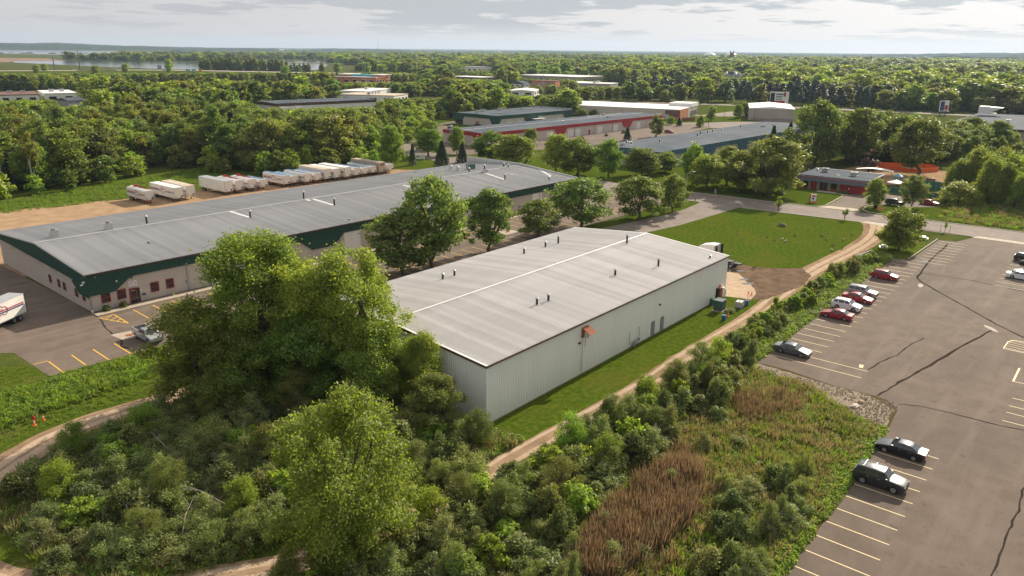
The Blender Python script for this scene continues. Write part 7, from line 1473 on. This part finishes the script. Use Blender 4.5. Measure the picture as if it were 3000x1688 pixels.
scatter('cattails', 'dry brown cattail stands in the marsh', pts([(62,30.4),(63,28),(59,25.8),(54,24.6),(47,24.8),(42.5,26),(42,28.5),(50,30.6),(57,31)],1000,[0,0,1,2,3],0.6,1.1,3)+pts([(66,31.5),(64,26),(56,23),(46,23.2),(41,25),(40,29.5),(50,31.6),(58,32)],700,[1,2,3,4],0.45,1.0,23)+pts([(80,32.4),(84.5,30.6),(85.6,27),(82.5,24.4),(78,26),(76,29)],420,[2,1,3],0.5,0.95,4)+pts([(64,33),(78,33),(87,30),(86,23.5),(74,22.5),(64,24)],500,[2,3,4],0.4,0.8,14), TC+[TG[0], TG[4]], 'cattails')
scatter('weeds', 'tall lush weeds on the bank below the left car park', pts([(-10,88.6),(8,88.8),(30,90.5),(44,92),(46,98),(30,98.2),(8,100),(-10,101)],4200,[0,1,1,2],0.7,1.5,5)+pts([(10,86.6),(44,87),(46,100),(8,102)],1500,[0,1],0.3,0.6,6), TG, 'weeds')
scatter('hedge_weeds', 'lush weeds along the foot of the hedgerow', pts([(93,34.9),(163,35.5),(166,38),(160,41),(94,41.5)],5200,[1,2,2,4,1],0.6,1.25,7)+pts([(164,35.6),(166,37),(186,33.4),(186,32.6),(165,33)],500,[1,0],0.25,0.45,8), TG, 'weeds')
scatter('brush_weeds', 'weeds growing under and around the brush', pts([(15.8,56),(24,50.8),(40,45.4),(56,45.2),(55.5,50),(54,64),(51,80),(28,81.6),(18.5,78.6),(15,70)],5200,[0,1,4,3],0.6,1.3,9)+pts([(35,47),(56,45),(56,60),(40,80)],1500,[1,4],0.6,1.2,10), TG, 'weeds')
scatter('roadside_weeds', 'rough grass and weeds across the street at the right', pts([(211,-30),(250,-30),(252,45),(240,52),(232,38),(211,37)],2600,[0,1,3],0.7,1.4,11)+pts([(60,214),(100,209),(130,209.5),(128,246),(100,240),(60,228)],3000,[0,0,1],0.5,1.0,12), TG, 'weeds')
# ------------------------------------------------------------------ far landscape
for i, P in enumerate(LAKE): flat('lake', P, 0.25, 'water', ['pale near lake beyond the motorway','wide far lake below the hills at the left','narrow bay behind the causeway','small bright pond in the middle distance'][i])
mw = ribbon('motorway', [(*p,30) for p in HWY], 3.6, 'concrete', 'pale multi-lane motorway crossing the distance at the left', k=5)
_v = []; _f = []
for i, pnt in enumerate(HWY):
    d_ = (Vector(HWY[min(i+1,len(HWY)-1)])-Vector(HWY[max(i-1,0)])).normalized(); n_ = Vector((-d_.y,d_.x))
    for o_, z_ in ((-40,0),(-18,3.3),(18,3.3),(40,0)): _v.append((pnt[0]+n_.x*o_,pnt[1]+n_.y*o_,z_))
    if i: _f += [(4*i-4+k,4*i-3+k,4*i+1+k,4*i+k) for k in range(3)]
struct(MB().add(_v,_f).build('embankment','lawn'),'grass embankment carrying the motorway')
ribbon('slip_road', [(500,985,8),(546,968,8),(580,965,8),(604,968,8),(650,992,9),(668,990,9)], 0.2, 'street_pave', 'narrow slip road below the motorway', k=5)
t = thing('motorway_bridge','low motorway bridge with a pale parapet','bridge',(505,1214,0),-0.28); MB().box(-30,22,-16.4,-15.2,3.2,4.6).build('parapet','concrete',t); MB().box(-30,22,-15.2,-14.6,1.5,3.5).build('deck','concrete',t)
flat('reed_field', [(1256,1242),(1422,1305),(1787,1632),(1670,1690),(1180,1210),(1197,1190)], 0.2, 'reed_field', 'tan reed field behind the pond')
flat('reed_field', [(440,2300),(640,2000),(700,2140),(820,2150),(900,2500),(700,2900),(400,2900)], 0.2, 'reed_field', 'tan reed flat beyond the near lake')
flat('reed_field', [(1900,1300),(2300,1250),(2600,1500),(2200,1700)], 0.2, 'reed_field', 'tan field right of the distant pond')
flat('causeway', [(1076,1645),(1190,1590),(1215,1605),(1130,1712)], 0.6, 'reed_field', 'thin causeway across the lake')
flat('meadow', [(446,318),(480,336),(500,345),(486,400),(470,395),(440,340)], 0.012, 'rough_grass', 'rough meadow before the white garage')
# hills: ridge heights (metres) by direction across the view, three ranges one behind another
UU = [-600,0,110,240,350,460,520,600,730,830,860,930,1000,1136,1310,1427,1582,1776,1932,2000,2194,2466,2700,3000,3600]
VV = [122,125,127,126.5,133,134,136,139,141,141,146,143.5,142,144,150,150.6,148.7,153.7,155,158.4,156.5,160,155,153.7,152]
def hills(name, label, dist, extra, rough, seed, front, umin=-9999):
    rng = np.random.default_rng(seed); n = 420; az = np.linspace(R(-52), R(52), n); u = 1500+2221*np.tan(az); vt = np.interp(u, UU, VV)+extra
    hz = 141+(u-1500)*0.0088
    ph = rng.uniform(0, 6.28, 9); bump = sum(np.sin(az*k_+ph[i])*a_ for i, (k_, a_) in enumerate([(40,.5),(75,.4),(130,.35),(210,.3),(340,.28),(520,.25),(800,.2),(1100,.2),(1500,.2)]))*rough
    top = 40-(vt-hz)*dist*np.cos(az)/2221/np.cos(0.3065)*0.955+bump; top = np.where(u < umin, top*np.clip(1-(umin-u)/70, -0.2, 1), top); top = np.where(u < umin-60, -3, np.maximum(top, 3))
    rows = [(-front,0.0),(-front*0.6,0.35),(-front*0.3,0.75),(0,1.0),(front*0.8,0.55)]; vs = []; fs = []
    for k, (dd, f_) in enumerate(rows):
        for i in range(n): d = dist+dd+rng.normal()*front*0.03; z = top[i]*f_+(rng.normal()*rough*1.2 if 0 < k < 3 else 0)-(2 if k == 0 else 0); vs.append((d*math.cos(HD-az[i]), d*math.sin(HD-az[i]), z))
    for k in range(len(rows)-1):
        for i in range(n-1): fs.append((k*n+i+1, k*n+i, (k+1)*n+i, (k+1)*n+i+1))
    struct(MB().add(vs, fs).build(name, 'hill_forest', smooth=True), label)
hills('hills','farthest blue wooded ridge along the horizon',8200,0,3.0,1,900)
hills('hills','middle wooded ridge below the horizon',6900,3.0,3.5,2,300)
hills('hills','nearer dark wooded rise in front of the ridges',4300,10,4.0,3,450,560)
# air
m = MB().box(-2500,11000,-4200,10500,-1.5,132); hz = m.build('haze', 'water'); hz.data.materials.clear()
hm = bpy.data.materials.new('haze'); hm.use_nodes = True; hn = hm.node_tree.nodes; hn.clear(); ho = hn.new('ShaderNodeOutputMaterial'); hv = hn.new('ShaderNodeVolumePrincipled')
hv.inputs['Color'].default_value = (0.58, 0.76, 1.0, 1); hv.inputs['Density'].default_value = 0.000055; hv.inputs['Anisotropy'].default_value = 0.25
hm.node_tree.links.new(hv.outputs[0], ho.inputs['Volume']); hz.data.materials.append(hm); struct(hz, 'thin pale haze filling the air', 'stuff')
# ------------------------------------------------------------------ tell look-alikes apart by the nearest landmark
MARKS = {'brush inside the track loop': [('the orange cones',24.8,84),('the big ash',32.6,46),('the dark maple',38.8,76),('the left bend of the track',16.5,70),('the warehouse corner',54,52),('the bottom left corner',20,55)],
 'shrubs between track and marsh': [('the big ash',36,40),('the warehouse corner',56,42),('the rusted hood',72,41),('the stony bank',90,36)], 'willow shrubs along the lower marsh': [('the bottom edge',38,18),('the lowest stall lines',55,16.5),('the dark SUV',70,17),('the cattails',46,23)],
 'hedgerow shrubs beside the car park': [('the grey sedan',98,38),('the white crossover',124,38),('the red crossover',146,38),('the picnic lawn',159,39)], 'shrubs at the foot of the ash': [('the big ash',32.6,43)], 'shrubs among the cattails': [('the stony bank',85,24),('the bottom edge',40,24)],
 'bare branches by the warehouse corner': [('the warehouse corner',56.6,50.4)], 'left woods behind the trailers': [('the first trailer',90,212),('the plain trailer',111,212),('the box trailers',146,212),('the tan trailer',164,212),('the aspens',85,246),('the left edge',66,240),('the grey building',300,415),('the left factory',200,600)],
 'bushy growth behind the rear lane': [('the far green building',330,300),('the rear lane',215,240),('the long grey building',300,415)], 'trees of the middle distance': [('the orange office',560,650),('the white garage',530,415),('the brick shop',460,260)], 'trees beyond the side road at the right': [('the billboard',557,212),('the right-hand roof',500,40)],
 'grove behind the red office': [('the red office',250,72),('the orange fence',296,68),('the beige shed',458,164)], 'willow thicket at the right': [('the street',215,20),('the green fence',255,48),('the right-hand roof',407,20)]}
NTH = ['', 'second ', 'third ', 'fourth ', 'fifth ', 'sixth ', 'seventh ', 'eighth ', 'ninth ', 'tenth ']+['%dth ' % i for i in range(11, 120)]
buckets = {}; seen_l = {}
for o in S.objects:
    if o.parent is None and o.get('label') and o.get('category'): seen_l[o['label']] = seen_l.get(o['label'], 0)+1
for o in S.objects:
    if o.parent is None and o.get('group') in MARKS and seen_l.get(o.get('label'), 0) > 1:
        nm, d = min(((n_, math.hypot(o.location.x-x, o.location.y-y)) for n_, x, y in MARKS[o['group']]), key=lambda q: q[1]); buckets.setdefault((o['label'], nm), []).append((d, o))
for (lb, nm), lst in buckets.items():
    for i, (d, o) in enumerate(sorted(lst, key=lambda q: q[0])): o['label'] = ' '.join(('%s, %snearest %s' % (lb, NTH[i], nm)).replace(' in the left woods behind the trailers', ' in the left woods').replace(' in the trees beyond the side road at the right', ' beyond the side road').replace(' in the bushy growth behind the rear lane', ' behind the rear lane').split()[:16])
